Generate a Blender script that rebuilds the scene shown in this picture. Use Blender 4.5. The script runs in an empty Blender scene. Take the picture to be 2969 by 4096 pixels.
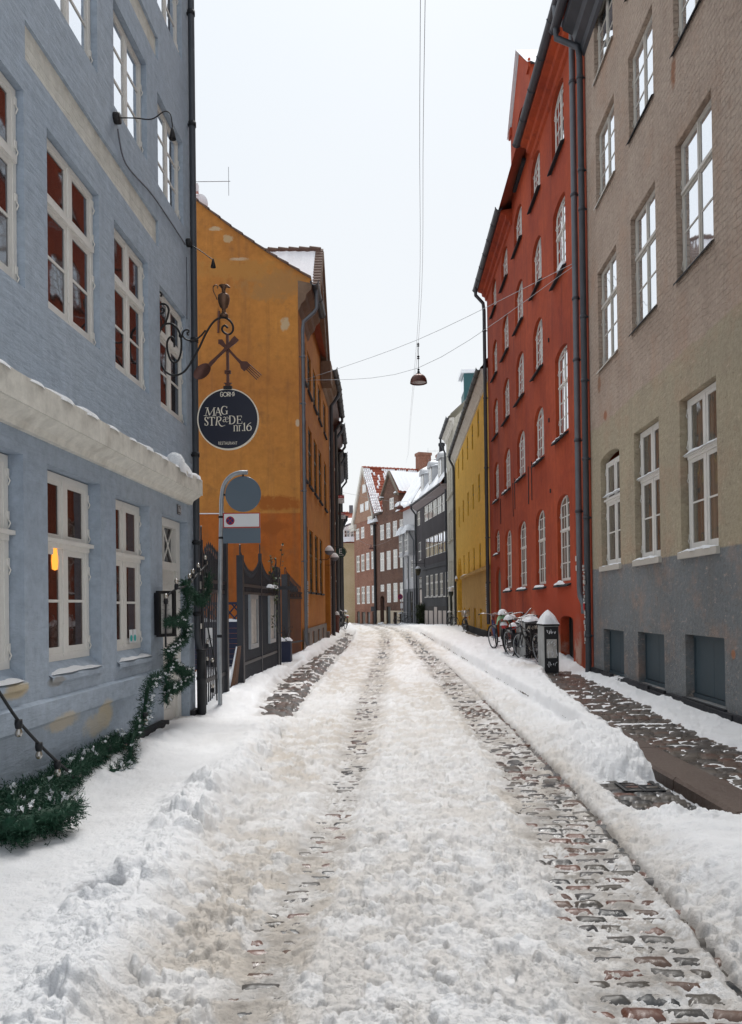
import bpy, math, random
import numpy as np
from mathutils import Vector, Matrix
random.seed(7)
rad = math.radians
S = bpy.context.scene
COL = S.collection

# ------------------------------------------------------------------ mesh builder
class MB:
    def __init__(s): s.v = []; s.f = []; s.sm = []
    def add(s, vs, fs, smooth=False):
        o = len(s.v); s.v += [tuple(v) for v in vs]
        for f in fs: s.f.append(tuple(i + o for i in f)); s.sm.append(smooth)
        return s
    def box(s, x0, x1, y0, y1, z0, z1):
        v = [(x0,y0,z0),(x1,y0,z0),(x1,y1,z0),(x0,y1,z0),(x0,y0,z1),(x1,y0,z1),(x1,y1,z1),(x0,y1,z1)]
        return s.add(v, [(0,3,2,1),(4,5,6,7),(0,1,5,4),(1,2,6,5),(2,3,7,6),(3,0,4,7)])
    def quad(s, a, b, c, d): return s.add([a,b,c,d], [(0,1,2,3)])
    def poly(s, pts): return s.add(pts, [tuple(range(len(pts)))])
    def tube(s, pts, r, n=8, cap=True, smooth=True):
        pts = [Vector(p) for p in pts]; m = len(pts)
        rs = r if isinstance(r, (list, tuple)) else [r]*m
        vs = []; prev = None
        for i, p in enumerate(pts):
            t = (pts[min(i+1,m-1)] - pts[max(i-1,0)])
            if t.length < 1e-9: t = Vector((0,0,1))
            t.normalize()
            if prev is None:
                a = Vector((0,0,1)) if abs(t.z) < .9 else Vector((1,0,0))
                nx = t.cross(a).normalized()
            else:
                nx = (prev - t*prev.dot(t))
                nx = nx.normalized() if nx.length > 1e-6 else t.orthogonal().normalized()
            prev = nx; ny = t.cross(nx)
            for k in range(n):
                an = 2*math.pi*k/n
                vs.append(p + nx*math.cos(an)*rs[i] + ny*math.sin(an)*rs[i])
        fs = []
        for i in range(m-1):
            for k in range(n):
                a = i*n+k; b = i*n+(k+1)%n
                fs.append((a, b, b+n, a+n))
        s.add(vs, fs, smooth)
        if cap:
            s.add(vs[:n][::-1], [tuple(range(n))]); s.add(vs[-n:], [tuple(range(n))])
        return s
    def lathe(s, prof, n=20, c=(0,0,0), smooth=True, axis='z'):
        vs = []
        for r, z in prof:
            for k in range(n):
                a = 2*math.pi*k/n
                p = (r*math.cos(a), r*math.sin(a), z) if axis == 'z' else ((r*math.cos(a), z, r*math.sin(a)) if axis == 'y' else (z, r*math.cos(a), r*math.sin(a)))
                vs.append((p[0]+c[0], p[1]+c[1], p[2]+c[2]))
        fs = []
        for i in range(len(prof)-1):
            for k in range(n):
                a = i*n+k; b = i*n+(k+1)%n
                fs.append((a,b,b+n,a+n))
        s.add(vs, fs, smooth)
        return s
    def prism(s, pts, off):
        n = len(pts); q = [tuple(p[i]+off[i] for i in range(3)) for p in pts]
        return s.add(list(pts)+q, [tuple(range(n)), tuple(range(2*n-1, n-1, -1))] + [(i, i+n, (i+1)%n+n, (i+1)%n) for i in range(n)])
    def sheet(s, fn, nu, nv, smooth=True):
        vs = [fn(i/nu, j/nv) for j in range(nv+1) for i in range(nu+1)]
        fs = [(j*(nu+1)+i, j*(nu+1)+i+1, (j+1)*(nu+1)+i+1, (j+1)*(nu+1)+i) for j in range(nv) for i in range(nu)]
        return s.add(vs, fs, smooth)
    def each(s, name, mat, parent, n):
        """split into equal consecutive pieces, one object per piece"""
        k = len(s.v)//n; kf = len(s.f)//n; out = []
        for i in range(n):
            m = MB(); m.v = s.v[i*k:(i+1)*k]; m.f = [tuple(a-i*k for a in f) for f in s.f[i*kf:(i+1)*kf]]; m.sm = s.sm[i*kf:(i+1)*kf]; out.append(m.build(name, mat, parent))
        return out
    def build(s, name, mat, parent=None, fix=True):
        me = bpy.data.meshes.new(name)
        me.from_pydata(s.v, [], s.f)
        me.polygons.foreach_set('use_smooth', s.sm)
        me.materials.append(mat)
        me.update()
        o = bpy.data.objects.new(name, me); COL.objects.link(o)
        if parent is not None: o.parent = parent
        return o

def tag(o, label=None, cat=None, group=None, kind=None):
    if label: o['label'] = label
    if cat: o['category'] = cat
    if group: o['group'] = group
    if kind: o['kind'] = kind
    return o
def thing(name, label, cat, loc=(0,0,0), rz=0, group=None):
    o = bpy.data.objects.new(name, None); COL.objects.link(o)
    o.empty_display_size = .2
    o.location = loc; o.rotation_euler = (0,0,rz)
    return tag(o, label, cat, group)

# ------------------------------------------------------------------ materials
class G:
    def __init__(s, name):
        s.m = bpy.data.materials.new(name); s.m.use_nodes = True
        s.t = s.m.node_tree; s.t.nodes.clear()
        s.out = s.t.nodes.new('ShaderNodeOutputMaterial')
    def n(s, ty, ins=None, **props):
        nd = s.t.nodes.new('ShaderNode'+ty)
        for k, v in props.items(): setattr(nd, k, v)
        for k, v in (ins or {}).items(): s.set(nd, k, v)
        return nd
    def set(s, nd, k, v):
        if isinstance(v, bpy.types.NodeSocket): s.t.links.new(v, nd.inputs[k])
        else:
            if isinstance(v, tuple) and len(v) == 3 and nd.inputs[k].type == 'RGBA': v = v + (1,)
            nd.inputs[k].default_value = v
    def obj(s): return s.n('TexCoord').outputs['Object']
    def math(s, op, a, b=0.0, clamp=False):
        nd = s.n('Math', {0: a, 1: b}, operation=op); nd.use_clamp = clamp; return nd.outputs[0]
    def noise(s, vec, scale, detail=4, rough=.55, dist=0):
        return s.n('TexNoise', {'Vector': vec, 'Scale': scale, 'Detail': detail, 'Roughness': rough, 'Distortion': dist}).outputs['Fac']
    def scale(s, vec, sc): return s.n('Mapping', {'Vector': vec, 'Scale': sc}).outputs[0]
    def ramp(s, f, a, b):
        return s.n('MapRange', {'Value': f, 'From Min': a, 'From Max': b, 'To Min': 0., 'To Max': 1.}, clamp=True).outputs[0]
    def mix(s, f, a, b, mode='MIX'):
        nd = s.n('Mix', data_type='RGBA', blend_type=mode)
        for i, v in ((0, f), (6, a), (7, b)): s.set(nd, i, v)
        return nd.outputs[2]
    def bump(s, h, strength, dist=.02, normal=None):
        ins = {'Height': h, 'Strength': strength, 'Distance': dist}
        if normal is not None: ins['Normal'] = normal
        return s.n('Bump', ins).outputs[0]
    def pri(s, **k):
        p = s.n('BsdfPrincipled', {kk.replace('_', ' '): v for kk, v in k.items()})
        s.t.links.new(p.outputs[0], s.out.inputs[0]); return p
    def spot(s, vec, u, z, ru, rz, nz, k=.8, edge=.45):
        """soft-noised elliptical patch on a wall (object x = along wall, z = up)"""
        sp = s.n('SeparateXYZ', {0: vec})
        dx = s.math('DIVIDE', s.math('SUBTRACT', sp.outputs[0], u), ru)
        dz = s.math('DIVIDE', s.math('SUBTRACT', sp.outputs[2], z), rz)
        d = s.math('ADD', s.math('MULTIPLY', dx, dx), s.math('MULTIPLY', dz, dz))
        d = s.math('ADD', d, s.math('MULTIPLY', s.math('SUBTRACT', nz, .5), k*4))
        return s.ramp(d, 1+edge, 1-edge)

def simple(name, col, rough=.6, metal=0, var=.15, scale=6, bump=.0, bscale=40, spec=.4):
    g = G(name); v = g.obj()
    f = g.noise(v, scale, 5)
    c = g.mix(f, tuple(x*(1-var) for x in col), tuple(min(1, x*(1+var)) for x in col))
    k = dict(Base_Color=c, Roughness=rough, Metallic=metal, Specular_IOR_Level=spec)
    if bump: k['Normal'] = g.bump(g.noise(v, bscale, 3), bump, .01)
    g.pri(**k); return g.m

def brickvec(g, v):
    sp = g.n('SeparateXYZ', {0: v})
    return g.n('CombineXYZ', {0: g.math('ADD', sp.outputs[0], sp.outputs[1]), 1: sp.outputs[2], 2: 0.}).outputs[0], sp

def plaster(name, c1, c2, stain=None, stain_amt=.35, streak=.25, brick=.0, rough=.85, bump=.35, s1=.6, fine=9, spots=(), zones=(), aniso=(1,1,1), bscale=None, brickrows=.075, pits=0., brick_from=None):
    """limewashed wall: two tones in big clouds, vertical run marks, fine mottling, patches with their own shape"""
    g = G(name); v = g.obj()
    bv, sp = brickvec(g, v)
    n1 = g.noise(v, s1, 6, .62)
    c = g.mix(g.ramp(n1, .36, .66), c1, c2)
    zn = g.noise(v, 1.3, 7, .7)
    for z, soft, col, col2 in zones:          # below height z the wall is painted another colour
        h = g.math('ADD', sp.outputs[2], g.math('MULTIPLY', g.math('SUBTRACT', zn, .5), soft*6))
        f = g.ramp(h, z+.012+soft*.2, z-.012-soft*.2)
        c = g.mix(f, c, g.mix(g.ramp(n1, .35, .65), col, col2))
    st = g.noise(g.scale(v, (3.2, 3.2, .22)), 1.0, 6, .65)
    if stain:
        c = g.mix(g.math('MULTIPLY', g.ramp(st, .52, .74), streak), c, stain)
        n3 = g.noise(v, 1.7, 8, .7)
        c = g.mix(g.math('MULTIPLY', g.ramp(n3, .55, .75), stain_amt), c, stain)
    n2 = g.noise(v, fine, 6, .7)
    c = g.mix(.75, c, g.mix(g.ramp(n2, .3, .7), (.72,.72,.72), (1.12,1.12,1.12)), 'MULTIPLY')
    if pits:
        pt = g.noise(g.scale(v, (1,1,1.9)), 7, 8, .85); c = g.mix(g.math('MULTIPLY', g.ramp(pt, .56, .66), pits), c, tuple(x*.35 for x in c1)); c = g.mix(g.math('MULTIPLY', g.ramp(pt, .44, .36), pits*.8), c, tuple(min(.8, x*1.55) for x in c1))
        c = g.mix(g.math('MULTIPLY', g.ramp(g.noise(v, 1.1, 6, .7), .5, .7), .5), c, (c1[0]*1.05, c1[1]*.84, c1[2]*.72))
    pn = g.noise(v, 3.2, 8, .72)
    for (u, z, ru, rz, col, k) in spots:
        c = g.mix(g.math('MULTIPLY', g.spot(v, u, z, ru, rz, pn, k*1.5), .85), c, col)
    av = g.scale(v, aniso)
    h = g.math('ADD', g.math('MULTIPLY', g.noise(av, bscale or 14, 8, .66), 1.0), g.math('MULTIPLY', g.noise(v, 2.2, 4), .8))
    nrm = g.bump(h, bump, .03)
    if brick:
        b = g.n('TexBrick', {'Vector': g.n('VectorMath', {0: bv, 1: g.n('VectorMath', {0: g.n('TexNoise', {'Vector': v, 'Scale': 5.}).outputs['Color'], 1: (.12,.10,.0)}, operation='MULTIPLY').outputs[0]}, operation='ADD').outputs[0],
             'Scale': 1., 'Mortar Size': .012, 'Mortar Smooth': .6, 'Brick Width': .25, 'Row Height': brickrows*1.1, 'Bias': 0.})
        bs = brick
        if brick_from: bs = g.math('MULTIPLY', g.ramp(g.math('ADD', sp.outputs[2], g.math('MULTIPLY', zn, 1.2)), brick_from-.3, brick_from+1.0), brick)
        nrm = g.bump(g.math('SUBTRACT', 1., b.outputs['Fac']), bs, .015, nrm)
        if brick_from: c = g.mix(g.math('MULTIPLY', g.math('MULTIPLY', b.outputs['Fac'], bs), g.math('MULTIPLY', g.ramp(g.noise(v, 5, 5, .7), .42, .62), .6)), c, tuple(x*.5 for x in c1))
    g.pri(Base_Color=c, Roughness=rough, Normal=nrm, Specular_IOR_Level=.25)
    return g.m

def brickwall(name, a, b, mortar, dirt, spots=(), pale=None):
    g = G(name); v = g.obj(); bv, sp = brickvec(g, v)
    t = g.n('TexBrick', {'Vector': bv, 'Color1': a, 'Color2': b, 'Mortar': mortar, 'Scale': 1., 'Mortar Size': .014, 'Brick Width': .25, 'Row Height': .082, 'Bias': .1})
    c = t.outputs['Color']
    c = g.mix(g.math('MULTIPLY', g.ramp(g.noise(v, .5, 7, .7), .42, .68), .7), c, dirt)
    n2 = g.noise(v, 4.5, 6, .75)
    c = g.mix(.8, c, g.mix(g.ramp(n2, .3, .7), (.62,.6,.58), (1.25,1.2,1.18)), 'MULTIPLY')
    if pale: c = g.mix(g.math('MULTIPLY', g.ramp(g.noise(v, 2.6, 7, .8), .6, .7), .55), c, pale)
    pn = g.noise(v, 3., 7, .7)
    for (u, z, ru, rz, col, k) in spots: c = g.mix(g.spot(v, u, z, ru, rz, pn, k), c, col)
    nrm = g.bump(g.math('ADD', g.math('SUBTRACT', 1., t.outputs['Fac']), g.noise(v, 20, 5)), .6, .012)
    g.pri(Base_Color=c, Roughness=.88, Normal=nrm, Specular_IOR_Level=.2)
    return g.m

def paint(name, col, wear, amt=.5, rough=.45):
    """old oil paint on wood: flaked along the grain"""
    g = G(name); v = g.obj()
    n = g.noise(g.scale(v, (9, 9, 3)), 3., 8, .75)
    m = g.noise(v, 1.4, 3)
    f = g.ramp(g.math('ADD', n, g.math('MULTIPLY', m, .25)), .78, .86)
    c = g.mix(g.math('MULTIPLY', f, amt), col, wear)
    c = g.mix(g.math('MULTIPLY', g.ramp(g.noise(v, 12, 6, .7), .45, .8), .35), c, tuple(x*.72 for x in col))
    g.pri(Base_Color=c, Roughness=rough, Normal=g.bump(n, .25, .006), Specular_IOR_Level=.35)
    return g.m

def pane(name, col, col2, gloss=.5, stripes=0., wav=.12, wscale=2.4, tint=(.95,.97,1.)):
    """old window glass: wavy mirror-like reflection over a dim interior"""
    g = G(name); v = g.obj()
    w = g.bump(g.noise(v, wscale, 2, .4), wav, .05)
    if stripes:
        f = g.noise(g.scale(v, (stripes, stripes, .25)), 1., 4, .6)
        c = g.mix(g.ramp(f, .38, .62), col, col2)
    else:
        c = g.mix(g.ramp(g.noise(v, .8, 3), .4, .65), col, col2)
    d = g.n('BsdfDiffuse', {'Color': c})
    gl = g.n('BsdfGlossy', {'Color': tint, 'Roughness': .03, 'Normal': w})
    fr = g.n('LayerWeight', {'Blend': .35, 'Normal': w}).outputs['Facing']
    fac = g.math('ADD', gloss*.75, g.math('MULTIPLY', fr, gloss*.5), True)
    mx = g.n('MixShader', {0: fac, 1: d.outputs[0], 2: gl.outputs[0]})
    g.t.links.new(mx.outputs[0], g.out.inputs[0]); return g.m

def snowmat(name, attr=False):
    g = G(name); v = g.obj()
    if attr: c = g.n('Attribute', attribute_name='tint').outputs['Color']
    else: c = g.mix(g.noise(v, 4, 4), (.80,.82,.85), (.90,.91,.93))
    h = g.math('ADD', g.noise(v, 85, 6, .75), g.math('MULTIPLY', g.noise(v, 22, 5, .7), 1.6))
    g.pri(Base_Color=c, Roughness=.75, Normal=g.bump(h, .85, .016), Specular_IOR_Level=.25)
    return g.m

M = {}
M['snow'] = snowmat('snow')
M['white'] = paint('white_window_paint', (.72,.70,.66), (.20,.16,.12), .75)
M['cream'] = paint('cream_paint', (.66,.62,.54), (.22,.17,.13), .6)
M['grimy'] = paint('grimy_paint', (.52,.49,.44), (.14,.11,.08), .85)
M['iron'] = simple('black_iron', (.018,.017,.018), .5, .3, .3, 8)
M['gatepaint'] = simple('dark_gate_paint', (.035,.035,.04), .45, .2, .35, 5)
M['bronze'] = simple('weathered_copper', (.13,.075,.05), .45, .75, .45, 12, .2, 30)
M['copper'] = simple('brown_copper', (.10,.045,.035), .42, .5, .35, 6)
M['zinc'] = simple('zinc', (.13,.14,.155), .5, .3, .25, 5)
M['dullroof'] = simple('mossy_tile', (.13,.085,.065), .85, 0, .5, 5, .4, 20)
M['darkzinc'] = simple('dark_zinc', (.06,.065,.075), .5, .3, .3, 4)
M['galv'] = simple('galvanised_steel', (.33,.35,.37), .42, .6, .22, 14)
M['castiron'] = simple('tarred_iron', (.012,.013,.016), .55, .1, .3, 8)
M['signback'] = simple('grey_sign_back', (.12,.16,.20), .45, .15, .06, 3)
M['navy'] = simple('navy_enamel', (.006,.008,.022), .3, 0, .1, 4)
M['ivory'] = simple('ivory_lettering', (.72,.66,.55), .5, 0, .05)
M['signwhite'] = simple('sign_white', (.75,.76,.78), .4, 0, .04)
M['signred'] = simple('sign_red', (.42,.02,.025), .4, 0, .08)
M['signblue'] = simple('sign_blue', (.02,.035,.16), .4, 0, .08)
M['green'] = simple('dark_green_sign', (.012,.045,.032), .4, 0, .1)
M['plate'] = simple('enamel_black', (.02,.02,.03), .35, 0, .1)
M['tarplinth'] = plaster('tarred_plinth', (.022,.023,.027), (.04,.042,.048), (.12,.11,.10), .25, .2, bump=.6)
M['stone'] = plaster('granite', (.18,.16,.145), (.26,.235,.215), (.08,.07,.06), .4, .2, bump=.5, fine=30)
M['cabinet'] = plaster('grimy_cabinet', (.32,.33,.33), (.44,.45,.44), (.10,.10,.09), .5, .5, bump=.1)
M['blackcab'] = simple('black_cabinet', (.02,.02,.022), .5, 0, .4, 9)
M['redroof'] = simple('red_tile', (.30,.075,.04), .8, 0, .35, 5, .5, 20)
M['wood'] = simple('brown_board', (.12,.06,.035), .7, 0, .4, 9, .3, 30)
M['bluewood'] = simple('navy_board', (.012,.017,.045), .6, 0, .25, 5)
M['fir'] = simple('fir_needles', (.010,.052,.027), .65, 0, .55, 18)
M['leaf'] = simple('creeper_leaf', (.035,.05,.015), .6, 0, .5, 14)
M['twig'] = simple('twig', (.035,.025,.02), .8, 0, .3)
M['bulb'] = pane('bulb_glass', (.26,.21,.14), (.16,.13,.09), .35)
M['wire'] = simple('grey_cable', (.36,.375,.39), .6, 0, .1)
M['rubber'] = simple('tyre_rubber', (.015,.015,.016), .75, 0, .2)
M['chrome'] = simple('scratched_chrome', (.5,.5,.5), .3, .9, .2)
M['paper'] = plaster('weathered_paper', (.46,.44,.41), (.62,.60,.57), (.16,.15,.14), .5, .3, bump=.1, s1=4)
M['hydrant'] = simple('rusty_red_iron', (.14,.055,.045), .7, .1, .45, 7, .4)
M['moss'] = simple('mossy_stone', (.07,.06,.035), .9, 0, .5, 9, .8)
M['saddle'] = simple('saddle_vinyl', (.02,.02,.022), .5, 0, .2)
M['minty'] = simple('mint_bag', (.30,.50,.30), .6, 0, .2)
M['redlens'] = simple('red_lens', (.45,.02,.02), .25, 0, .1)
M['pinkplank'] = simple('pale_shutter', (.60,.52,.47), .7, 0, .12, 3)
M['teal'] = simple('teal_metal', (.03,.10,.11), .5, .1, .2)
M['barsdark'] = paint('dark_frame_paint', (.03,.04,.035), (.12,.10,.07), .5)
M['shutter'] = paint('slate_shutter', (.058,.085,.102), (.11,.12,.12), .5, .6)
M['cellar'] = simple('cellar_dark', (.012,.012,.014), .8, 0, .2)

M['p_brown'] = pane('pane_brown_curtain', (.085,.036,.024), (.030,.017,.013), .13, 8., .12)
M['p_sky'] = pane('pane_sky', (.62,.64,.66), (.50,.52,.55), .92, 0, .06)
M['p_dark'] = pane('pane_dark', (.055,.032,.026), (.02,.014,.013), .44, 0, .16, 1.3, (.52,.56,.60))
M['p_grey'] = pane('pane_grey_curtain', (.20,.175,.14), (.085,.078,.068), .26, 6., .1)
M['p_white'] = pane('pane_white_film', (.80,.82,.84), (.70,.72,.74), .9, 0, .05)
M['p_far'] = pane('pane_far', (.30,.29,.27), (.16,.155,.15), .35, 5., .1)
M['p_lit'] = pane('pane_pale', (.62,.60,.52), (.42,.41,.37), .3, 3., .1)

M['blue'] = plaster('blue_limewash', (.355,.42,.505), (.395,.455,.53), (.27,.31,.365), .35, .3, brick=.12, bump=.55, aniso=(.45,.45,2.0), bscale=8,
    spots=((4.20,.60,.17,.13,(.56,.48,.34),.5),(3.95,.53,.22,.10,(.50,.46,.38),.9),(3.3,.66,.28,.07,(.52,.46,.36),.9),(2.55,1.0,.20,.06,(.54,.44,.28),.5),(3.2,1.0,.12,.04,(.30,.29,.27),.7)))
M['cornice'] = plaster('cream_cornice', (.68,.655,.59), (.74,.715,.65), (.36,.32,.27), .2, .5, bump=.12)
M['band'] = plaster('cream_band', (.70,.68,.61), (.75,.73,.67), (.40,.36,.30), .3, .3, brick=.4, bump=.4)
M['orange'] = plaster('ochre_limewash', (.47,.195,.036), (.40,.150,.030), (.20,.095,.035), .55, .45, bump=.25, s1=.35, fine=4,
    spots=((-.1,0,.01,.01,(.3,.2,.1),.1),))
M['ogable'] = plaster('ochre_gable', (.50,.215,.048), (.38,.150,.038), (.19,.095,.042), .7, .6, bump=.25, s1=.32, fine=4,
    zones=((4.33,.0,(.38,.105,.022),(.44,.135,.024)),),
    spots=((3.55,12.83,.20,.06,(.47,.36,.23),1.9),(3.96,12.52,.13,.09,(.45,.33,.19),1.9),(4.25,11.9,.26,.05,(.50,.41,.30),1.4),
           (5.3,11.15,.9,.45,(.34,.175,.06),1.3),(4.1,11.6,1.2,.3,(.40,.19,.05),1.3),(5.6,9.95,.12,.18,(.45,.35,.22),.9),(5.95,7.0,.06,.1,(.46,.38,.28),.6),
           (5.3,4.62,.8,.2,(.29,.085,.016),.9),(5.2,3.9,.4,.2,(.29,.085,.018),1.),(3.63,10.15,.05,.32,(.22,.09,.03),.4)))
M['red'] = plaster('red_limewash', (.43,.075,.026), (.29,.044,.019), (.15,.030,.02), .5, .75, bump=.2, s1=.45, fine=5,
    spots=((13.75,.75,.32,.55,(.50,.36,.29),.5),(11.75,.45,.30,.42,(.44,.33,.27),.5),(8.75,1.15,.40,.22,(.50,.36,.30),.6),(3.2,.7,.25,.45,(.5,.38,.32),.6),(11.2,1.6,2.6,.6,(.40,.058,.024),.8),(13.5,1.6,1.5,.9,(.42,.062,.026),.7)))
M['yellow'] = plaster('yellow_limewash', (.78,.44,.055), (.84,.50,.08), (.44,.23,.04), .35, .5, bump=.3, s1=.5, fine=5, aniso=(1,1,.4))
M['yellowlow'] = plaster('tan_limewash', (.43,.25,.065), (.50,.30,.085), (.20,.115,.04), .4, .5, bump=.2, s1=.4, fine=4)
M['gray'] = plaster('bare_brown_render', (.42,.325,.258), (.50,.40,.325), (.21,.16,.125), .5, .3, pits=.9, brick=.8, brick_from=5.2, bump=1., s1=.8, fine=16, bscale=18,
    zones=((5.0,.055,(.44,.375,.265),(.385,.33,.24)),(2.24,.0,(.225,.240,.248),(.175,.188,.198))),
    spots=((6.6,9.3,.10,.45,(.26,.11,.05),.6),(6.15,9.9,.09,.35,(.28,.12,.05),.6),(1.1,5.1,.12,.09,(.32,.12,.06),.4),(.7,5.8,.12,.16,(.27,.13,.07),.7),(6.4,.95,.06,.06,(.42,.18,.09),.3),(8,8,.25,.9,(.3,.13,.06),.6),(4.8,9.0,.1,.2,(.28,.12,.06),.6)))
M['cream_w'] = plaster('pale_cream_wash', (.52,.49,.41), (.58,.55,.47), (.3,.28,.23), .3, .3, bump=.2)
M['darkgray'] = plaster('charcoal_wash', (.058,.052,.056), (.080,.072,.078), (.035,.03,.03), .4, .5, bump=.2, zones=((4.7,.0,(.085,.086,.092),(.105,.106,.112)),))
M['whitew'] = plaster('white_wash', (.50,.50,.51), (.57,.57,.58), (.35,.35,.34), .3, .3, bump=.15, zones=((2.95,.0,(.2,.2,.215),(.17,.17,.185)),))
M['palegable'] = plaster('grey_gable_wash', (.45,.46,.48), (.52,.53,.55), (.32,.32,.33), .3, .3, bump=.15)
M['brown'] = brickwall('brown_brick', (.17,.065,.042), (.11,.05,.037), (.25,.19,.15), (.07,.04,.032), pale=(.26,.17,.13))
M['redbrick'] = brickwall('red_brick', (.32,.105,.06), (.24,.085,.055), (.36,.28,.22), (.17,.075,.05), pale=(.46,.36,.30))
M['gablebrick'] = brickwall('tan_brick', (.40,.22,.14), (.34,.19,.125), (.42,.33,.26), (.28,.16,.11))
M['tanw'] = plaster('tan_wash', (.50,.42,.26), (.56,.48,.32), (.34,.28,.17), .35, .3, bump=.2)
M['leftbrick'] = brickwall('left_brick', (.20,.06,.04), (.13,.045,.035), (.22,.17,.13), (.09,.035,.028))
M['leftgrey'] = simple('left_grey_render', (.13,.13,.15), .8, 0, .25, 3)
M['leftblue'] = simple('left_blue_render', (.05,.075,.14), .8, 0, .3, 3)
# ------------------------------------------------------------------ building helpers (local frame: x along the wall, -y towards the street, z up)
def root_for(name, label, cat, p0, p1, group=None):
    d = Vector((p1[0]-p0[0], p1[1]-p0[1]))
    r = thing(name, label, cat, (p0[0], p0[1], 0), math.atan2(d.y, d.x), group)
    return r, d.length

def arc_pts(u0, u1, zs, rise, n=9):
    uc = (u0+u1)/2; hw = (u1-u0)/2
    if rise <= 0: return [(u0, zs), (u1, zs)]
    return [(uc-hw*math.cos(math.pi*i/n), zs+rise*math.sin(math.pi*i/n)) for i in range(n+1)]

def wall_with_holes(mb, x0, x1, z0, z1, holes):
    """holes: (u0,u1,zb,zt,rise,depth); zt is the crown of the opening"""
    us = sorted({x0, x1} | {h[i] for h in holes for i in (0, 1)}); zs = sorted({z0, z1} | {h[i] for h in holes for i in (2, 3)})
    us = [u for u in us if x0 <= u <= x1]; zs = [z for z in zs if z0 <= z <= z1]
    idx = {}
    for j, z in enumerate(zs):
        for i, u in enumerate(us): idx[i, j] = len(idx)
    vs = [(u, 0, z) for z in zs for u in us]; fs = []
    for j in range(len(zs)-1):
        for i in range(len(us)-1):
            cu = (us[i]+us[i+1])/2; cz = (zs[j]+zs[j+1])/2
            if any(h[0] < cu < h[1] and h[2] < cz < h[3] for h in holes): continue
            fs.append((idx[i,j], idx[i+1,j], idx[i+1,j+1], idx[i,j+1]))
    mb.add(vs, fs)
    for (u0, u1, zb, zt, rise, dep) in holes:
        top = arc_pts(u0, u1, zt-rise, rise)
        if rise > 0:
            for a, b in zip(top[:-1], top[1:]):
                mb.quad((a[0],0,a[1]), (b[0],0,b[1]), (b[0],0,zt), (a[0],0,zt))
        out = [(u0, zb)] + top + [(u1, zb)]
        for a, b in zip(out, out[1:]+out[:1]):
            mb.quad((a[0],0,a[1]), (a[0],dep,a[1]), (b[0],dep,b[1]), (b[0],0,b[1]))

def body(mb, x0, x1, z0, z1, D, sides=(1,1)):
    if sides[0]: mb.quad((x0,D,z0),(x0,0,z0),(x0,0,z1),(x0,D,z1))
    if sides[1]: mb.quad((x1,0,z0),(x1,D,z0),(x1,D,z1),(x1,0,z1))
    mb.quad((x1,D,z0),(x0,D,z0),(x0,D,z1),(x1,D,z1))
    mb.quad((x0,0,z1),(x1,0,z1),(x1,D,z1),(x0,D,z1))

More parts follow.
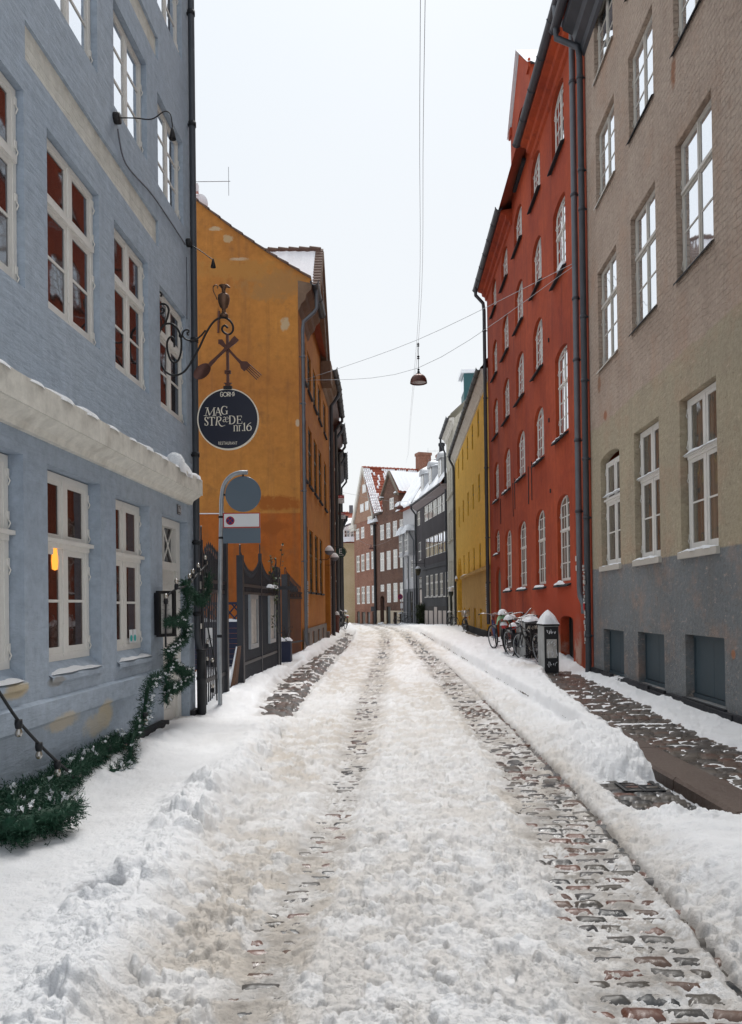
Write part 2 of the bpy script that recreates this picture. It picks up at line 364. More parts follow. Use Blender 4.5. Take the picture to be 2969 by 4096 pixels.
def window(root, u0, u1, zb, zt, rec, fm, pm, rise=0, transom=.64, bars=(1,0), cols=2, muntin=0, fw=.055, dep=.06, hinges=False, ledge=False, paneoff=.017, sashw=.04):
    """timber casement: outer frame, centre post, transom, sashes and glazing bars in one frame mesh, its glass a sub-part"""
    mb = MB(); y0 = rec; y1 = rec+dep; H = zt-zb; W = u1-u0; zs = zt-rise
    def ztop(u):
        if rise <= 0: return zt
        k = (u-(u0+u1)/2)/(W/2); return zs+rise*math.sqrt(max(0, 1-k*k))
    mb.box(u0, u0+fw, y0, y1, zb, zs); mb.box(u1-fw, u1, y0, y1, zb, zs); mb.box(u0+fw, u1-fw, y0, y1, zb, zb+fw)
    if rise <= 0: mb.box(u0+fw, u1-fw, y0, y1, zt-fw, zt)
    else:
        o = arc_pts(u0, u1, zs, rise); i = arc_pts(u0+fw, u1-fw, zs, rise-fw*.8)
        for a, b, c, d in zip(o[:-1], o[1:], i[1:], i[:-1]):
            mb.quad((d[0],y0,d[1]),(c[0],y0,c[1]),(b[0],y0,b[1]),(a[0],y0,a[1])); mb.quad((d[0],y0,d[1]),(d[0],y1,d[1]),(c[0],y1,c[1]),(c[0],y0,c[1]))
    zt2 = zb+H*transom if transom else None
    tw = fw*1.05
    if transom:
        mb.box(u0+fw*.5, u1-fw*.5, y0-.022, y1-.003, zt2-tw/2, zt2+tw/2)
        if ledge: mb.box(u0-.01, u1+.01, y0-.05, y0-.005, zt2+.01, zt2+.045)
    cells = []
    for c in range(cols):
        a = u0+fw+(W-2*fw)*c/cols; b = u0+fw+(W-2*fw)*(c+1)/cols
        if c: mb.box(a-fw*.5, a+fw*.5, y0-.006, y1-.004, zb+fw*.5, ztop(a)-fw*.5)
        parts = [(zb+fw, (zt2-tw/2) if transom else None, bars[0])]
        if transom: parts.append((zt2+tw/2, None, bars[1]))
        for (p, q, nb) in parts:
            aa = a+(fw*.5 if c else 0); bb = b-(fw*.5 if c < cols-1 else 0)
            ql = q if q is not None else min(ztop(aa+.01), ztop(bb-.01))-fw*.7
            qh = q if q is not None else ql
            if sashw:
                mb.box(aa, aa+sashw, y0+.006, y1-.008, p, ql); mb.box(bb-sashw, bb, y0+.006, y1-.008, p, ql)
                mb.box(aa, bb, y0+.0065, y1-.0085, p, p+sashw); mb.box(aa, bb, y0+.0065, y1-.0085, ql-sashw, ql)
            for k in range(nb):
                z = p+(ql-p)*(k+1)/(nb+1); mb.box(aa+.002, bb-.002, y0+.008, y1-.012, z-.012, z+.012)
            for k in range(muntin):
                x = aa+(bb-aa)*(k+1)/(muntin+1); mb.box(x-.010, x+.010, y0+.009, y1-.011, p+.002, min(ql, ztop(x)-fw*.5))
    if hinges:
        for z in hinges:
            for x, s in ((u0, 1), (u1, -1)):
                mb.box(x+(0 if s > 0 else -.026), x+(.026 if s > 0 else 0), y0-.010, y0+.002, zb+H*z-.03, zb+H*z+.03)
                mb.tube([(x+s*.012, y0-.006, zb+H*z-.03), (x+s*.012, y0-.022, zb+H*z-.06), (x+s*.012, y0-.006, zb+H*z-.095)], .006, 5)
    fr = mb.build('window', fm, root)
    g = MB(); top = arc_pts(u0+.01, u1-.01, zs, rise-.01) if rise > 0 else [(u0+.01, zt-.01), (u1-.01, zt-.01)]
    g.poly([(u0+.01, y0+paneoff, zb+.01)] + [(u1-.01, y0+paneoff, zb+.01)] + [(a, y0+paneoff, b) for a, b in top[::-1]])
    g.build('pane', pm, fr)
    return fr

def snow_ridge(mb, x0, x1, y0, y1, z, h, seed=0, nx=None, droop=.0):
    """a pillow of settled snow on a ledge, uneven along its length"""
    rnd = random.Random(seed); nx = nx or max(4, int((x1-x0)/.05)); ph = [rnd.uniform(0, 6.3) for _ in range(6)]
    def f(a, b):
        x = x0+(x1-x0)*a; e = min(1, 6*a, 6*(1-a))**.5
        w = 1+.28*math.sin(x*3.1+ph[0])+.2*math.sin(x*9.7+ph[1])+.14*math.sin(x*23+ph[2])
        t = math.pi*b; yo = -.5*(y1-y0)*.18*math.sin(x*13+ph[3])
        return (x, (y0+y1)/2-(y1-y0)*.5*math.cos(t)+yo*(1 if b < .4 else 0), z-droop*(1 if b == 0 else 0)+h*max(0, math.sin(t))**.7*max(.12, w)*e)
    mb.sheet(f, nx, 7)

def gutter(root, x0, x1, y, z, r, m, name='gutter'):
    mb = MB(); n = max(2, int(abs(x1-x0)/1.0)); a0 = [math.pi*k/8 for k in range(9)]
    vs = []
    for x in (x0, x1):
        for rr in (r, r*.86): vs += [(x, y-rr*math.cos(a), z-rr*math.sin(a)) for a in a0]
    fs = []
    for k in range(8): fs += [(k, k+1, 18+k+1, 18+k), (9+k, 27+k, 27+k+1, 9+k+1), (k, 9+k, 9+k+1, k+1), (18+k, 18+k+1, 27+k+1, 27+k)]
    mb.add(vs, fs)
    for k in range(n+1):
        x = x0+(x1-x0)*k/n; mb.tube([(x-.012, y-r*1.04*math.cos(a), z-r*1.04*math.sin(a)) for a in a0], .014, 5)
    return mb.build(name, m, root)

def downpipe(root, pts, r, m, clips=(), name='downpipe', clipm=None):
    o = MB().tube(pts, r, 12).build(name, m, root)
    if clips:
        for (x, y, z) in clips:
            mb = MB(); mb.lathe([(r*1.0, z-.03), (r*1.22, z-.03), (r*1.22, z+.03), (r*1.0, z+.03)], 12, (x, y, 0)); mb.box(x-.012, x+.012, y+r*.8, y+r+.10, z-.012, z+.012)
            mb.build('pipe_clip', clipm or m, o)
    return o

def roof_sheet(mb, x0, x1, ya, za, yb, zb, th=.10, nx=40, ny=16, amp=.03, seed=1):
    """sloping slab with a gently uneven top"""
    rnd = random.Random(seed); ph = [rnd.uniform(0, 6.3) for _ in range(8)]
    L = math.hypot(yb-ya, zb-za); ny_, nz_ = -(zb-za)/L, (yb-ya)/L
    def f(a, b):
        x = x0+(x1-x0)*a; s = b
        w = th+amp*(math.sin(x*1.7+ph[0]+4*s)+.7*math.sin(x*5.1+ph[1])*math.sin(9*s+ph[2])+.4*math.sin(x*17+ph[3]))
        if a in (0, 1) or b in (0, 1): w *= .35
        return (x, ya+(yb-ya)*s+ny_*w, za+(zb-za)*s+nz_*w)
    mb.sheet(f, nx, ny)

def text_mesh(body, size, name, mat, parent, loc, rot, ext=.004, align='CENTER', space=1., sx=1.):
    cu = bpy.data.curves.new(name, 'FONT'); cu.body = body; cu.size = size; cu.align_x = align; cu.align_y = 'CENTER'; cu.extrude = ext; cu.space_character = space; cu.resolution_u = 3
    t = bpy.data.objects.new(name, cu); COL.objects.link(t)
    dg = bpy.context.evaluated_depsgraph_get(); me = bpy.data.meshes.new_from_object(t.evaluated_get(dg))
    bpy.data.objects.remove(t); bpy.data.curves.remove(cu)
    me.name = name; me.materials.clear(); me.materials.append(mat)
    o = bpy.data.objects.new(name, me); COL.objects.link(o); o.parent = parent
    o.location = loc; o.rotation_euler = rot; o.scale = (sx, 1, 1)
    return o

# ------------------------------------------------------------------ BLUE HOUSE (left, nearest)
def blue_house():
    r, L = root_for('blue_house', 'pale blue limewashed house with white casements and snow topped cream cornice', 'house', (-2.744, 3.0), (-2.37, 10.2))
    GF = [(.35,1.35,1.05,2.76), (1.72,2.71,1.05,2.76), (3.09,4.13,1.05,2.76), (4.50,5.48,1.05,2.72), (-1.0,0.,1.05,2.76), (-2.4,-1.4,1.05,2.76)]
    F1 = [(.35,1.35,4.02,5.52), (1.75,2.76,4.03,5.55), (3.13,4.16,4.03,5.5), (4.53,5.50,3.98,5.46), (5.90,6.93,3.95,5.39), (-1.0,0.,4.02,5.52)]
    F2 = [(1.75,2.76,6.64,7.76), (3.13,4.16,6.66,7.74), (4.56,5.52,6.62,7.72), (5.89,6.89,6.56,7.66), (.35,1.35,6.64,7.74)]
    F3 = [(4.56,5.52,8.78,9.9), (5.92,6.90,8.74,9.85), (3.13,4.16,8.8,9.9)]
    door = (5.90, 6.92, .16, 2.70)
    holes = [(*h, 0, .16) for h in GF+F1+F2+F3] + [(*door, 0, .16)]
    bands = [(2.79, 5.88, 5.81, 6.12), (2.79, 5.93, 8.04, 8.32), (-1., 2.2, 5.85, 6.16)]
    holes += [(a, b, c, d, 0, .03) for a, b, c, d in bands]
    mb = MB(); wall_with_holes(mb, -4.5, 7.21, -.3, 11.2, holes); body(mb, -4.5, 7.21, -.3, 11.2, 7)
    mb.build('wall', M['blue'], r)
    for a, b, c, d in bands: MB().quad((a,.03,c),(b,.03,c),(b,.03,d),(a,.03,d)).build('painted_band', M['band'], r)
    for h in GF: window(r, h[0]+.015, h[1]-.015, h[2]+.10, h[3]-.012, .11, M['white'], M['p_brown'], transom=.62, bars=(1,0), fw=.062, hinges=(.1,.5,.72,.92), ledge=True, sashw=.055)
    for h in F1: window(r, h[0]+.012, h[1]-.012, h[2]+.01, h[3]-.012, .055, M['white'], M['p_dark'], transom=.635, bars=(1,0), fw=.05, hinges=(.08,.45,.72,.94), sashw=.05)
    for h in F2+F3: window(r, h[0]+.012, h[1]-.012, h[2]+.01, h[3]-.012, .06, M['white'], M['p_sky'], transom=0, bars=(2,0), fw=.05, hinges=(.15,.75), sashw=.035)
    # window sill slopes of the ground floor, string course, plinth
    mb = MB()
    for h in GF: mb.add([(h[0],-.03,1.04),(h[1],-.03,1.04),(h[1],.12,1.155),(h[0],.12,1.155),(h[0],-.03,1.0),(h[1],-.03,1.0)], [(0,1,2,3),(4,5,1,0)])
    sills = mb.each('window_sill', M['blue'], r, len(GF))
    for h, o in zip(GF[:4], sills):
        mb = MB(); snow_ridge(mb, h[0]+.03, h[1]-.03, -.03, .10, 1.06, .028, int(h[0]*9)); mb.build('sill_snow', M['snow'], o)
    mb = MB(); mb.add([(-4.5,0,.885),(-4.5,-.035,.86),(-4.5,-.035,.70),(-4.5,0,.67),(5.87,0,.885),(5.87,-.035,.86),(5.87,-.035,.70),(5.87,0,.67)], [(0,1,5,4),(1,2,6,5),(2,3,7,6),(4,5,6,7)])
    mb.build('string_course', M['blue'], r)
    mb = MB(); mb.box(-4.5, 5.82, -.09, -.002, -.4, .29); mb.box(6.95, 7.2, -.06, -.002, -.4, .24); mb.build('plinth', M['tarplinth'], r)
    # cornice canopy with snow
    prof = [(0,2.93),(-.05,2.93),(-.07,2.98),(-.15,3.03),(-.17,3.05),(-.19,3.05),(-.19,3.25),(-.02,3.30),(0,3.32)]
    mb = MB(); vs = [(x, y, z) for x in (-4.5, 6.98) for y, z in prof]; n = len(prof)
    mb.add(vs, [(i, i+1, n+i+1, n+i) for i in range(n-1)] + [tuple(range(n, 2*n))])
    co = mb.build('cornice', M['cornice'], r)
    mb = MB(); snow_ridge(mb, -4.4, 6.9, -.19, .0, 3.24, .045, 5, 320, .008); snow_ridge(mb, 5.95, 6.45, -.21, .0, 3.26, .11, 8, 24, .07); snow_ridge(mb, 6.5, 6.92, -.19, .0, 3.25, .07, 12, 14, .02)
    mb.build('cornice_snow', M['snow'], co)
    # panelled door with lattice fanlight
    u0, u1, zb, zt = door; y = .13
    mb = MB(); mb.box(u0+.01, u0+.11, y-.03, y+.07, zb, zt-.01); mb.box(u1-.17, u1-.01, y-.03, y+.07, zb, zt-.01); mb.box(u0+.11, u1-.17, y-.03, y+.07, zt-.11, zt-.01); mb.box(u0+.11, u1-.17, y-.045, y+.06, 2.05, 2.15)
    mb.box(u0+.01, u1-.05, y-.12, y+.06, zb-.12, zb+.02)
    dr = mb.build('door', M['white'], r)
    a, b = u0+.11, u1-.17
    mb = MB(); mb.box(a, b, y+.0, y+.05, zb+.02, 2.05); mb.box(a, a+.1, y-.014, y+.002, zb+.1, 2.03)
    for x0, x1, z0, z1 in ((a+.13,b-.13,1.25,1.92),(a+.13,b-.13,.78,1.12),(a+.13,b-.13,.3,.68)):
        for q in ((x0,x1,z0,z0+.03),(x0,x1,z1-.03,z1),(x0,x0+.03,z0,z1),(x1-.03,x1,z0,z1)): mb.box(q[0],q[1],y-.012,y+.003,q[2],q[3])
    lf = mb.build('door_leaf', M['white'], dr)
    mb = MB(); mb.box(a, b, y+.04, y+.045, 2.15, zt-.11); mb.build('fanlight_pane', M['p_dark'], dr)
    mb = MB()
    for k in range(2):
        xa = a+(b-a)*k/2; xb = a+(b-a)*(k+1)/2; zm = (2.15+zt-.11)/2
        for p, q in (((xa,2.15),(xb,zt-.11)),((xa,zt-.11),(xb,2.15))): mb.tube([(p[0],y+.02,p[1]),(q[0],y+.02,q[1])], .011, 5)
    mb.box((a+b)/2-.012, (a+b)/2+.012, y+.005, y+.04, 2.15, zt-.11); mb.build('fanlight_lattice', M['white'], dr)
    MB().tube([(b-.06,y,1.16),(b-.06,y-.05,1.16),(b-.06,y-.05,1.05),(b-.06,y,1.05)], .008, 6).build('door_handle', M['iron'], dr)
    # downpipe at the corner and the tarred iron foot
    px, py = 7.13, -.06
    downpipe(r, [(px,py,11.2),(px,py,1.18),(px-.02,py-.02,1.08),(px-.05,py-.05,1.0)], .044, M['darkzinc'], [(px,py,z) for z in (9.55,8.05,5.15,3.62,2.45,1.5)], clipm=M['castiron'])
    MB().lathe([(.06,-.3),(.06,.62),(.068,.63),(.068,.66),(.06,.67),(.06,1.0),(.068,1.0),(.068,1.03),(.05,1.035)], 14, (px-.05,py-.06,0)).build('pipe_foot', M['castiron'], r)
    mb = MB()
    for z, w, h in ((2.02,.05,.09),(1.83,.06,.10),(1.30,.07,.07)): mb.box(px-.03,px+w-.03,py-.05,py-.046,z,z+h)
    mb.each('pipe_sticker', M['paper'], r, 3)
    return r
blue_house()

# ------------------------------------------------------------------ GREY-BROWN HOUSE (right, nearest)
def grey_house():
    d = (4.5-4.194, 15.4-6.4); k = 1.45
    p0 = (4.5, 15.4); p1 = (4.5-.034*13, 15.4-13)
    r, L = root_for('render_house', 'tall house of bare brown render with beige and slate painted lower storeys', 'house', p0, p1)
    cols = [(.70,1.95), (2.78,3.98), (4.82,6.04), (7.0,8.2), (9.1,10.3)]
    rows = [(2.22,4.38), (6.07,7.95), (9.27,10.65), (11.68,13.0)]
    W = [(*c, *q) for q in rows for c in cols]
    cell = [(.74,2.05,.22,1.07), (2.84,4.07,.26,1.09), (4.90,6.16,.27,1.13), (7.0,8.3,.27,1.13)]
    holes = [(a,b,c,d_,(.12 if (c == 2.22 and a < 1) else 0),.16) for a,b,c,d_ in W] + [(*h,0,.22) for h in cell]
    mb = MB(); wall_with_holes(mb, -.06, 13, -.4, 13.35, holes); body(mb, -.06, 13, -.4, 13.35, 8)
    mb.build('wall', M['gray'], r)
    for a,b,c,d_ in W:
        if c == 2.22: window(r, a+.03, b-.012, c+.05, d_-(.13 if a < 1 else .012), .10, M['white'], M['p_grey'], transom=.62, bars=(1,0), fw=.06, hinges=(.1,.5,.72,.93), ledge=True, sashw=.055)
        elif c < 7: window(r, a+.02, b-.012, c+.03, d_-.012, .075, M['grimy'], M['p_white'], transom=.63, bars=(1,0), fw=.045, hinges=(.1,.5,.72), sashw=.032)
        else: window(r, a+.02, b-.012, c+.03, d_-.012, .075, M['grimy'], M['p_white'], transom=0, bars=(2,0), fw=.042, hinges=(.2,.7), sashw=.03)
    for a,b,c,d_ in W:
        s = MB()
        if c == 2.22:
            s.box(a-.03, b+.04, -.05, .10, c-.05, c+.045); o = s.build('window_sill', M['grimy'], r)
            q = MB(); snow_ridge(q, a, b+.02, -.05, .08, c+.035, .035, int(a*7)); z2 = c+.05+(d_-c-.08)*.62
            snow_ridge(q, a+.02, b, .02, .09, z2+.04, .028, int(a*5)+2); q.build('sill_snow', M['snow'], o)
        else:
            s.add([(a-.04,-.045,c-.04),(b+.03,-.045,c-.04),(b+.03,.1,c+.035),(a-.04,.1,c+.035),(a-.04,-.045,c-.065),(b+.03,-.045,c-.065)], [(0,1,2,3),(4,5,1,0)]); s.build('window_sill', M['tarplinth' if a > 2 else 'grimy'], r)
    for a,b,c,d_ in cell:
        s = MB(); y = .13; m = (a+b)/2
        for x0,x1 in ((a+.01,m-.004),(m+.004,b-.01)):
            s.box(x0,x1,y,y+.03,c+.06,d_-.03)
        s.box(a, b, y-.02, y+.02, d_-.05, d_); s.box(a, b, y-.03, y+.03, c, c+.05); s.box(a, a+.03, y-.015, y+.02, c+.05, d_-.05); s.box(b-.03, b, y-.015, y+.02, c+.05, d_-.05)
        s.build('cellar_shutter', M['shutter'], r)
        s = MB(); s.box(a-.05, b+.05, -.04, .13, c-.16, c-.002); s.build('cellar_sill', M['tarplinth'], r)
    mb = MB()
    xs = [-.06,.7,1.4,2.2,2.9,3.5,4.3,5.0,5.7,6.5,7.6,9,11,13]
    for i in range(len(xs)-1):
        o = .012*math.sin(i*2.3); mb.box(xs[i]+.004, xs[i+1]-.004, -.075+o, -.002, -.4, .245+o*2+.02*math.cos(i*1.7))
    mb.build('plinth', M['tarplinth'], r)
    # eaves
    prof = [(0,12.75),(-.06,12.8),(-.08,12.95),(-.2,13.05),(-.24,13.2),(-.42,13.3),(-.45,13.42),(0,13.5)]
    mb = MB(); n = len(prof); mb.add([(x,y,z) for x in (-.06,13) for y,z in prof], [(i,i+1,n+i+1,n+i) for i in range(n-1)]+[tuple(range(n))[::-1]])
    mb.build('cornice', M['darkzinc'], r)
    gutter(r, -.25, 13, -.55, 13.48, .10, M['darkzinc'])
    mb = MB(); mb.quad((-.06,-.5,13.5),(13,-.5,13.5),(13,4,17.5),(-.06,4,17.5)); mb.quad((13,8,13.5),(-.06,8,13.5),(-.06,4,17.5),(13,4,17.5)); mb.build('roof', M['redroof'], r)
    px, py = -.03, -.10
    dp = downpipe(r, [(-.12,-.55,13.40),(-.12,-.55,13.2),(-.05,-.14,12.95),(px,py,12.7),(px,py,2.6),(px,py,.35),(px+.02,py-.02,.12),(px+.04,py-.12,.05)], .062, M['darkzinc'], [(px,py,z) for z in (12.3,10.4,9.6,7.4,6.1,4.5,3.3,.9)])
    mb = MB(); rnd = random.Random(4)
    for i in range(26):
        z = .75+i*.062+rnd.uniform(-.02,.02); a = rnd.uniform(-.06,.03); w = rnd.uniform(.03,.07); h = rnd.uniform(.03,.08)
        mb.box(px+a-.01, px+a+w-.01, py-.068-.0007*i, py-.060, z, z+h)
    mb.each('pipe_sticker', M['paper'], dp, 26)
    MB().box(px-.05,px+.045,py-.085,py-.07,1.42,1.56).build('pipe_sticker', M['signred'], dp)
    return r
grey_house()

# ------------------------------------------------------------------ RED HOUSE
def red_house():
    r, L = root_for('red_house', 'tall brick red limewashed house with rows of white arched windows and a wall dormer', 'house', (4.8, 30.4), (4.5, 15.4))
    C = {'E': (1.35,2.5), 'D': (3.8,5.1), 'C': (6.45,7.8), 'B': (9.25,10.5), 'A': (11.9,13.15)}
    rows = {1: (2.07,4.1), 2: (5.48,6.87), 3: (7.9,9.25), 4: (10.17,11.44), 5: (12.62,13.72)}
    W = []
    for k in 'DCB':
        for i in rows: W.append((*C[k], *rows[i], .30 if i == 1 else .34))
    W += [(*C['E'], 3.48, 4.35, .3)] + [(*C['E'], *rows[i], .34) for i in (2,3,4,5)]
    W += [(*C['A'], 2.08, 4.12, .26), (*C['A'], 5.55, 7.6, .16), (*C['A'], 9.36, 11.08, .16), (*C['A'], 12.2, 13.74, .2)]
    base = [(3.95,5.25,.2,1.27,.10), (6.58,7.98,.2,1.27,.10), (9.4,10.65,.2,1.26,.10)]
    low = (12.1,13.32,.08,1.27,.10); edoor = (1.42,2.65,.1,2.95,.5)
    holes = [(a,b,c,d,e,.17) for a,b,c,d,e in W] + [(a,b,c,d,e,.35) for a,b,c,d,e in base+[low]] + [(*edoor,.12)]
    mb = MB(); wall_with_holes(mb, 0, 15.0, -.4, 14.25, holes); body(mb, 0, 15.0, -.4, 14.25, 9)
    mb.build('wall', M['red'], r)
    for a,b,c,d,e in W:
        big = d-c > 1.6
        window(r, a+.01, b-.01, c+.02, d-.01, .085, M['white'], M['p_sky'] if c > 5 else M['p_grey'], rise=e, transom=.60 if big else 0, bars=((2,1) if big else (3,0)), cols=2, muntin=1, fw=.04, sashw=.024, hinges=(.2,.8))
        s = MB(); s.add([(a-.12,-.10,c-.10),(b+.05,-.10,c-.10),(b+.05,.16,c+.02),(a-.12,.16,c+.02),(a-.12,-.10,c-.135),(b+.05,-.10,c-.135),(b+.05,.0,c-.09),(a-.12,.0,c-.09)], [(0,1,2,3),(4,5,1,0),(7,6,5,4),(0,3,7,4),(1,5,6,2)])
        o = s.build('window_sill', M['tarplinth'], r)
        if c < 6 or (a > 11 and c < 6):
            q = MB(); w = .6+.4*random.random(); snow_ridge(q, a-.08, a-.08+(b-a+.1)*w, -.09, .08, c-.075, .075 if c < 3 else .055, int(a*11+c)); q.build('sill_snow', M['snow'], o)
    q = MB(); snow_ridge(q, 12.5, 13.1, -.09, .08, 9.28, .14, 77); q.build('sill_snow', M['snow'], r)
    for a,b,c,d,e in base:
        MB().quad((a,.3,c),(b,.3,c),(b,.3,d),(a,.3,d)).build('cellar_opening', M['cellar'], r)
    a,b,c,d,e = low; s = MB()
    for k in range(9):
        x = a+(b-a)*k/9; s.box(x+.006, x+(b-a)/9-.006, .20+.012*(k%2), .26, c, d)
    s.build('cellar_door', simple('green_black_planks', (.012,.022,.022), .5, 0, .3), r)
    a,b,c,d,e = edoor; s = MB(); s.poly([(a,.10,c),(b,.10,c)]+[(x,.10,z) for x,z in arc_pts(a,b,d-e,e)[::-1]]); s.build('door', simple('grey_green_door', (.13,.13,.11), .6, 0, .15), r)
    MB().box(11.2, 15.0, -.05, .0, -.4, .13).build('plinth', M['moss'], r)
    # cornice mouldings and gutters either side of the dormer
    prof = [(-.002,13.72),(-.06,13.76),(-.08,13.88),(-.18,13.93),(-.2,14.05),(-.34,14.1),(-.36,14.2),(0,14.25)]
    n = len(prof)
    for x0, x1 in ((-.1,6.1),(9.65,15.05)):
        mb = MB(); mb.add([(x,y,z) for x in (x0,x1) for y,z in prof], [(i,i+1,n+i+1,n+i) for i in range(n-1)]+[tuple(range(n))[::-1], tuple(range(n,2*n))]); mb.build('cornice', M['red'], r)
        gutter(r, x0-.1, x1+.1, -.43, 14.26, .11, M['darkzinc'])
    mb = MB(); D = 9; mb.quad((-.1,-.42,14.25),(15.05,-.42,14.25),(15.05,D/2,18.2),(-.1,D/2,18.2)); mb.quad((15.05,D,14.25),(-.1,D,14.25),(-.1,D/2,18.2),(15.05,D/2,18.2)); mb.poly([(0,0,14.2),(0,D/2,18.1),(0,D,14.2)]); mb.poly([(15,0,14.2),(15,D,14.2),(15,D/2,18.1)])
    rf = mb.build('roof', M['redroof'], r)
    mb = MB(); roof_sheet(mb, -.1, 6.0, -.2, 14.45, D/2, 18.2, .08, 30, 10); mb.build('roof_snow', M['snow'], rf)
    mb = MB(); roof_sheet(mb, 9.4, 15, -.2, 14.45, D/2, 18.2, .08, 30, 10); mb.build('roof_snow', M['snow'], rf)
    # wall dormer
    a, b, zs, za = 6.1, 9.35, 16.6, 18.05; m = (a+b)/2
    mb = MB(); win = (m-.75, m+.75, 14.46, 16.28, .5, .35)
    wall_with_holes(mb, a, b, 14.25, zs, [win]); mb.poly([(a,0,zs),(b,0,zs),(m,0,za)]); mb.quad((b,0,14.2),(b,4.,14.2),(b,4.,zs),(b,0,zs)); mb.quad((a,4.,14.2),(a,0,14.2),(a,0,zs),(a,4.,zs))
    mb.box(a-.08, a+.25, -.06, 0., zs-.12, zs+.12); mb.box(b-.25, b+.08, -.06, .0, zs-.12, zs+.12)
    dm = mb.build('wall_dormer', M['red'], r)
    MB().quad((win[0],.33,win[2]),(win[1],.33,win[2]),(win[1],.33,win[3]),(win[0],.33,win[3])).build('dormer_hatch', M['cellar'], dm)
    s = MB(); s.box(win[0]-.1, win[1]+.1, -.10, .1, 14.34, 14.43); s.build('dormer_sill', M['tarplinth'], dm)
    mb = MB()
    for (x0,x1) in ((a-.15,m),(b+.15,m)):
        def f(p, q, x0=x0, x1=x1): 
            x = x0+(x1-x0)*p; return (x, -.1+4.4*q, zs-.1+(za-zs+.18)*p+.03*math.sin(q*4.4*22)*(1-p)+.06)
        mb.sheet(f, 8, 40)
    mb.build('dormer_snow', M['snow'], dm)
    # pipes
    pts = [(14.45,-.46,14.2),(14.45,-.46,13.95),(14.42,-.12,13.7),(14.40,-.11,13.3),(14.40,-.11,1.9),(14.44,-.11,1.72),(14.7,-.11,1.55),(14.72,-.11,1.35)]
    dp = downpipe(r, pts, .065, M['zinc'], [(14.40,-.11,z) for z in (12.6,10.2,8.0,6.7,5.0,3.5)], clipm=M['darkzinc'])
    mb = MB(); mb.box(14.36,14.44,-.185,-.174,2.25,2.36); mb.box(14.35,14.43,-.185,-.174,2.45,2.56); mb.each('pipe_sticker', M['paper'], dp, 2)
    downpipe(r, [(.12,-.46,14.2),(.12,-.46,13.9),(.05,-.16,13.6),(.02,-.12,13.3),(.02,-.12,1.6),(.05,-.12,.9),(.1,-.12,.75)], .07, M['darkzinc'], [(.02,-.12,z) for z in (12.5,9.8,7,4.2,2.4)])
    mb = MB(); rnd = random.Random(5)
    for i in range(14): z = 1.2+i*.085; mb.box(-.05+rnd.uniform(0,.05), .05+rnd.uniform(0,.03), -.2-.001*i, -.185, z, z+rnd.uniform(.03,.08))
    mb.each('pipe_sticker', M['paper'], r, 14)
    # tie-irons
    mb = MB()
    for x, z, l in ((2.9,4.9,.45),(5.6,4.95,.55),(5.95,5.1,.5),(8.3,5.0,.55),(8.8,5.05,.55)): mb.box(x-.015,x+.015,-.02,0,z-l,z+l)
    for x, z in ((11.3,8.2),(11.2,6.2),(14.0,8.6),(11.25,4.4)): mb.box(x-.02,x+.02,-.03,0,z-.05,z+.05)
    mb.each('wall_tie', M['tarplinth'], r, 9)
    MB().tube([(14.2+.05*math.cos(t*.6),-.05,11.3+.05*math.sin(t*.6)) for t in range(9)], .012, 5).build('wall_ring', M['iron'], r)
    return r
red_house()

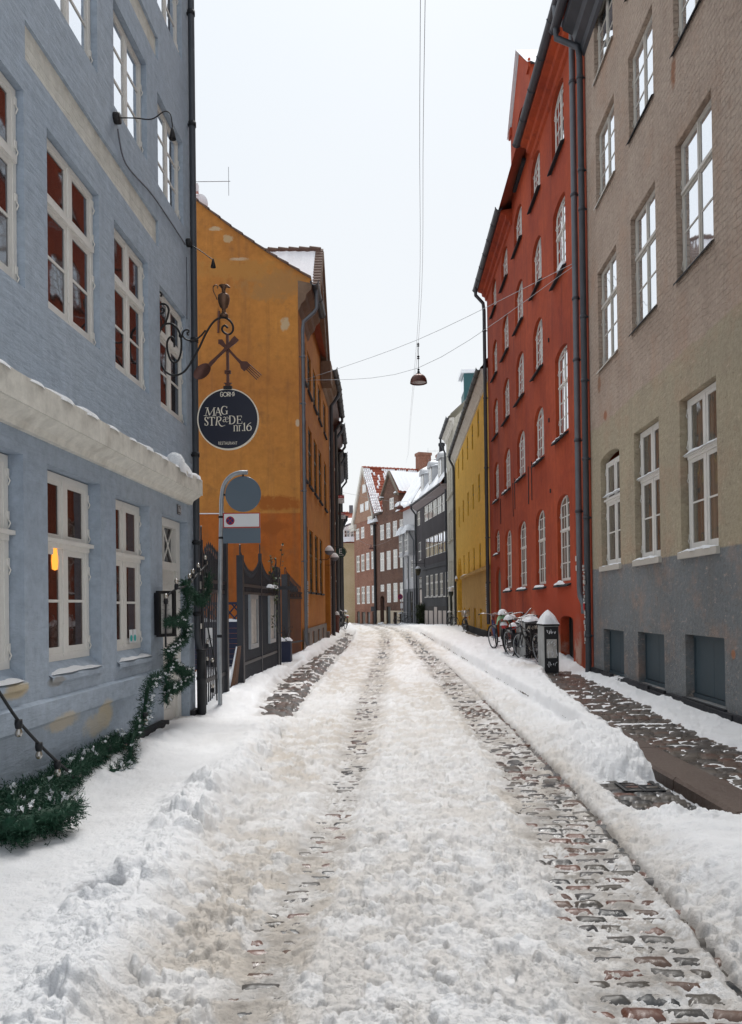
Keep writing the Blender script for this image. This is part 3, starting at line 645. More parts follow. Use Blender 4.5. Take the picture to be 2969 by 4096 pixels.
# ------------------------------------------------------------------ YELLOW HOUSE
def yellow_house():
    r, L = root_for('yellow_house', 'long yellow ochre house with narrow dark windows and a carriage arch', 'house', (5.48, 48.5), (4.8, 30.4))
    cx = [2.7, 5.73, 8.73, 11.46, 14.2, 16.6]
    W = [(x-.34, x+.34, 9.1, 10.3) for x in cx]+[(x-.34, x+.34, 6.17, 7.4) for x in cx]+[(x-.34, x+.34, 3.15, 4.28) for x in cx[1:]]
    cell = [(x-.42, x+.42, .43 if i > 1 else .7, 1.33) for i, x in enumerate((5.65,8.66,11.6,14.3,16.9))]
    arch = (.95, 4.1, -.5, 4.36, 1.2)
    holes = [(*w,0,.22) for w in W]+[(*w,0,.25) for w in cell]+[(*arch,1.4)]
    mb = MB(); wall_with_holes(mb, 0, L, -.8, 10.9, holes); body(mb, 0, L, -.8, 10.9, 8)
    mb.build('wall', M['yellow'], r)
    # lower storey washed tan: a skin 4 mm proud
    mb = MB(); wall_with_holes(mb, 4.1, L-.01, .35, 3.0, [(*w,0,.01) for w in cell]); 
    o = mb.build('lower_wall', M['yellowlow'], r); o.location = (0,-.006,0)
    for w in W: window(r, w[0]+.01, w[1]-.01, w[2]+.01, w[3]-.01, .06, M['barsdark'], M['p_dark'], transom=.6, bars=(1,0), fw=.07, sashw=.04)
    for w in cell: MB().quad((w[0],.2,w[2]),(w[1],.2,w[2]),(w[1],.2,w[3]),(w[0],.2,w[3])).build('cellar_opening', M['barsdark'], r)
    MB().quad((arch[0],1.38,-.5),(arch[1],1.38,-.5),(arch[1],1.38,arch[3]),(arch[0],1.38,arch[3])).build('gateway_door', M['yellowlow'], r)
    mb = MB(); mb.box(arch[0],arch[1],.3,1.3,2.95,3.1); mb.build('gateway_beam', M['yellowlow'], r)
    mb = MB(); mb.box(4.12, L, -.12, -.01, 2.98, 3.12); mb.box(-.0,.95,-.12,-.01,2.98,3.12); co = mb.build('string_course', M['yellowlow'], r)
    mb = MB(); snow_ridge(mb, 4.2, 8, -.11, 0, 3.11, .05, 3); snow_ridge(mb, 0.05, .9, -.11, 0, 3.11, .16, 4); mb.build('ledge_snow', M['snow'], co)
    MB().box(4.12, L, -.06, -.008, -.8, .42).build('plinth', M['tarplinth'], r)
    prof = [(-.002,10.5),(-.07,10.54),(-.09,10.62),(-.27,10.86),(-.29,10.98),(0,11.02)]; n = len(prof)
    mb = MB(); mb.add([(x,y,z) for x in (-.1,L) for y,z in prof], [(i,i+1,n+i+1,n+i) for i in range(n-1)]+[tuple(range(n))[::-1], tuple(range(n,2*n))]); mb.build('cornice', M['cornice'], r)
    gutter(r, -.2, L-.05, -.36, 11.05, .11, M['darkzinc'])
    mb = MB(); mb.quad((-.1,-.3,11.05),(L,-.3,11.05),(L,4,14.8),(-.1,4,14.8)); mb.quad((L,8.3,11.0),(-.1,8.3,11.0),(-.1,4,14.8),(L,4,14.8)); mb.poly([(0,0,10.85),(0,4,14.7),(0,8,10.85)]); mb.poly([(L-.01,0,10.85),(L-.01,8,10.85),(L-.01,4,14.7)]); rf = mb.build('roof', M['redroof'], r)
    mb = MB(); roof_sheet(mb, 0, L, -.15, 11.25, 4, 14.8, .08, 60, 10); mb.build('roof_snow', M['snow'], rf)
    downpipe(r, [(.1,-.36,11.0),(.1,-.36,10.75),(.03,-.12,10.3),(.0,-.1,10.0),(0,-.1,-.3)], .07, M['darkzinc'])
    mb = MB(); mb.box(L-.7,L-.02,-.3,-.07,-.5,.2); mb.build('corner_stone', M['tarplinth'], r)
    return r
yellow_house()

# ------------------------------------------------------------------ ORANGE HOUSE (left, gable towards us)
def orange_house():
    r, L = root_for('orange_house', 'ochre orange house with a tall snow edged gable facing the gate', 'house', (-2.06, 22.5), (-1.80, 33.8))
    cs = [1.35, 3.05, 4.95, 6.82, 9.2]; w = .58
    W = [(c-w, c+w, 8.68, 10.02) for c in cs]+[(c-w, c+w, 5.56, 7.52) for c in cs]+[(c-w, c+w, 2.03, 4.1) for c in cs[:4]]
    grille = [(c-.35, c+.35, .25, .72) for c in cs[:4]]
    arch = (8.45, 10.9, -.3, 4.05, .9)
    holes = [(*h,0,.12) for h in W]+[(*h,0,.15) for h in grille]+[(*arch,.8)]
    mb = MB(); wall_with_holes(mb, 0, L, -.4, 11.35, holes)
    mb.quad((L,0,-.4),(L,8,-.4),(L,8,11.35),(L,0,11.35))
    # wall dormer on the same plane
    mb.poly([(2.9,0,11.35),(7.9,0,11.35),(5.4,0,14.2)])
    mb.build('wall', M['orange'], r)
    for h in W: window(r, h[0]+.01, h[1]-.01, h[2]+.01, h[3]-.01, .05, M['barsdark'], M['p_sky'], transom=.6 if h[3]-h[2] > 1.5 else 0, bars=(1,0) if h[3]-h[2] > 1.5 else (2,0), fw=.055, sashw=.035, hinges=(.2,.8))
    mb = MB()
    for h in W: mb.box(h[0]-.06, h[1]+.06, -.07, .05, h[2]-.07, h[2]-.005)
    mb.each('window_sill', M['tarplinth'], r, len(W))
    MB().quad((arch[0],.78,-.3),(arch[1],.78,-.3),(arch[1],.78,arch[3]),(arch[0],.78,arch[3])).build('gateway_door', simple('ochre_door', (.32,.11,.02), .7, 0, .2), r)
    pl = MB(); wall_with_holes(pl, .05, 8.45, -.4, .86, [(*h,0,.05) for h in grille]); o = pl.build('plinth', M['stone'], r); o.location = (0,-.05,0)
    mb = MB()
    for h in grille:
        for k in range(6): mb.box(h[0],h[1],.02,.05,h[2]+.08*k,h[2]+.08*k+.035)
    mb.each('cellar_grille', M['tarplinth'], r, 4)
    MB().box(8.35, 8.75, -.16, .0, -.4, .5).build('corner_stone', M['stone'], r)
    # gable wall, its own frame: x from the far left to the street corner
    g = MB(); W0 = 8.06-2.06+2.0
    top = [(8.06-2.06,10.45),(8.06-1.70,11.15),(8.06-1.66,11.3),(8.06-2.98,12.12),(8.06-4.0,12.85),(8.06-4.97,13.62),(8.06-6.2,14.7),(8.06-7.6,16.0),(8.06-9.0,14.6),(8.06-11.,12.6)]
    g.poly([(8.06-11,0,-.4),(8.06-2.06,0,-.4)]+[(x,0,z) for x,z in top])
    go = g.build('gable_wall', M['ogable'], r); 
    def put(o):   # gable frame in the house frame
        o.matrix_parent_inverse = Matrix.Identity(4); o.matrix_basis = r_inv @ Matrix.Translation((-8.06, 22.5, 0))
    r_inv = (Matrix.Translation(r.location) @ Matrix.Rotation(r.rotation_euler.z, 4, 'Z')).inverted()
    put(go)
    # verge tiles on the slope
    mb = MB(); seq = top[2:8]
    for (x0,z0),(x1,z1) in zip(seq[:-1], seq[1:]):
        k = max(1, int(math.hypot(x1-x0, z1-z0)/.33))
        for i in range(k):
            xa = x0+(x1-x0)*i/k; za = z0+(z1-z0)*i/k; xb = x0+(x1-x0)*(i+1.1)/k; zb = z0+(z1-z0)*(i+1.1)/k
            mb.prism([(xa,-.07,za-.02),(xa,-.07,za+.05),(xb,-.07,zb+.015),(xb,-.07,zb-.02)], (0,.35,0))
    vt = mb.build('verge_tiles', M['dullroof'], r); put(vt)
    mb = MB()
    for (x0,z0),(x1,z1) in zip(seq[:-1], seq[1:]): mb.quad((x0,.05,z0+.05),(x0,13.4,z0+.05),(x1,13.4,z1+.05),(x1,.05,z1+.05))
    mb.quad((8.06-7.6,.05,16.05),(8.06-7.6,13.4,16.05),(8.06-11,13.4,12.6),(8.06-11,.05,12.6))
    rf = mb.build('roof', M['redroof'], r); put(rf)
    mb = MB(); mb.tube([(2.9,-.012,4.345),(3.85,-.012,4.335)], .018, 6); f = mb.build('flashing_strip', M['signwhite'], r); put(f)
    mb = MB(); mb.tube([(3.66,-.03,10.35),(3.63,-.05,9.7)], .03, 6); f = mb.build('wall_anchor', M['copper'], r); put(f)
    # moulded cornice with gutter, ending at the dormer
    prof = [(-.0,10.35),(-.05,10.42),(-.10,10.55),(-.22,10.68),(-.26,10.85),(-.40,10.98),(-.42,11.15),(0,11.25)]; n = len(prof)
    mouldm = plaster('brown_moulding', (.17,.11,.075), (.23,.155,.105), (.09,.055,.04), .4, .3, bump=.2)
    for x0, x1 in ((.0,2.7),(8.15,L)):
        mb = MB(); mb.add([(x,y,z) for x in (x0,x1) for y,z in prof], [(i,i+1,n+i+1,n+i) for i in range(n-1)]+[tuple(range(n))[::-1], tuple(range(n,2*n))]); mb.build('cornice', mouldm, r)
    gutter(r, -.05, 2.6, -.50, 11.2, .12, M['darkzinc']); gutter(r, 8.2, L, -.50, 11.2, .12, M['darkzinc'])
    # dormer verges, dormer roof with snow
    mb = MB(); za, zb_, xm = 11.3, 14.6, 5.4
    for (x0,z0),(x1,z1) in (((2.75,za),(xm,zb_)),((xm,zb_),(8.05,za-.1))):
        mb.prism([(x0,-.25,z0),(x0,-.25,z0-.55),(x1,-.25,z1-.55),(x1,-.25,z1)], (0,.24,0)); mb.prism([(x0,-.36,z0+.02),(x0,-.36,z0-.18),(x1,-.36,z1-.18),(x1,-.36,z1+.02)], (0,.1,0))
    mb.box(7.35, 8.15, -.42, -.01, 10.35, 11.2)
    mb.build('dormer_verge', mouldm, r)
    mb = MB(); mb.quad((2.75,-.2,za),(2.75,7.5,za),(xm,7.5,zb_),(xm,-.2,zb_)); mb.quad((8.05,7.5,za),(8.05,-.2,za),(xm,-.2,zb_),(xm,7.5,zb_))
    dr = mb.build('dormer_roof', M['dullroof'], r)
    mb = MB()
    def f(a_, b_):
        x = 2.7+2.7*a_; y = -.18+7.6*b_
        return (x, y, za+(zb_-za)*a_+.10+.02*math.sin(y*20)+.02*math.sin(y*3+x*2)-(.08 if b_ in (0,1) else 0))
    mb.sheet(f, 20, 70); mb.build('dormer_snow', M['snow'], dr)
    mb = MB()
    for k in range(22): z = za+(zb_-za)*k/22; x = 2.73+2.67*k/22; mb.prism([(x,-.34,z+.02),(x,-.34,z+.14),(x+.15,-.34,z+.28),(x+.15,-.34,z+.2)], (0,.28,0))
    for k in range(20): y = -.25+7.7*k/20; mb.tube([(xm,y,zb_+.07),(xm,y+.42,zb_+.11)], [.10,.12], 7)
    mb.build('ridge_tiles', M['dullroof'], dr)
    px, py = .10, -.12
    dp = downpipe(r, [(.35,-.52,11.1),(.35,-.52,10.55),(.30,-.45,10.4),(px+.02,py-.02,10.05),(px,py,9.8),(px,py,1.2),(px,py,.55),(px+.02,py-.05,.4)], .055, M['zinc'], [(px,py,z) for z in (9.0,7.6,5.0,2.9)])
    mb = MB(); rnd = random.Random(9)
    for i in range(22): z = 1.0+i*.06; mb.box(px-.05+rnd.uniform(0,.03), px+.0+rnd.uniform(0,.05), py-.063-.0007*i, py-.05, z, z+rnd.uniform(.02,.06))
    mb.each('pipe_sticker', M['paper'], dp, 22)
    return r
orange_house()
# ------------------------------------------------------------------ houses farther along the right-hand side
def cream_house():
    r, L = root_for('cream_house', 'narrow tall pale cream house squeezed between the yellow and charcoal houses', 'house', (5.54, 54.5), (5.45, 48.5))
    cs = [(1.35,2.15),(2.75,3.55),(4.15,4.95)]
    W = [(a,b,z0,z1) for a,b in cs for z0,z1 in ((8.95,10.75),(5.95,7.85),(2.75,4.5),(11.6,13.0))]+[(2.9,3.6,-.2,1.65),(4.4,5.1,-.2,1.65)]
    mb = MB(); wall_with_holes(mb, 0, L, -.9, 13.4, [(*w,0,.12) for w in W]); body(mb, 0, L, -.9, 13.4, 8)
    mb.build('wall', M['cream_w'], r)
    for w in W: window(r, w[0]+.01, w[1]-.01, w[2]+.01, w[3]-.01, .06, M['white'] if w[2] > 0 else M['barsdark'], M['p_dark'], transom=.62, bars=(1,0), fw=.07, sashw=.04)
    mb = MB()
    for z in (2.65, 5.88, 8.88): mb.box(.9, 5.4, -.12, -.002, z-.06, z)
    o = mb.build('sill_course', M['cream_w'], r)
    mb = MB(); snow_ridge(mb, .9, 5.3, -.12, .0, 2.65, .06, 3, 30); mb.build('ledge_snow', M['snow'], o)
    prof = [(-.002,13.0),(-.1,13.1),(-.14,13.25),(-.3,13.35),(-.32,13.45),(0,13.5)]; n = len(prof)
    mb = MB(); mb.add([(x,y,z) for x in (0,L) for y,z in prof], [(i,i+1,n+i+1,n+i) for i in range(n-1)]+[tuple(range(n))[::-1], tuple(range(n,2*n))]); mb.build('cornice', M['cornice'], r)
    gutter(r, -.1, L+.1, -.40, 13.52, .12, M['darkzinc'])
    mb = MB(); mb.quad((-.1,-.4,13.5),(L+.1,-.4,13.5),(L+.1,3.5,17),(-.1,3.5,17)); mb.poly([(L,0,13.4),(L,7,13.4),(L,3.5,16.9)]); rf = mb.build('roof', M['cream_w'], r)
    mb = MB(); roof_sheet(mb, -.1, L, -.2, 13.7, 3.5, 17, .1, 20, 8); mb.build('roof_snow', M['snow'], rf)
    mb = MB(); mb.box(1.2, 3.0, 1.0, 3.2, 15.4, 17.2); d = mb.build('dormer', M['teal'], r)
    mb = MB(); mb.box(1.3, 2.9, .98, 1.0, 16.0, 17.0); mb.build('pane', M['p_sky'], d)
    mb = MB(); mb.box(1.05, 3.15, .8, 3.2, 17.2, 17.42); mb.build('dormer_snow', M['snow'], d)
    downpipe(r, [(.0,-.40,13.5),(.0,-.40,13.1),(.0,-.1,12.4),(0,-.1,-.4)], .07, M['darkzinc'])
cream_house()

def charcoal_house():
    r, L = root_for('charcoal_house', 'charcoal washed house with wide studio windows and three round headed dormers', 'house', (4.08, 66.5), (5.54, 54.5))
    W3 = [(.3,1.6,8.32,9.55)]+[(3.46+k*1.69, 5.1+k*1.69, 8.34, 9.62) for k in range(5)]
    W2 = [(.62,1.95,5.3,6.88)]+[(3.8+k*1.65, 5.38+k*1.65, 5.33, 6.9) for k in range(5)]
    W1 = [(3.75+k*1.8, 4.9+k*1.8, 2.14, 3.88) for k in range(5)]
    door = (.8,1.98,-.3,3.85)
    H = [(*w,0,.08) for w in W3+W2+W1+[door]]
    mb = MB(); wall_with_holes(mb, 0, L, -1, 10.0, H); body(mb, 0, L, -1, 10.0, 3.7); mb.build('wall', M['darkgray'], r)
    for w in W3: window(r, *w, .04, M['white'], M['p_lit'], transom=.5, bars=(0,0), cols=2, muntin=0, fw=.07, sashw=.0)
    for w in W2: window(r, *w, .04, M['white'], M['p_sky'], transom=.5, bars=(0,0), cols=2, muntin=0, fw=.07, sashw=.0)
    for w in W1: window(r, *w, .04, M['white'], M['p_far'], transom=.62, bars=(1,0), fw=.08, sashw=.04)
    mb = MB()
    for w in W1: mb.box(w[0]-.05, w[1]+.05, -.1, .03, w[2]-.08, w[2])
    mb.each('window_sill', M['white'], r, len(W1))
    mb = MB(); mb.box(door[0],door[1],.05,.1,-1,door[3]); dr = mb.build('door', M['pinkplank'], r)
    mb = MB()
    for k in range(2):
        xa, xb = door[0]+.1+.5*k, door[0]+.55+.5*k
        mb.tube([(xa,.03,2.9),(xb,.03,3.7)], .03, 4); mb.tube([(xa,.03,3.7),(xb,.03,2.9)], .03, 4)
    mb.build('fanlight_lattice', M['white'], dr); MB().box(door[0]+.05,door[1]-.05,.04,.05,2.8,3.75).build('pane', M['p_dark'], dr)
    mb = MB(); mb.box(2.4, L, -.08, -.002, 4.38, 4.52); mb.build('string_course', M['darkgray'], r)
    mb = MB(); mb.box(3.15, L-.05, -.03, -.003, -1, 1.38); mb.build('plinth', simple('dark_stained_base', (.055,.05,.05), .8, 0, .4, 3), r)
    for i, (a,b,z) in enumerate(((3.45,4.75,1.02),(5.3,6.8,1.02),(7.37,8.38,1.32),(8.86,10.07,1.05),(10.6,12.0,1.06))):
        MB().box(a,b,-.07,-.031,-.45,z).build('pale_shutter', M['pinkplank'], r)
    mb = MB(); mb.prism([(-.1,0,9.7),(-.1,-.45,10.0),(-.1,-.45,10.15),(-.1,0,10.2)], (L+.2,0,0)); mb.build('cornice', simple('mauve_soffit', (.26,.22,.22), .8, 0, .1), r)
    gutter(r, -.1, L+.1, -.52, 10.2, .10, M['darkzinc'])
    # roof, its snow, the pale party gable, dormers, chimneys
    mb = MB(); mb.quad((0,-.45,10.15),(L,-.45,10.15),(L,1.6,13.4),(0,1.6,13.4)); mb.quad((L,3.7,10),(0,3.7,10),(0,1.6,13.4),(L,1.6,13.4)); rf = mb.build('roof', M['redroof'], r)
    mb = MB(); roof_sheet(mb, .0, L, -.38, 10.3, 1.6, 13.45, .09, 60, 16, .06); mb.build('roof_snow', M['snow'], rf)
    for x in (3.2, 6.6, 10.2):
        mb = MB(); mb.box(x-.62,x+.62,-.05,1.6,10.7,12.35); top = arc_pts(x-.74,x+.74,12.3,.5,10)
        mb.prism([(a,-.2,b) for a,b in top], (0,1.9,0)); d = mb.build('dormer', M['palegable'], r)
        window(d, x-.5, x+.5, 11.05, 12.4, -.11, M['white'], M['p_sky'], rise=.3, transom=0, bars=(3,0), fw=.07, sashw=.0)
        mb = MB(); mb.sheet(lambda a,b: (x-.76+1.52*a, -.1+1.8*b, 12.30+.52*math.sin(math.pi*a)+.10*min(1,8*b)), 10, 6); mb.build('dormer_snow', M['snow'], d)
    mb = MB(); mb.box(2.6, 3.6, 1.25, 2.0, 12.6, 14.0); mb.box(2.55,3.65,1.2,2.05,13.9,14.08); mb.build('chimney', M['redbrick'], r)
    mb = MB(); mb.lathe([(.22,14.0),(.22,14.7),(.28,14.75),(.28,14.95),(.2,15)], 10, (3.3,1.6,0)); mb.build('chimney_pot', M['tarplinth'], r)
    MB().box(.9, 2.1, 1.2, 2.0, 12.8, 13.85).build('chimney', M['moss'], r)
    downpipe(r, [(.2,-.52,10.1),(.2,-.52,9.9),(-.05,-.1,9.4),(-.05,-.1,-.5)], .08, M['darkzinc'])
    return r
charcoal_house()

def white_house():
    r, L = root_for('white_house', 'small whitewashed house with snow loaded oriel and grey painted ground floor', 'house', (3.09, 71.), (4.08, 66.5))
    W = [(.98,1.52,3.83,5.45),(2.47,3.2,3.9,5.5),(3.92,4.5,3.95,5.6)]
    low = [(.94,1.4,-.3,2.64),(2.1,3.05,-.4,2.7),(3.9,4.5,-.4,2.7)]
    mb = MB(); wall_with_holes(mb, 0, L, -1, 10.2, [(*w,0,.1) for w in W+low]); body(mb, 0, L, -1, 10.2, 3.6); mb.build('wall', M['whitew'], r)
    for w in W: window(r, *w, .05, M['white'], M['p_far'], transom=.6, bars=(1,0), fw=.08, sashw=0)
    for w in low: window(r, w[0], w[1], -.8, w[3], .05, M['barsdark'], M['p_dark'], transom=.75, bars=(2,0), fw=.07, sashw=0)
    mb = MB(); mb.prism([(-.05,-.4,10.2),(-.05,-.4,10.4),(-.05,1.6,13.9),(-.05,3.6,10.4),(-.05,3.6,10.2)], (L+.1,0,0)); rf = mb.build('roof', M['redroof'], r)
    MB().poly([(L+.06,-.35,10.15),(L+.06,3.5,10.15),(L+.06,1.6,13.8)]).build('party_gable', M['palegable'], r)
    mb = MB(); roof_sheet(mb, -.1, L+.12, -.42, 10.42, 1.6, 14.0, .12, 24, 12, .05); mb.build('roof_snow', M['snow'], rf)
    # oriels with heaped snow
    for a, b in ((.55,1.75),(2.55,3.75)):
        mb = MB(); mb.box(a,b,-.55,-.002,6.0,8.1); mb.prism([(a-.05,-.6,5.9),(b+.05,-.6,5.9),(b+.05,-.6,6.05),(a-.05,-.6,6.05)], (0,.6,0)); o = mb.build('oriel', M['whitew'], r)
        window(o, a+.1, b-.1, 6.25, 7.95, -.585, M['white'], M['p_dark'], transom=.6, bars=(1,0), fw=.08, sashw=0)
        mb = MB(); snow_ridge(mb, a-.2, b+.2, -.8, .1, 8.07, .45, int(a*10), 14, .2); mb.build('oriel_snow', M['snow'], o)
    mb = MB(); snow_ridge(mb, -.1, L, -.65, .1, 10.3, .35, 21, 24, .1); mb.build('eaves_snow', M['snow'], r)
    for x in (.25, 1.95, 3.85): downpipe(r, [(x,-.4,8.2),(x,-.5,7.9),(x+.1,-.12,7.2),(x+.1,-.12,-.5)], .06, M['zinc'])
white_house()

def brown_house():
    r, L = root_for('brown_brick_house', 'dark brown brick house with a steep gable and cream painted basement', 'house', (.56, 77.), (3.09, 71.))
    W3 = [(1.07,2.05,7.95,9.48),(2.6,3.6,8.0,9.52),(4.14,5.14,8.03,9.55),(5.67,6.45,8.08,9.54)]
    W2 = [(1.0,2.02,4.85,6.72),(2.58,3.58,4.93,6.78),(4.14,5.14,4.97,6.82),(5.65,6.45,5.0,6.86)]
    W1 = [(1.0,1.93,2.83,3.52),(2.55,3.53,1.73,3.57),(4.08,5.05,1.77,3.6),(5.55,6.45,1.8,3.6)]
    low = [(4.16,4.96,-.4,.81),(5.52,6.4,-.4,.82)]; niche = (.95,1.95,-.2,2.44); door = (2.45,3.48,-.5,1.34)
    mb = MB(); wall_with_holes(mb, 0, L, -1, 10.7, [(*w,0,.1) for w in W3+W2+W1]+[(*w,0,.15) for w in low]+[(*niche,.35,.4),(*door,0,.2)]); body(mb, 0, L, -1, 10.7, 9)
    a, b, m, zs, za = 1.75, 5.5, 3.66, 12.4, 14.35
    wall_with_holes(mb, a, b, 10.7, zs, [(3.42,4.45,10.71,11.85,0,.1)]); mb.poly([(a,0,zs),(b,0,zs),(m,0,za)]); mb.quad((b,0,10.7),(b,9,10.7),(b,9,zs),(b,0,zs)); mb.quad((a,9,10.7),(a,0,10.7),(a,0,zs),(a,9,zs))
    mb.build('wall', M['brown'], r)
    W1 = [(x0,x1,z0,z1) for x0,x1,z0,z1 in W1]
    for w in W3+W2+W1+[(3.42,4.45,10.71,11.85)]: window(r, *w, .03, M['white'], M['p_far'] if w[2] > 5 else M['p_lit'], transom=.62 if w[3]-w[2] > 1 else 0, bars=(1,0), fw=.09, sashw=.035)
    mb = MB(); wall_with_holes(mb, .05, L, -1, .95, [(*w,0,.05) for w in low]+[(*door,0,.05),(niche[0],niche[1],-.2,.95,0,.05)]); o = mb.build('plinth', simple('cream_base', (.50,.42,.31), .8, 0, .15, 3), r); o.location = (0,-.04,0)
    for w in low: window(r, *w, .1, M['barsdark'], M['p_dark'], transom=.6, bars=(1,0), fw=.06, sashw=0)
    MB().box(door[0],door[1],.12,.18,-1,door[3]).build('door', simple('grey_door', (.06,.065,.06), .6), r)
    MB().box(niche[0],niche[1],.35,.39,-.3,niche[3]).build('porch_recess', M['cellar'], r)
    mb = MB(); snow_ridge(mb, .9,2.0,-.4,0,-.45,.2,3); mb.build('step_snow', M['snow'], r)
    mb = MB()
    for (x0,z0),(x1,z1) in (((a-.25,zs-.25),(m,za+.15)),((m,za+.15),(b+.25,zs-.25))): mb.prism([(x0,-.22,z0),(x0,-.22,z0-.3),(x1,-.22,z1-.3),(x1,-.22,z1)], (0,.21,0))
    mb.box(a-.15,a+.35,-.3,0,zs-.45,zs-.3); mb.box(b-.35,b+.15,-.3,0,zs-.45,zs-.3); mb.build('gable_verge', simple('grey_timber', (.16,.13,.10), .8, 0, .3, 5), r)
    mb = MB(); mb.quad((a-.2,-.1,zs-.2),(a-.2,9,zs-.2),(m,9,za+.1),(m,-.1,za+.1)); mb.quad((b+.3,9,zs-.3),(b+.3,-.1,zs-.3),(m,-.1,za+.1),(m,9,za+.1)); rf = mb.build('roof', M['redroof'], r)
    mb = MB()
    mb.sheet(lambda p,q: (m+(b+.3-m)*p, 9*q, za+.12+(zs-.3-za)*p+.07+.04*math.sin(q*9*14)*p+.03*math.sin(9*q*2+p*3)), 14, 70); mb.build('roof_snow', M['snow'], rf)
    mb = MB(); mb.box(b+.02, L, -.35, .6, 10.55, 10.75); mb.box(.1,a-.05,-.3,.4,10.55,10.75); e = mb.each('eaves', simple('eaves_timber', (.10,.075,.06), .8), r, 2)[0]
    for q in ((b+.05, L+.05, -.45, .6, 10.72, .35, 4, 14), (a-.1, a+.4, -.35, .1, zs-.3, .15, 5, 8), (b-.4, b+.1, -.35, .1, zs-.3, .15, 6, 8)): mb = MB(); snow_ridge(mb, *q); mb.build('eaves_snow', M['snow'], e)
    downpipe(r, [(.05,-.15,10.5),(.05,-.1,-.3)], .09, M['castiron'])
brown_house()

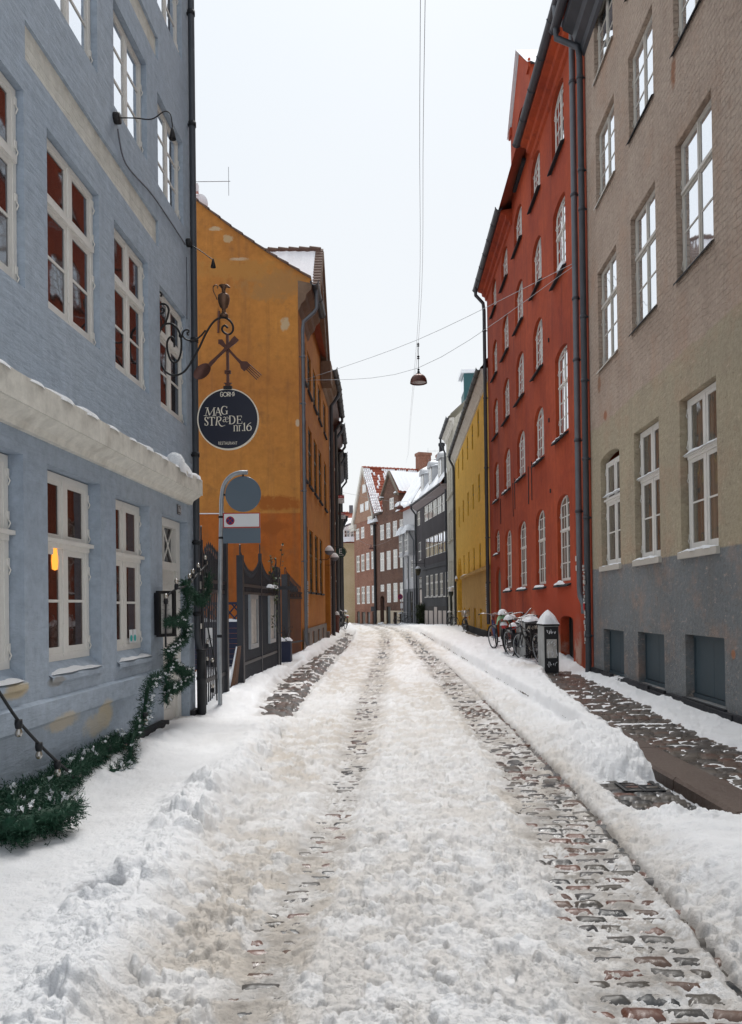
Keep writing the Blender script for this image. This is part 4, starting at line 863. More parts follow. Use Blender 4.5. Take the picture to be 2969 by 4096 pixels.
def red_brick_house():
    r, L = root_for('red_brick_house', 'red brick gabled house with white verges and snow patched red tiles', 'house', (-1.77, 83.5), (.56, 77.))
    W3 = [(.57,1.75,8.57,9.8),(2.23,3.38,8.6,9.83),(5.3,6.5,8.68,9.85)]
    W2 = [(.65,1.75,5.05,6.86),(2.23,3.31,5.1,6.92),(3.82,4.88,5.16,6.97),(5.42,6.5,5.2,7.02)]
    W1 = [(.6,1.72,1.6,3.41),(2.23,3.31,1.63,3.48),(3.82,4.88,1.66,3.5),(5.45,6.53,1.7,3.5)]
    low = [(.6,1.62,-.6,.86),(2.2,3.4,-.6,.77),(3.95,4.88,-.6,.77),(5.64,6.68,-.6,.78)]
    mb = MB(); wall_with_holes(mb, 0, L, -1, 10.4, [(*w,0,.1) for w in W3+W2+W1]+[(*w,.2 if w[0] < 1 else 0,.15) for w in low]); body(mb, 0, L, -1, 10.4, 9); mb.build('wall', M['redbrick'], r)
    a, b, m, zs, za = -.1, 6.4, 3.2, 10.4, 15.9
    GW = [(3.05,4.15,13.36,14.25),(2.26,3.38,11.4,12.28),(3.85,4.94,11.42,12.35)]
    mb = MB(); mb.poly([(a,0,zs),(b,0,zs),(m,0,za)]); o = mb.build('gable_wall', M['gablebrick'], r)
    for w in W3+W2+W1: window(r, *w, .03, M['white'], M['p_far'], transom=.62, bars=(1,0), fw=.11, sashw=.05)
    for w in GW: window(r, *w, -.05, M['white'], M['p_white'], transom=0, bars=(1,0), fw=.10, sashw=.04)
    for w in low: window(r, *w, .1, M['barsdark'], M['p_far'], transom=0, bars=(2,0), fw=.06, sashw=0, rise=.2 if w[0] < 1 else 0)
    MB().box(5.4,6.9,-.08,-.003,.85,1.35).build('notice_panel', M['tarplinth'], r)
    mb = MB()
    for (x0,z0),(x1,z1) in (((a-.55,zs-.15),(m,za+.2)),((m,za+.2),(b+.15,zs+.1))): 
        w = .62 if x0 < 0 else .16
        mb.prism([(x0,-.2,z0),(x0+w,-.2,z0),(x1+(w*.35 if x0 < 0 else 0),-.2,z1-.35),(x1,-.2,z1)], (0,.19,0))
    mb.box(a-.75,a+.95,-.35,.02,zs-.5,zs-.1); mb.box(a-.6,a+.8,-.25,.02,zs-.75,zs-.5); mb.box(b-1.1,b+.3,-.3,.02,zs-.1,zs+.2); mb.build('gable_verge', M['cornice'], r)
    D = 14
    mb = MB(); mb.quad((a-.5,-.1,zs-.2),(a-.5,D,zs-.2),(m,D,za+.1),(m,-.1,za+.1)); mb.quad((b+1.1,D,zs-.6),(b+1.1,-.1,zs-.6),(m,-.1,za+.1),(m,D,za+.1)); rf = mb.build('roof', M['redroof'], r)
    g = G('broken_roof_snow'); v = g.obj(); 
    # tiles in courses plus patches of snow as their own sheet with holes
    mb = MB(); rows = 20; rnd = random.Random(3)
    for k in range(rows):
        p0, p1 = k/rows, (k+1.05)/rows
        mb.prism([(m+(b+1.1-m)*p0,-.12,za+.14+(zs-.6-za-.1)*p0),(m+(b+1.1-m)*p1,-.12,za+.14+.09+(zs-.6-za-.1)*p1),(m+(b+1.1-m)*p1,-.12,za+.02+(zs-.6-za-.1)*p1),(m+(b+1.1-m)*p0,-.12,za+.0+(zs-.6-za-.1)*p0)], (0,D,0))
    mb.build('tile_courses', M['redroof'], rf)
    def cover(p, q):
        y = q*D
        if y < .8: return 1
        if p > .82: return 1 if y < 4.5 else 0
        if y < 2.1 and p < .75: return rnd.random() < .18
        if p < .35: return rnd.random() < .92
        if p < .6: return rnd.random() < (.9 if y > 3 else .3)
        return rnd.random() < .15
    mb = MB(); nq = 64
    for k in range(rows):
        for j in range(nq):
            p = (k+.5)/rows; q = (j+.5)/nq
            if not cover(p, q): continue
            h = rnd.uniform(.07,.15); s_ = rnd.uniform(.42,.56)
            X = lambda t: m+(b+1.1-m)*t; Z = lambda t: za+.12+(zs-.6-za-.1)*t
            pa, pb = (k+.5-s_)/rows, (k+.5+s_)/rows; ya, yb = D*(j+.5-s_)/nq-.12, D*(j+.5+s_)/nq-.12
            mb.add([(X(pa),ya,Z(pa)+.05),(X(pb),ya,Z(pb)+.05),(X(pb),yb,Z(pb)+.05),(X(pa),yb,Z(pa)+.05),(X((pa*3+pb)/4),ya*.75+yb*.25,Z((pa*3+pb)/4)+h+.12),(X((pa+pb*3)/4),ya*.75+yb*.25,Z((pa+pb*3)/4)+h+.12),(X((pa+pb*3)/4),ya*.25+yb*.75,Z((pa+pb*3)/4)+h+.12),(X((pa*3+pb)/4),ya*.25+yb*.75,Z((pa*3+pb)/4)+h+.12)], [(4,5,6,7),(0,1,5,4),(1,2,6,5),(2,3,7,6),(3,0,4,7)], True)
    sn = mb.build('roof_snow', M['snow'], rf); bpy.data.materials.remove(g.m)
    mb = MB(); mb.box(b-.2, b+1.1, -.4, .6, zs-.75, zs-.5); e = mb.build('eaves', simple('eaves_boards', (.08,.06,.05), .8), r)
    mb = MB(); snow_ridge(mb, b-.8, b+1.15, -.42, .9, zs-.52, .42, 7, 20, .05); mb.build('eaves_snow', M['snow'], e)
    mb = MB()
    for k in range(34): y = -.1+k*.42; mb.tube([(m,y,za+.2),(m,y+.4,za+.24)], [.13,.16], 7)
    mb.build('ridge_tiles', M['redroof'], rf)
    mb = MB(); mb.box(m-.5,m+.5,6.3,7.7,14.6,17.8); mb.box(m-.62,m+.62,6.2,7.8,14.6,15.9); mb.box(m-.58,m+.58,6.22,7.78,17.7,18.0); mb.build('chimney', M['redbrick'], r)
    downpipe(r, [(L-.15,-.15,9.9),(L-.15,-.12,-.5)], .09, M['castiron'])
red_brick_house()

def tan_house():
    r, L = root_for('tan_house', 'tan plastered house with a snowy roof and white dormer at the far street end', 'house', (-6.0, 87.), (-1.2, 87.))
    mb = MB(); mb.quad((0,0,-1.2),(L,0,-1.2),(L,0,8.6),(0,0,8.6)); body(mb, 0, L, -1.2, 8.6, 8); mb.build('wall', M['tanw'], r)
    mb = MB(); mb.box(0,L,-.06,-.002,8.1,8.2); mb.box(0,L,-.15,-.002,8.45,8.62); mb.box(0,L,-.04,-.003,-1.2,1.25); mb.each('cornice', M['tanw'], r, 3)
    mb = MB(); mb.prism([(0,-.2,8.62),(0,4.5,12.6),(0,9,8.62)], (L,0,0)); rf = mb.build('roof', M['redroof'], r)
    mb = MB(); roof_sheet(mb, 0, L, -.25, 8.7, 3.6, 11.9, .16, 30, 12, .06); mb.build('roof_snow', M['snow'], rf)
    mb = MB()
    for k in range(16): x = .1+k*.3; mb.tube([(x,4.5,12.66),(x+.28,4.5,12.7)], [.1,.12], 6)
    mb.build('ridge_tiles', M['redroof'], rf)
    u0 = 2.85
    mb = MB(); mb.box(u0,u0+1.7,.3,3,8.9,10.3); mb.poly([(u0-.1,.28,10.3),(u0+1.8,.28,10.3),(u0+.85,.28,10.75)]); d = mb.build('dormer', M['signwhite'], r)
    for a in (u0+.15, u0+.9): window(d, a, a+.65, 9.05, 10.15, .24, M['white'], M['p_dark'], transom=.6, bars=(0,0), fw=.06, sashw=0)
    mb = MB(); mb.sheet(lambda p,q: (u0-.25+2.2*p, .1+3*q, 10.35+.5*(1-abs(2*p-1))+.1), 8, 4); mb.build('dormer_snow', M['snow'], d)
    mb = MB(); mb.box(u0+.7,u0+1.15,2.6,3.0,12.4,13.3); mb.build('roof_vent', M['zinc'], r)
    return r
tan_house()

# ------------------------------------------------------------------ left-hand houses beyond the orange one, seen edge on
def left_house(name, label, p0, p1, H, m, gz, cols, brick=True):
    r, L = root_for(name, label, 'house', p0, p1)
    W = [(c-.5, c+.5, z, z+1.6) for c in cols for z in (1.9,5.0,7.9) if z+1.8 < H]
    mb = MB(); wall_with_holes(mb, 0, L, -.9, H, [(*w,0,.1) for w in W]); body(mb, 0, L, -.9, H, 8); mb.build('wall', m, r)
    for w in W: window(r, *w, .04, M['white'] if brick else M['barsdark'], M['p_far'], transom=.6, bars=(1,0), fw=.08, sashw=.03)
    mb = MB(); mb.prism([(0,0,H-.5),(0,-.3,H-.2),(0,-.35,H),(0,0,H)], (L,0,0)); mb.build('cornice', M['copper'] if brick else M['leftgrey'], r)
    gutter(r, .1, L-.1, -.46, H+.02, .13, M['darkzinc'])
    mb = MB(); mb.quad((0,-.4,H),(L,-.4,H),(L,4,H+2.6),(0,4,H+2.6)); mb.poly([(0,0,H-.1),(0,4,H+2.5),(0,8,H-.1)]); mb.poly([(L,0,H-.1),(L,8,H-.1),(L,4,H+2.5)]); mb.quad((L,8,H),(0,8,H),(0,4,H+2.6),(L,4,H+2.6)); rf = mb.build('roof', M['redroof'], r)
    mb = MB(); roof_sheet(mb, .1, L-.1, -.35, H+.05, 4, H+2.7, .12, 16, 8); mb.build('roof_snow', M['snow'], rf)
    downpipe(r, [(.3,-.46,H),(.3,-.46,H-.3),(.15,-.12,H-.8),(.15,-.12,-.5)], .08, M['darkzinc'])
    downpipe(r, [(L-.3,-.46,H),(L-.3,-.46,H-.3),(L-.1,-.12,H-.7),(L-.1,-.12,-.5)], .07, M['darkzinc'])
    return r
a = left_house('brick_house', 'dark brick house next beyond the orange house with stepping gutters', (-1.80,33.85), (-1.83,39.2), 11.3, M['leftbrick'], 0, (1.2,2.9,4.5))
MB().box(1.0,2.0,2.6,3.6,12.6,15.6).build('chimney', M['redbrick'], a)
mb = MB(); snow_ridge(mb, .3, 2.4, -.5, .3, 11.3, .3, 4); mb.build('gutter_snow', M['snow'], a)
left_house('brick_house', 'second brick house on the left with a rust brown gutter', (-1.83,39.25), (-1.86,44.2), 11.0, M['leftbrick'], 0, (1.3,3.4))
left_house('grey_house', 'slate grey rendered house on the left behind the round green sign', (-1.86,44.25), (-2.1,53.6), 10.5, M['leftgrey'], 0, (1.5,3.5,5.5,7.5), False)
left_house('blue_grey_house', 'low dusky blue house farthest along the left pavement with sale boards', (-2.1,53.7), (-3.0,66), 7.9, M['leftblue'], 0, (1.5,3.5,5.5,7.5,9.5), True)
# ------------------------------------------------------------------ ground and snow (real relief, numpy noise)
def h2(ix, iy, seed):
    x = (ix.astype(np.int64)*374761393 + iy.astype(np.int64)*668265263 + seed*1274126177) & 0xFFFFFFFF
    x = ((x ^ (x >> 13))*1274126177) & 0xFFFFFFFF
    x = x ^ (x >> 16); x = (x*2246822519) & 0xFFFFFFFF; x = x ^ (x >> 15)
    return x.astype(np.float64)/4294967296.0
def vn(x, y, seed=0):
    ix = np.floor(x); iy = np.floor(y); fx = x-ix; fy = y-iy
    ux = fx*fx*fx*(fx*(fx*6-15)+10); uy = fy*fy*fy*(fy*(fy*6-15)+10)
    a = h2(ix,iy,seed); b = h2(ix+1,iy,seed); c = h2(ix,iy+1,seed); d = h2(ix+1,iy+1,seed)
    return (a*(1-ux)+b*ux)*(1-uy)+(c*(1-ux)+d*ux)*uy
def fbm(x, y, o=4, seed=0, g=.5):
    s = 0; a = 1; t = 0
    for k in range(o):
        s = s+a*vn(x*2**k+17.3*k, y*2**k-9.1*k, seed+k); t += a; a *= g
    return s/t
def lumps(x, y, cell, seed, dens=.6, r0=.35, r1=.75, sharp=1.):
    """heaped rounded clods: the highest of randomly sized flattened balls"""
    X = x/cell; Y = y/cell; ix = np.floor(X); iy = np.floor(Y); out = np.zeros_like(X)
    for dx in (-1,0,1):
        for dy in (-1,0,1):
            jx = ix+dx; jy = iy+dy
            cx = jx+h2(jx,jy,seed); cy = jy+h2(jx,jy,seed+1); r = r0+(r1-r0)*h2(jx,jy,seed+2)
            on = h2(jx,jy,seed+3) < dens
            th = h2(jx,jy,seed+4)*3.14; e = .65+.35*h2(jx,jy,seed+5)
            ax = (X-cx)*np.cos(th)+(Y-cy)*np.sin(th); ay = (-(X-cx)*np.sin(th)+(Y-cy)*np.cos(th))/e
            d2 = ax*ax+ay*ay
            out = np.maximum(out, np.where(on, np.sqrt(np.maximum(0, r*r-d2))*sharp, 0))
    return out*cell
def clods(x, y, cell, seed, dens=.6, r0=.3, r1=.7):
    """broken snow: lumps on warped ground, chipped by a finer noise"""
    w = .45*cell; wx = x+w*(fbm(x/cell*1.4, y/cell*1.4, 3, seed+60)-.5)*2; wy = y+w*(fbm(x/cell*1.4+31, y/cell*1.4+7, 3, seed+70)-.5)*2
    l = lumps(wx, wy, cell, seed, dens, r0, r1)
    chip = fbm(x/cell*5, y/cell*5, 3, seed+80)
    return l*(.62+.76*chip)
def ss(a, b, x):
    t = np.clip((x-a)/(b-a), 0, 1); return t*t*(3-2*t)
def I(Y, *pts):
    p = np.array(pts); return np.interp(Y, p[:,0], p[:,1])
def gz(Y): return -.0125*np.maximum(0, Y-41)**1.0*ss(38, 46, Y)

def fan(s0, s1, ns, Ya, Yb, ny):
    """sheet whose cells grow with distance, so near snow gets fine relief"""
    k = np.linspace(1/Ya, 1/Yb, ny); Y = 1/k; s = np.linspace(s0, s1, ns)
    YY, SS = np.meshgrid(Y, s, indexing='ij'); return SS*YY, YY

def grid_mesh(name, X, Y, Zz, col, mat, keep=None, smooth=True):
    ny, ns = X.shape; idx = np.arange(ny*ns).reshape(ny, ns)
    q = np.stack([idx[:-1,:-1], idx[:-1,1:], idx[1:,1:], idx[1:,:-1]], -1).reshape(-1, 4)
    if keep is not None:
        kq = keep[:-1,:-1]|keep[:-1,1:]|keep[1:,1:]|keep[1:,:-1]; q = q[kq.reshape(-1)]
    used = np.unique(q); remap = -np.ones(ny*ns, int); remap[used] = np.arange(len(used)); q = remap[q]
    co = np.stack([X, Y, Zz], -1).reshape(-1, 3)[used]
    me = bpy.data.meshes.new(name); me.vertices.add(len(co)); me.vertices.foreach_set('co', co.astype(np.float32).ravel())
    me.loops.add(q.size); me.loops.foreach_set('vertex_index', q.astype(np.int32).ravel())
    me.polygons.add(len(q)); me.polygons.foreach_set('loop_start', np.arange(0, q.size, 4, dtype=np.int32)); me.polygons.foreach_set('loop_total', np.full(len(q), 4, np.int32))
    me.update(calc_edges=True); me.polygons.foreach_set('use_smooth', np.full(len(q), smooth))
    if col is not None:
        at = me.color_attributes.new('tint', 'FLOAT_COLOR', 'POINT'); c = np.ones((len(co), 4), np.float32); c[:,:3] = col.reshape(-1,3)[used]; at.data.foreach_set('color', c.ravel())
    me.materials.append(mat); o = bpy.data.objects.new(name, me); COL.objects.link(o); return o

KERB = 2.50
def wallL(Y): return I(Y, (0,-2.9),(10.2,-2.37),(10.6,-3.6),(22.3,-3.6),(22.5,-2.06),(33.8,-1.80),(44,-1.86),(53.6,-2.1),(66,-3.0),(100,-4))
def wallR(Y): return I(Y, (0,3.98),(15.4,4.5),(30.4,4.8),(48.5,5.45),(54.5,5.54),(66.5,4.08),(71,3.09),(77,.56),(83.5,-1.8),(100,-2))
def base_z(X, Y):
    """paving under the snow: road, raised pavements either side"""
    z = gz(Y)+.12*ss(KERB-.01, KERB+.01, X)*(1-ss(52,60,Y)) + .10*ss(-1.0,-1.3,X)*(Y > 0)
    return z

def snow_field(X, Y):
    clod = clods(X, Y, .085, 11, .6, .3, .72); clod2 = clods(X, Y, .17, 23, .45, .3, .7); big = clods(X, Y, .38, 31, .5, .25, .62); fine = lumps(X, Y, .040, 77, .6, .3, .7); grit = lumps(X, Y, .020, 78, .5, .3, .7)*(1-ss(6,14,Y))
    f1 = fbm(X*1.3, Y*1.3, 4, 3); f2 = fbm(X*6, Y*6, 4, 5); f3 = fbm(X*22, Y*22, 3, 9)
    # ---- carriageway slush
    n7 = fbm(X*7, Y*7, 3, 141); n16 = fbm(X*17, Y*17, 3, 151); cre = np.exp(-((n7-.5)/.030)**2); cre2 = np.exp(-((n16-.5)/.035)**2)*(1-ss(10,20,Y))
    lowm = .45+.65*ss(.36,.62,fbm(X*1.5+5,Y*.9,3,161)); road = .036+.030*(f1-.5)+1.0*clod*ss(.30,.58,f2)*lowm+.95*fine*ss(.28,.5,fbm(X*9,Y*9,3,6))+.8*grit*ss(.35,.6,f2)+.022*(f3-.5)-.022*cre-.012*cre2
    road = .10*np.tanh(road/.10)
    tl = I(Y, (2.5,-.50),(3.1,-.49),(4.8,-.36),(7.4,-.19),(12.7,-.05),(17,.10),(25,.42),(34,.62),(50,.7),(90,-1.5)); tlw = I(Y, (2.5,.14),(6,.16),(12,.24),(40,.3))
    tr = I(Y, (2.5,1.14),(3.1,1.16),(4.8,1.30),(7.4,1.46),(12.7,1.52),(20,1.62),(30,1.75),(50,1.7),(90,-.5)); trw = I(Y, (2.5,.32),(5,.31),(8,.28),(14,.28),(40,.34))
    wob = .10*(fbm(X*.7, Y*.55, 3, 41)-.5)
    d = np.abs(X+wob-tl)/tlw; tL = 1-ss(.45,1.55,d+.4*(f2-.5)); d = np.abs(X+.5*wob-tr)/trw; tR = 1-ss(.62,1.32,d+.5*(f2-.5))
    cover = fbm(X*4.5, Y*9, 5, 51, .6); tread = .006*np.sin(Y*2*np.pi/.05+9*X)*ss(.42,.6,f2)*np.exp(-((X-tl-.62*tlw)/.05)**2)
    ragg = .024*(fbm(X*24, Y*40, 4, 53, .6)-.5)+.4*grit
    trL = .0105+.046*(cover-.46)+.30*fine*ss(.48,.7,f2)+tread+ragg-.0125+.0035*ss(6,12,Y)
    trR = .0055+.046*(cover-.49)+.26*fine*ss(.5,.7,f2)+.5*tread+ragg-.0105+.0035*ss(6,12,Y)
    far = ss(9,16,Y)
    h = road*(1-tL)+trL*tL
    h = h*(1-tR)+trR*tR
    # middle strip between the tracks: whiter and lumpier towards us
    mid = ss(tl+tlw*1.0, tl+tlw*1.6, X)*(1-ss(tr-trw*1.5, tr-trw*1.05, X))
    h += mid*(.012+.22*clod2*ss(.5,.7,f1)*lowm)
    # thin wheel rut on the right edge
    rut = I(Y, (2.5,1.47),(3,1.48),(3.6,1.53),(4.55,1.58),(6.4,1.68),(9.9,1.78),(14,1.85),(30,2.1),(60,2.1),(90,.5))
    h -= .05*np.exp(-((X-rut+.1*wob)/.022)**2)*(1-ss(18,26,Y))
    # ---- right bank, plough heap, pavement
    rb = ss(rut+.02, rut+.42+.35*ss(7,10,Y), X+.10*(f1-.5)+.5*(clod-.02))
    bankR = .075-.025*ss(8,11,Y)+.08*(f1-.5)+.42*clod2*ss(.35,.6,f1)+.45*clod*ss(.4,.6,f2)+.30*big*ss(.5,.62,f1)+.4*fine*ss(.4,.6,f2)-.014*cre-.008*cre2
    nearb = 1-ss(4.9, 5.6, Y+.35*(X-2)*.0+.6*(f1-.5)-.16*(X-1.9)); nearb = nearb*ss(1.55,2.1,X)
    nhi = .04+.20*ss(5.5,3.6,Y); bankR = bankR*(1-nearb)+nearb*(nhi+.14*fbm(X*.9,Y*.9,3,61)+.10*big*ss(5.4,4.6,Y)+.012*(f3-.5)+.25*clod*ss(.60,.70,f2)+.10*fine)
    hR = gz(Y)+bankR
    # bare gully by the drain
    gul = ss(1.86,1.98,X+.12*(f2-.5))*(1-ss(2.52,2.56,X))*ss(5.45,5.75,Y+.3*(f1-.5))*(1-ss(6.82,6.95,Y+.25*(f2-.5)))
    # ploughed block standing on the gutter
    blk = ss(1.75,2.05,X+.08*(f2-.5))*(1-ss(2.50,2.74,X+.16*(f2-.5)+.10*(n16-.5)))*ss(6.62,7.25,Y+.30*(f2-.5)+.22*(n16-.5)+.4*(clod2-.03))*(1-ss(8.6,9.8,Y))
    hR = hR*(1-gul)+gul*(-.03+.02*ss(.62,.7,f2))
    hR = hR*(1-blk)+blk*(.21+.14*(fbm(X*2,Y*2,3,71)-.5)+.6*clod*ss(.4,.6,f2)+.6*clod2*ss(.35,.6,f1)+.5*fine-.02*cre-.012*cre2)
    # pavement on the right
    pl = I(Y, (5,2.40),(6.9,2.44),(7.6,2.62),(9.5,2.70),(10.4,2.84),(13,3.1),(15.2,3.40),(16.6,3.8),(17.5,4.3)); pr = I(Y, (5,3.75),(7,3.72),(8.4,3.60),(10.9,3.93),(15.3,4.22),(17.5,4.35))
    bare = ss(pl-.03, pl+.06, X+.14*(f2-.5))*(1-ss(pr-.05, pr+.05, X+.18*(f2-.5)))*(1-ss(16.0,17.2,Y))*ss(5.05,5.45,Y+.5*(f1-.5)+.05*(X-2))
    onp = ss(KERB-.02, KERB+.05, X)
    pave = .12+np.where(X > (pl+pr)/2, .035+.05*(f1-.5), .11)+.35*clod2*ss(.45,.62,f1)+.3*clod*ss(.5,.65,f2)+.10*big
    pave = pave*(1-nearb)+nearb*(.12+nhi+.13*fbm(X*.9,Y*.9,3,61)+.06*big*ss(5.4,4.6,Y)+.012*(f3-.5)+.08*fine)
    patch = fbm(X*4.5, Y*9, 4, 83)
    bz = .12+(-.012+.055*(patch-.60))
    bz = np.minimum(bz, .12+.016)
    farR = ss(16,18,Y)
    pave = pave*(1-farR)+farR*(gz(Y)+.12*(1-ss(52,60,Y))+.16+.08*(f1-.5)+.5*clod2*ss(.4,.6,f1)+.45*clod*ss(.45,.6,f2)+.4*fine)
    fb = ss(29.5,31,Y+2*(f1-.5))*(1-ss(42,45,Y))*ss(4.05,4.35,X+.2*(f2-.5)-.02*(Y-30)); pave = pave*(1-fb)+fb*(gz(Y)+.12-.02+.06*(patch-.55))
    pave = np.maximum(pave*(1-bare)+bare*bz, -9)
    pave = pave+.035*np.exp(-((wallR(Y)-.02-X)/.22)**2)*(1-fb)*(.5+.7*f1)*ss(5,6,Y)*(1-.45*ss(16,20,Y))
    hR = hR*(1-onp)+pave*onp
    h = (h+gz(Y))*(1-rb)+hR*rb
    # ---- left bank and pavement
    lb = I(Y, (2.5,-.86),(3.1,-.88),(4.1,-.93),(5.3,-.97),(7.4,-1.02),(10.3,-1.08),(12,-.98),(16.6,-.92),(24,-.78),(33,-.62),(45,-.55),(60,-1.2),(90,-3))
    lbm = 1-ss(lb-.30, lb+.08, X+.22*(f1-.5)+.10*(f2-.5)-.9*(clod2-.02))
    crest = np.exp(-((X-lb+.30)/.24)**2)
    nearL = 1-ss(8.5,11.0,Y)
    rgh = .35+.65*crest; bankL = .135+.070*crest*(.2+1.6*f1)*(.45+.55*nearL)+.60*clod2*ss(.38,.6,f1)*rgh+.40*big*(.25+.75*nearL)*ss(.38,.55,fbm(X*1.1,Y*1.1,3,91))*rgh+.55*clod*ss(.4,.6,f2)*rgh+.4*fine*ss(.4,.6,f2)*rgh+.016*(f3-.5)-.020*cre*rgh-.010*cre2*rgh
    # trodden path
    pc = I(Y, (2.5,-2.2),(4,-2.05),(5.3,-1.92),(7.4,-1.70),(9,-1.55),(10.5,-1.38)); pw = I(Y, (2.5,.42),(6,.34),(10.5,.28))
    pth = np.exp(-(np.abs(X-pc+.15*(f1-.5))/pw)**3)*nearL
    bankL = bankL*(1-.85*pth)+.85*pth*(.145+.03*(f1-.5)+.006*(f3-.5)+.05*np.minimum(0, lumps(X,Y,.33,97,.5,.3,.5)*-1.2+.02))
    bankL += .10*np.exp(-((X-wallL(Y)-.05)/.30)**2)*nearL
    # bare wet strip farther on
    bl = I(Y, (9,-1.50),(10.5,-1.62),(12.5,-1.78),(16,-1.86),(19,-1.80),(24,-1.62),(34,-1.48),(45,-1.45)); br = I(Y, (9,-1.20),(10.5,-1.08),(14,-1.02),(19,-.97),(24,-.88),(34,-.80),(45,-.9))
    bareL = ss(bl-.08, bl+.10, X+.25*(f2-.5))*(1-ss(br-.10, br+.08, X+.22*(f2-.5)))*ss(9.2,10.6,Y+1.6*(f1-.5))*(1-ss(40,46,Y))
    gate = ss(17.0,17.6,Y)*(1-ss(20.4,21,Y))*(1-ss(-2.0,-1.7,X))
    bareL = np.maximum(bareL, gate*.8)
    heap = .15*np.exp(-((X-I(Y,(10,-2.25),(18,-2.05),(26,-1.9),(40,-1.75)))/.28)**2)*ss(10,11,Y)*(.5+f1)*(1-.9*gate)
    bankL = (bankL-.0+heap)*(1-bareL)+bareL*(.10*ss(-1.0,-1.3,X)-.012+.046*(fbm(X*5,Y*3.2,4,101)-.50)+.010*(f3-.5))
    # hole kicked through the bank
    hole = np.exp(-(((X+1.42)/.11)**2+((Y-3.92)/.13)**2)**2); bankL = bankL*(1-hole)+hole*(-.05)
    court = (1-ss(-2.6,-2.45,X))*ss(10.4,10.8,Y)*(1-ss(22,22.4,Y)); bankL = bankL*(1-court)+court*(.16+.1*(f1-.5))
    h = h*(1-lbm)+(gz(Y)+bankL)*lbm
    # ---- colour: fresh white, salted beige slush, dirty water in the ruts
    white = np.array([.82,.825,.84]); beige = np.array([.62,.575,.525]); brown = np.array([.33,.30,.27]); grey = np.array([.55,.53,.51])
    slush = (1-rb)*(1-lbm)
    mot = ss(.38,.62,n7); amt = slush*(.26+.70*ss(.32,.62,fbm(X*1.1,Y*.5,4,111)))*(1-.42*mid*(1-ss(8,14,Y)))*(.40+.80*mot)
    amt = np.maximum(amt, .9*np.exp(-((X-rut-.10)/.14)**2)*ss(.3,.6,f2)*(.4+.6*f1))
    amt = np.maximum(amt, .42*np.exp(-((X-lb-.05)/.12)**2)*(.3+.9*f1))
    c = white*(1-amt[...,None])+beige*amt[...,None]
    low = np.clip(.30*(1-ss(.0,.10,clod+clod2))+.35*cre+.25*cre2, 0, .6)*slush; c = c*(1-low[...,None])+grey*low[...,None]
    dt = np.maximum(tL*(.62+.15*far), tR*(.70+.10*far))*(.35+.65*ss(.30,.62,cover+.25*(f1-.5)+.06))*(1-.75*ss(.25,.6,(fine+grit*1.5)/.018)*ss(.42,.6,f2))*(.75+.5*ss(.35,.65,n16)); c = c*(1-dt[...,None])+brown*dt[...,None]
    db = .62*bareL*ss(.2,.5,f2); c = c*(1-db[...,None])+brown*1.2*db[...,None]
    dp = .16*pth*ss(.35,.65,f1); c = c*(1-dp[...,None])+grey*1.15*dp[...,None]
    ex = np.exp(-((X-rut+.0)/.03)**2)*(1-ss(18,26,Y))*.7; c = c*(1-ex[...,None])+brown*.9*ex[...,None]
    e2 = .5*np.exp(-(((X-3.4)/.35)**2+((Y-16.3)/.5)**2)); c = c*(1-e2[...,None])+np.array([.33,.26,.19])*e2[...,None]
    c = c*(.93+.14*f2[...,None])
    return h, np.clip(c, 0, .9), np.maximum.reduce([tL, tR, bareL, bare*rb, gul*rb, hole, fb*rb*onp])

X, Y = fan(-.80, .80, 1000, 1.9, 100, 640)
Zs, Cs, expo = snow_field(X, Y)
keep = (X > wallL(Y)-.25) & (X < wallR(Y)+.25)
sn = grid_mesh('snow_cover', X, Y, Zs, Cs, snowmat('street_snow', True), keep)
tag(sn, 'churned white and slushy snow lying over the whole street', 'snow', kind='stuff')

def setts(X, Y, rowh, lenx, seed, tall=.024, round_=.014, along='x'):
    a, b = (X, Y) if along == 'x' else (Y, X)
    a = a+.030*(vn(a*3.1, b*3.1, seed+51)-.5)*2; b = b+.026*(vn(a*1.9, b*1.9, seed+50)-.5)*2+.014*(vn(a*8, b*8, seed+52)-.5)*2
    r = np.floor(b/rowh); off = h2(r, r*0, seed)*lenx
    aa = a+off+.03*np.sin(b*40)*0; k = np.floor(aa/lenx); j0 = (k+.16*(h2(k,r,seed+1)-.5))*lenx; j1 = (k+1+.16*(h2(k+1,r,seed+1)-.5))*lenx
    below = aa < j0; k = np.where(below, k-1, np.where(aa > j1, k+1, k)); j0 = (k+.16*(h2(k,r,seed+1)-.5))*lenx; j1 = (k+1+.16*(h2(k+1,r,seed+1)-.5))*lenx
    ea = np.minimum(aa-j0, j1-aa); eb = np.minimum(b-r*rowh, (r+1)*rowh-b); e = np.minimum(ea, eb); e = np.where(np.minimum(ea,eb) > 0, e, 0)
    h = tall*(1-np.exp(-np.maximum(0, e-.004)/round_))+.008*(h2(k,r,seed+2)-.5)+.011*(fbm(a*13,b*13,4,seed+7)-.5)+.10*((h2(k,r,seed+12)-.5)*(b-(r+.5)*rowh))
    t = h2(k,r,seed+3); u = h2(k,r,seed+4)
    pal = np.array([[.034,.033,.035],[.072,.040,.028],[.058,.050,.042],[.022,.024,.027],[.088,.036,.024],[.045,.042,.039]])
    c = pal[np.minimum(5, (t*6).astype(int))]*(.75+.5*u[...,None])
    joint = (1-ss(.002,.014,e))[...,None]; c = c*(1-joint)+np.array([.045,.04,.035])*joint
    c = c*(.8+.4*fbm(a*30,b*30,3,seed+9)[...,None])
    return h, c
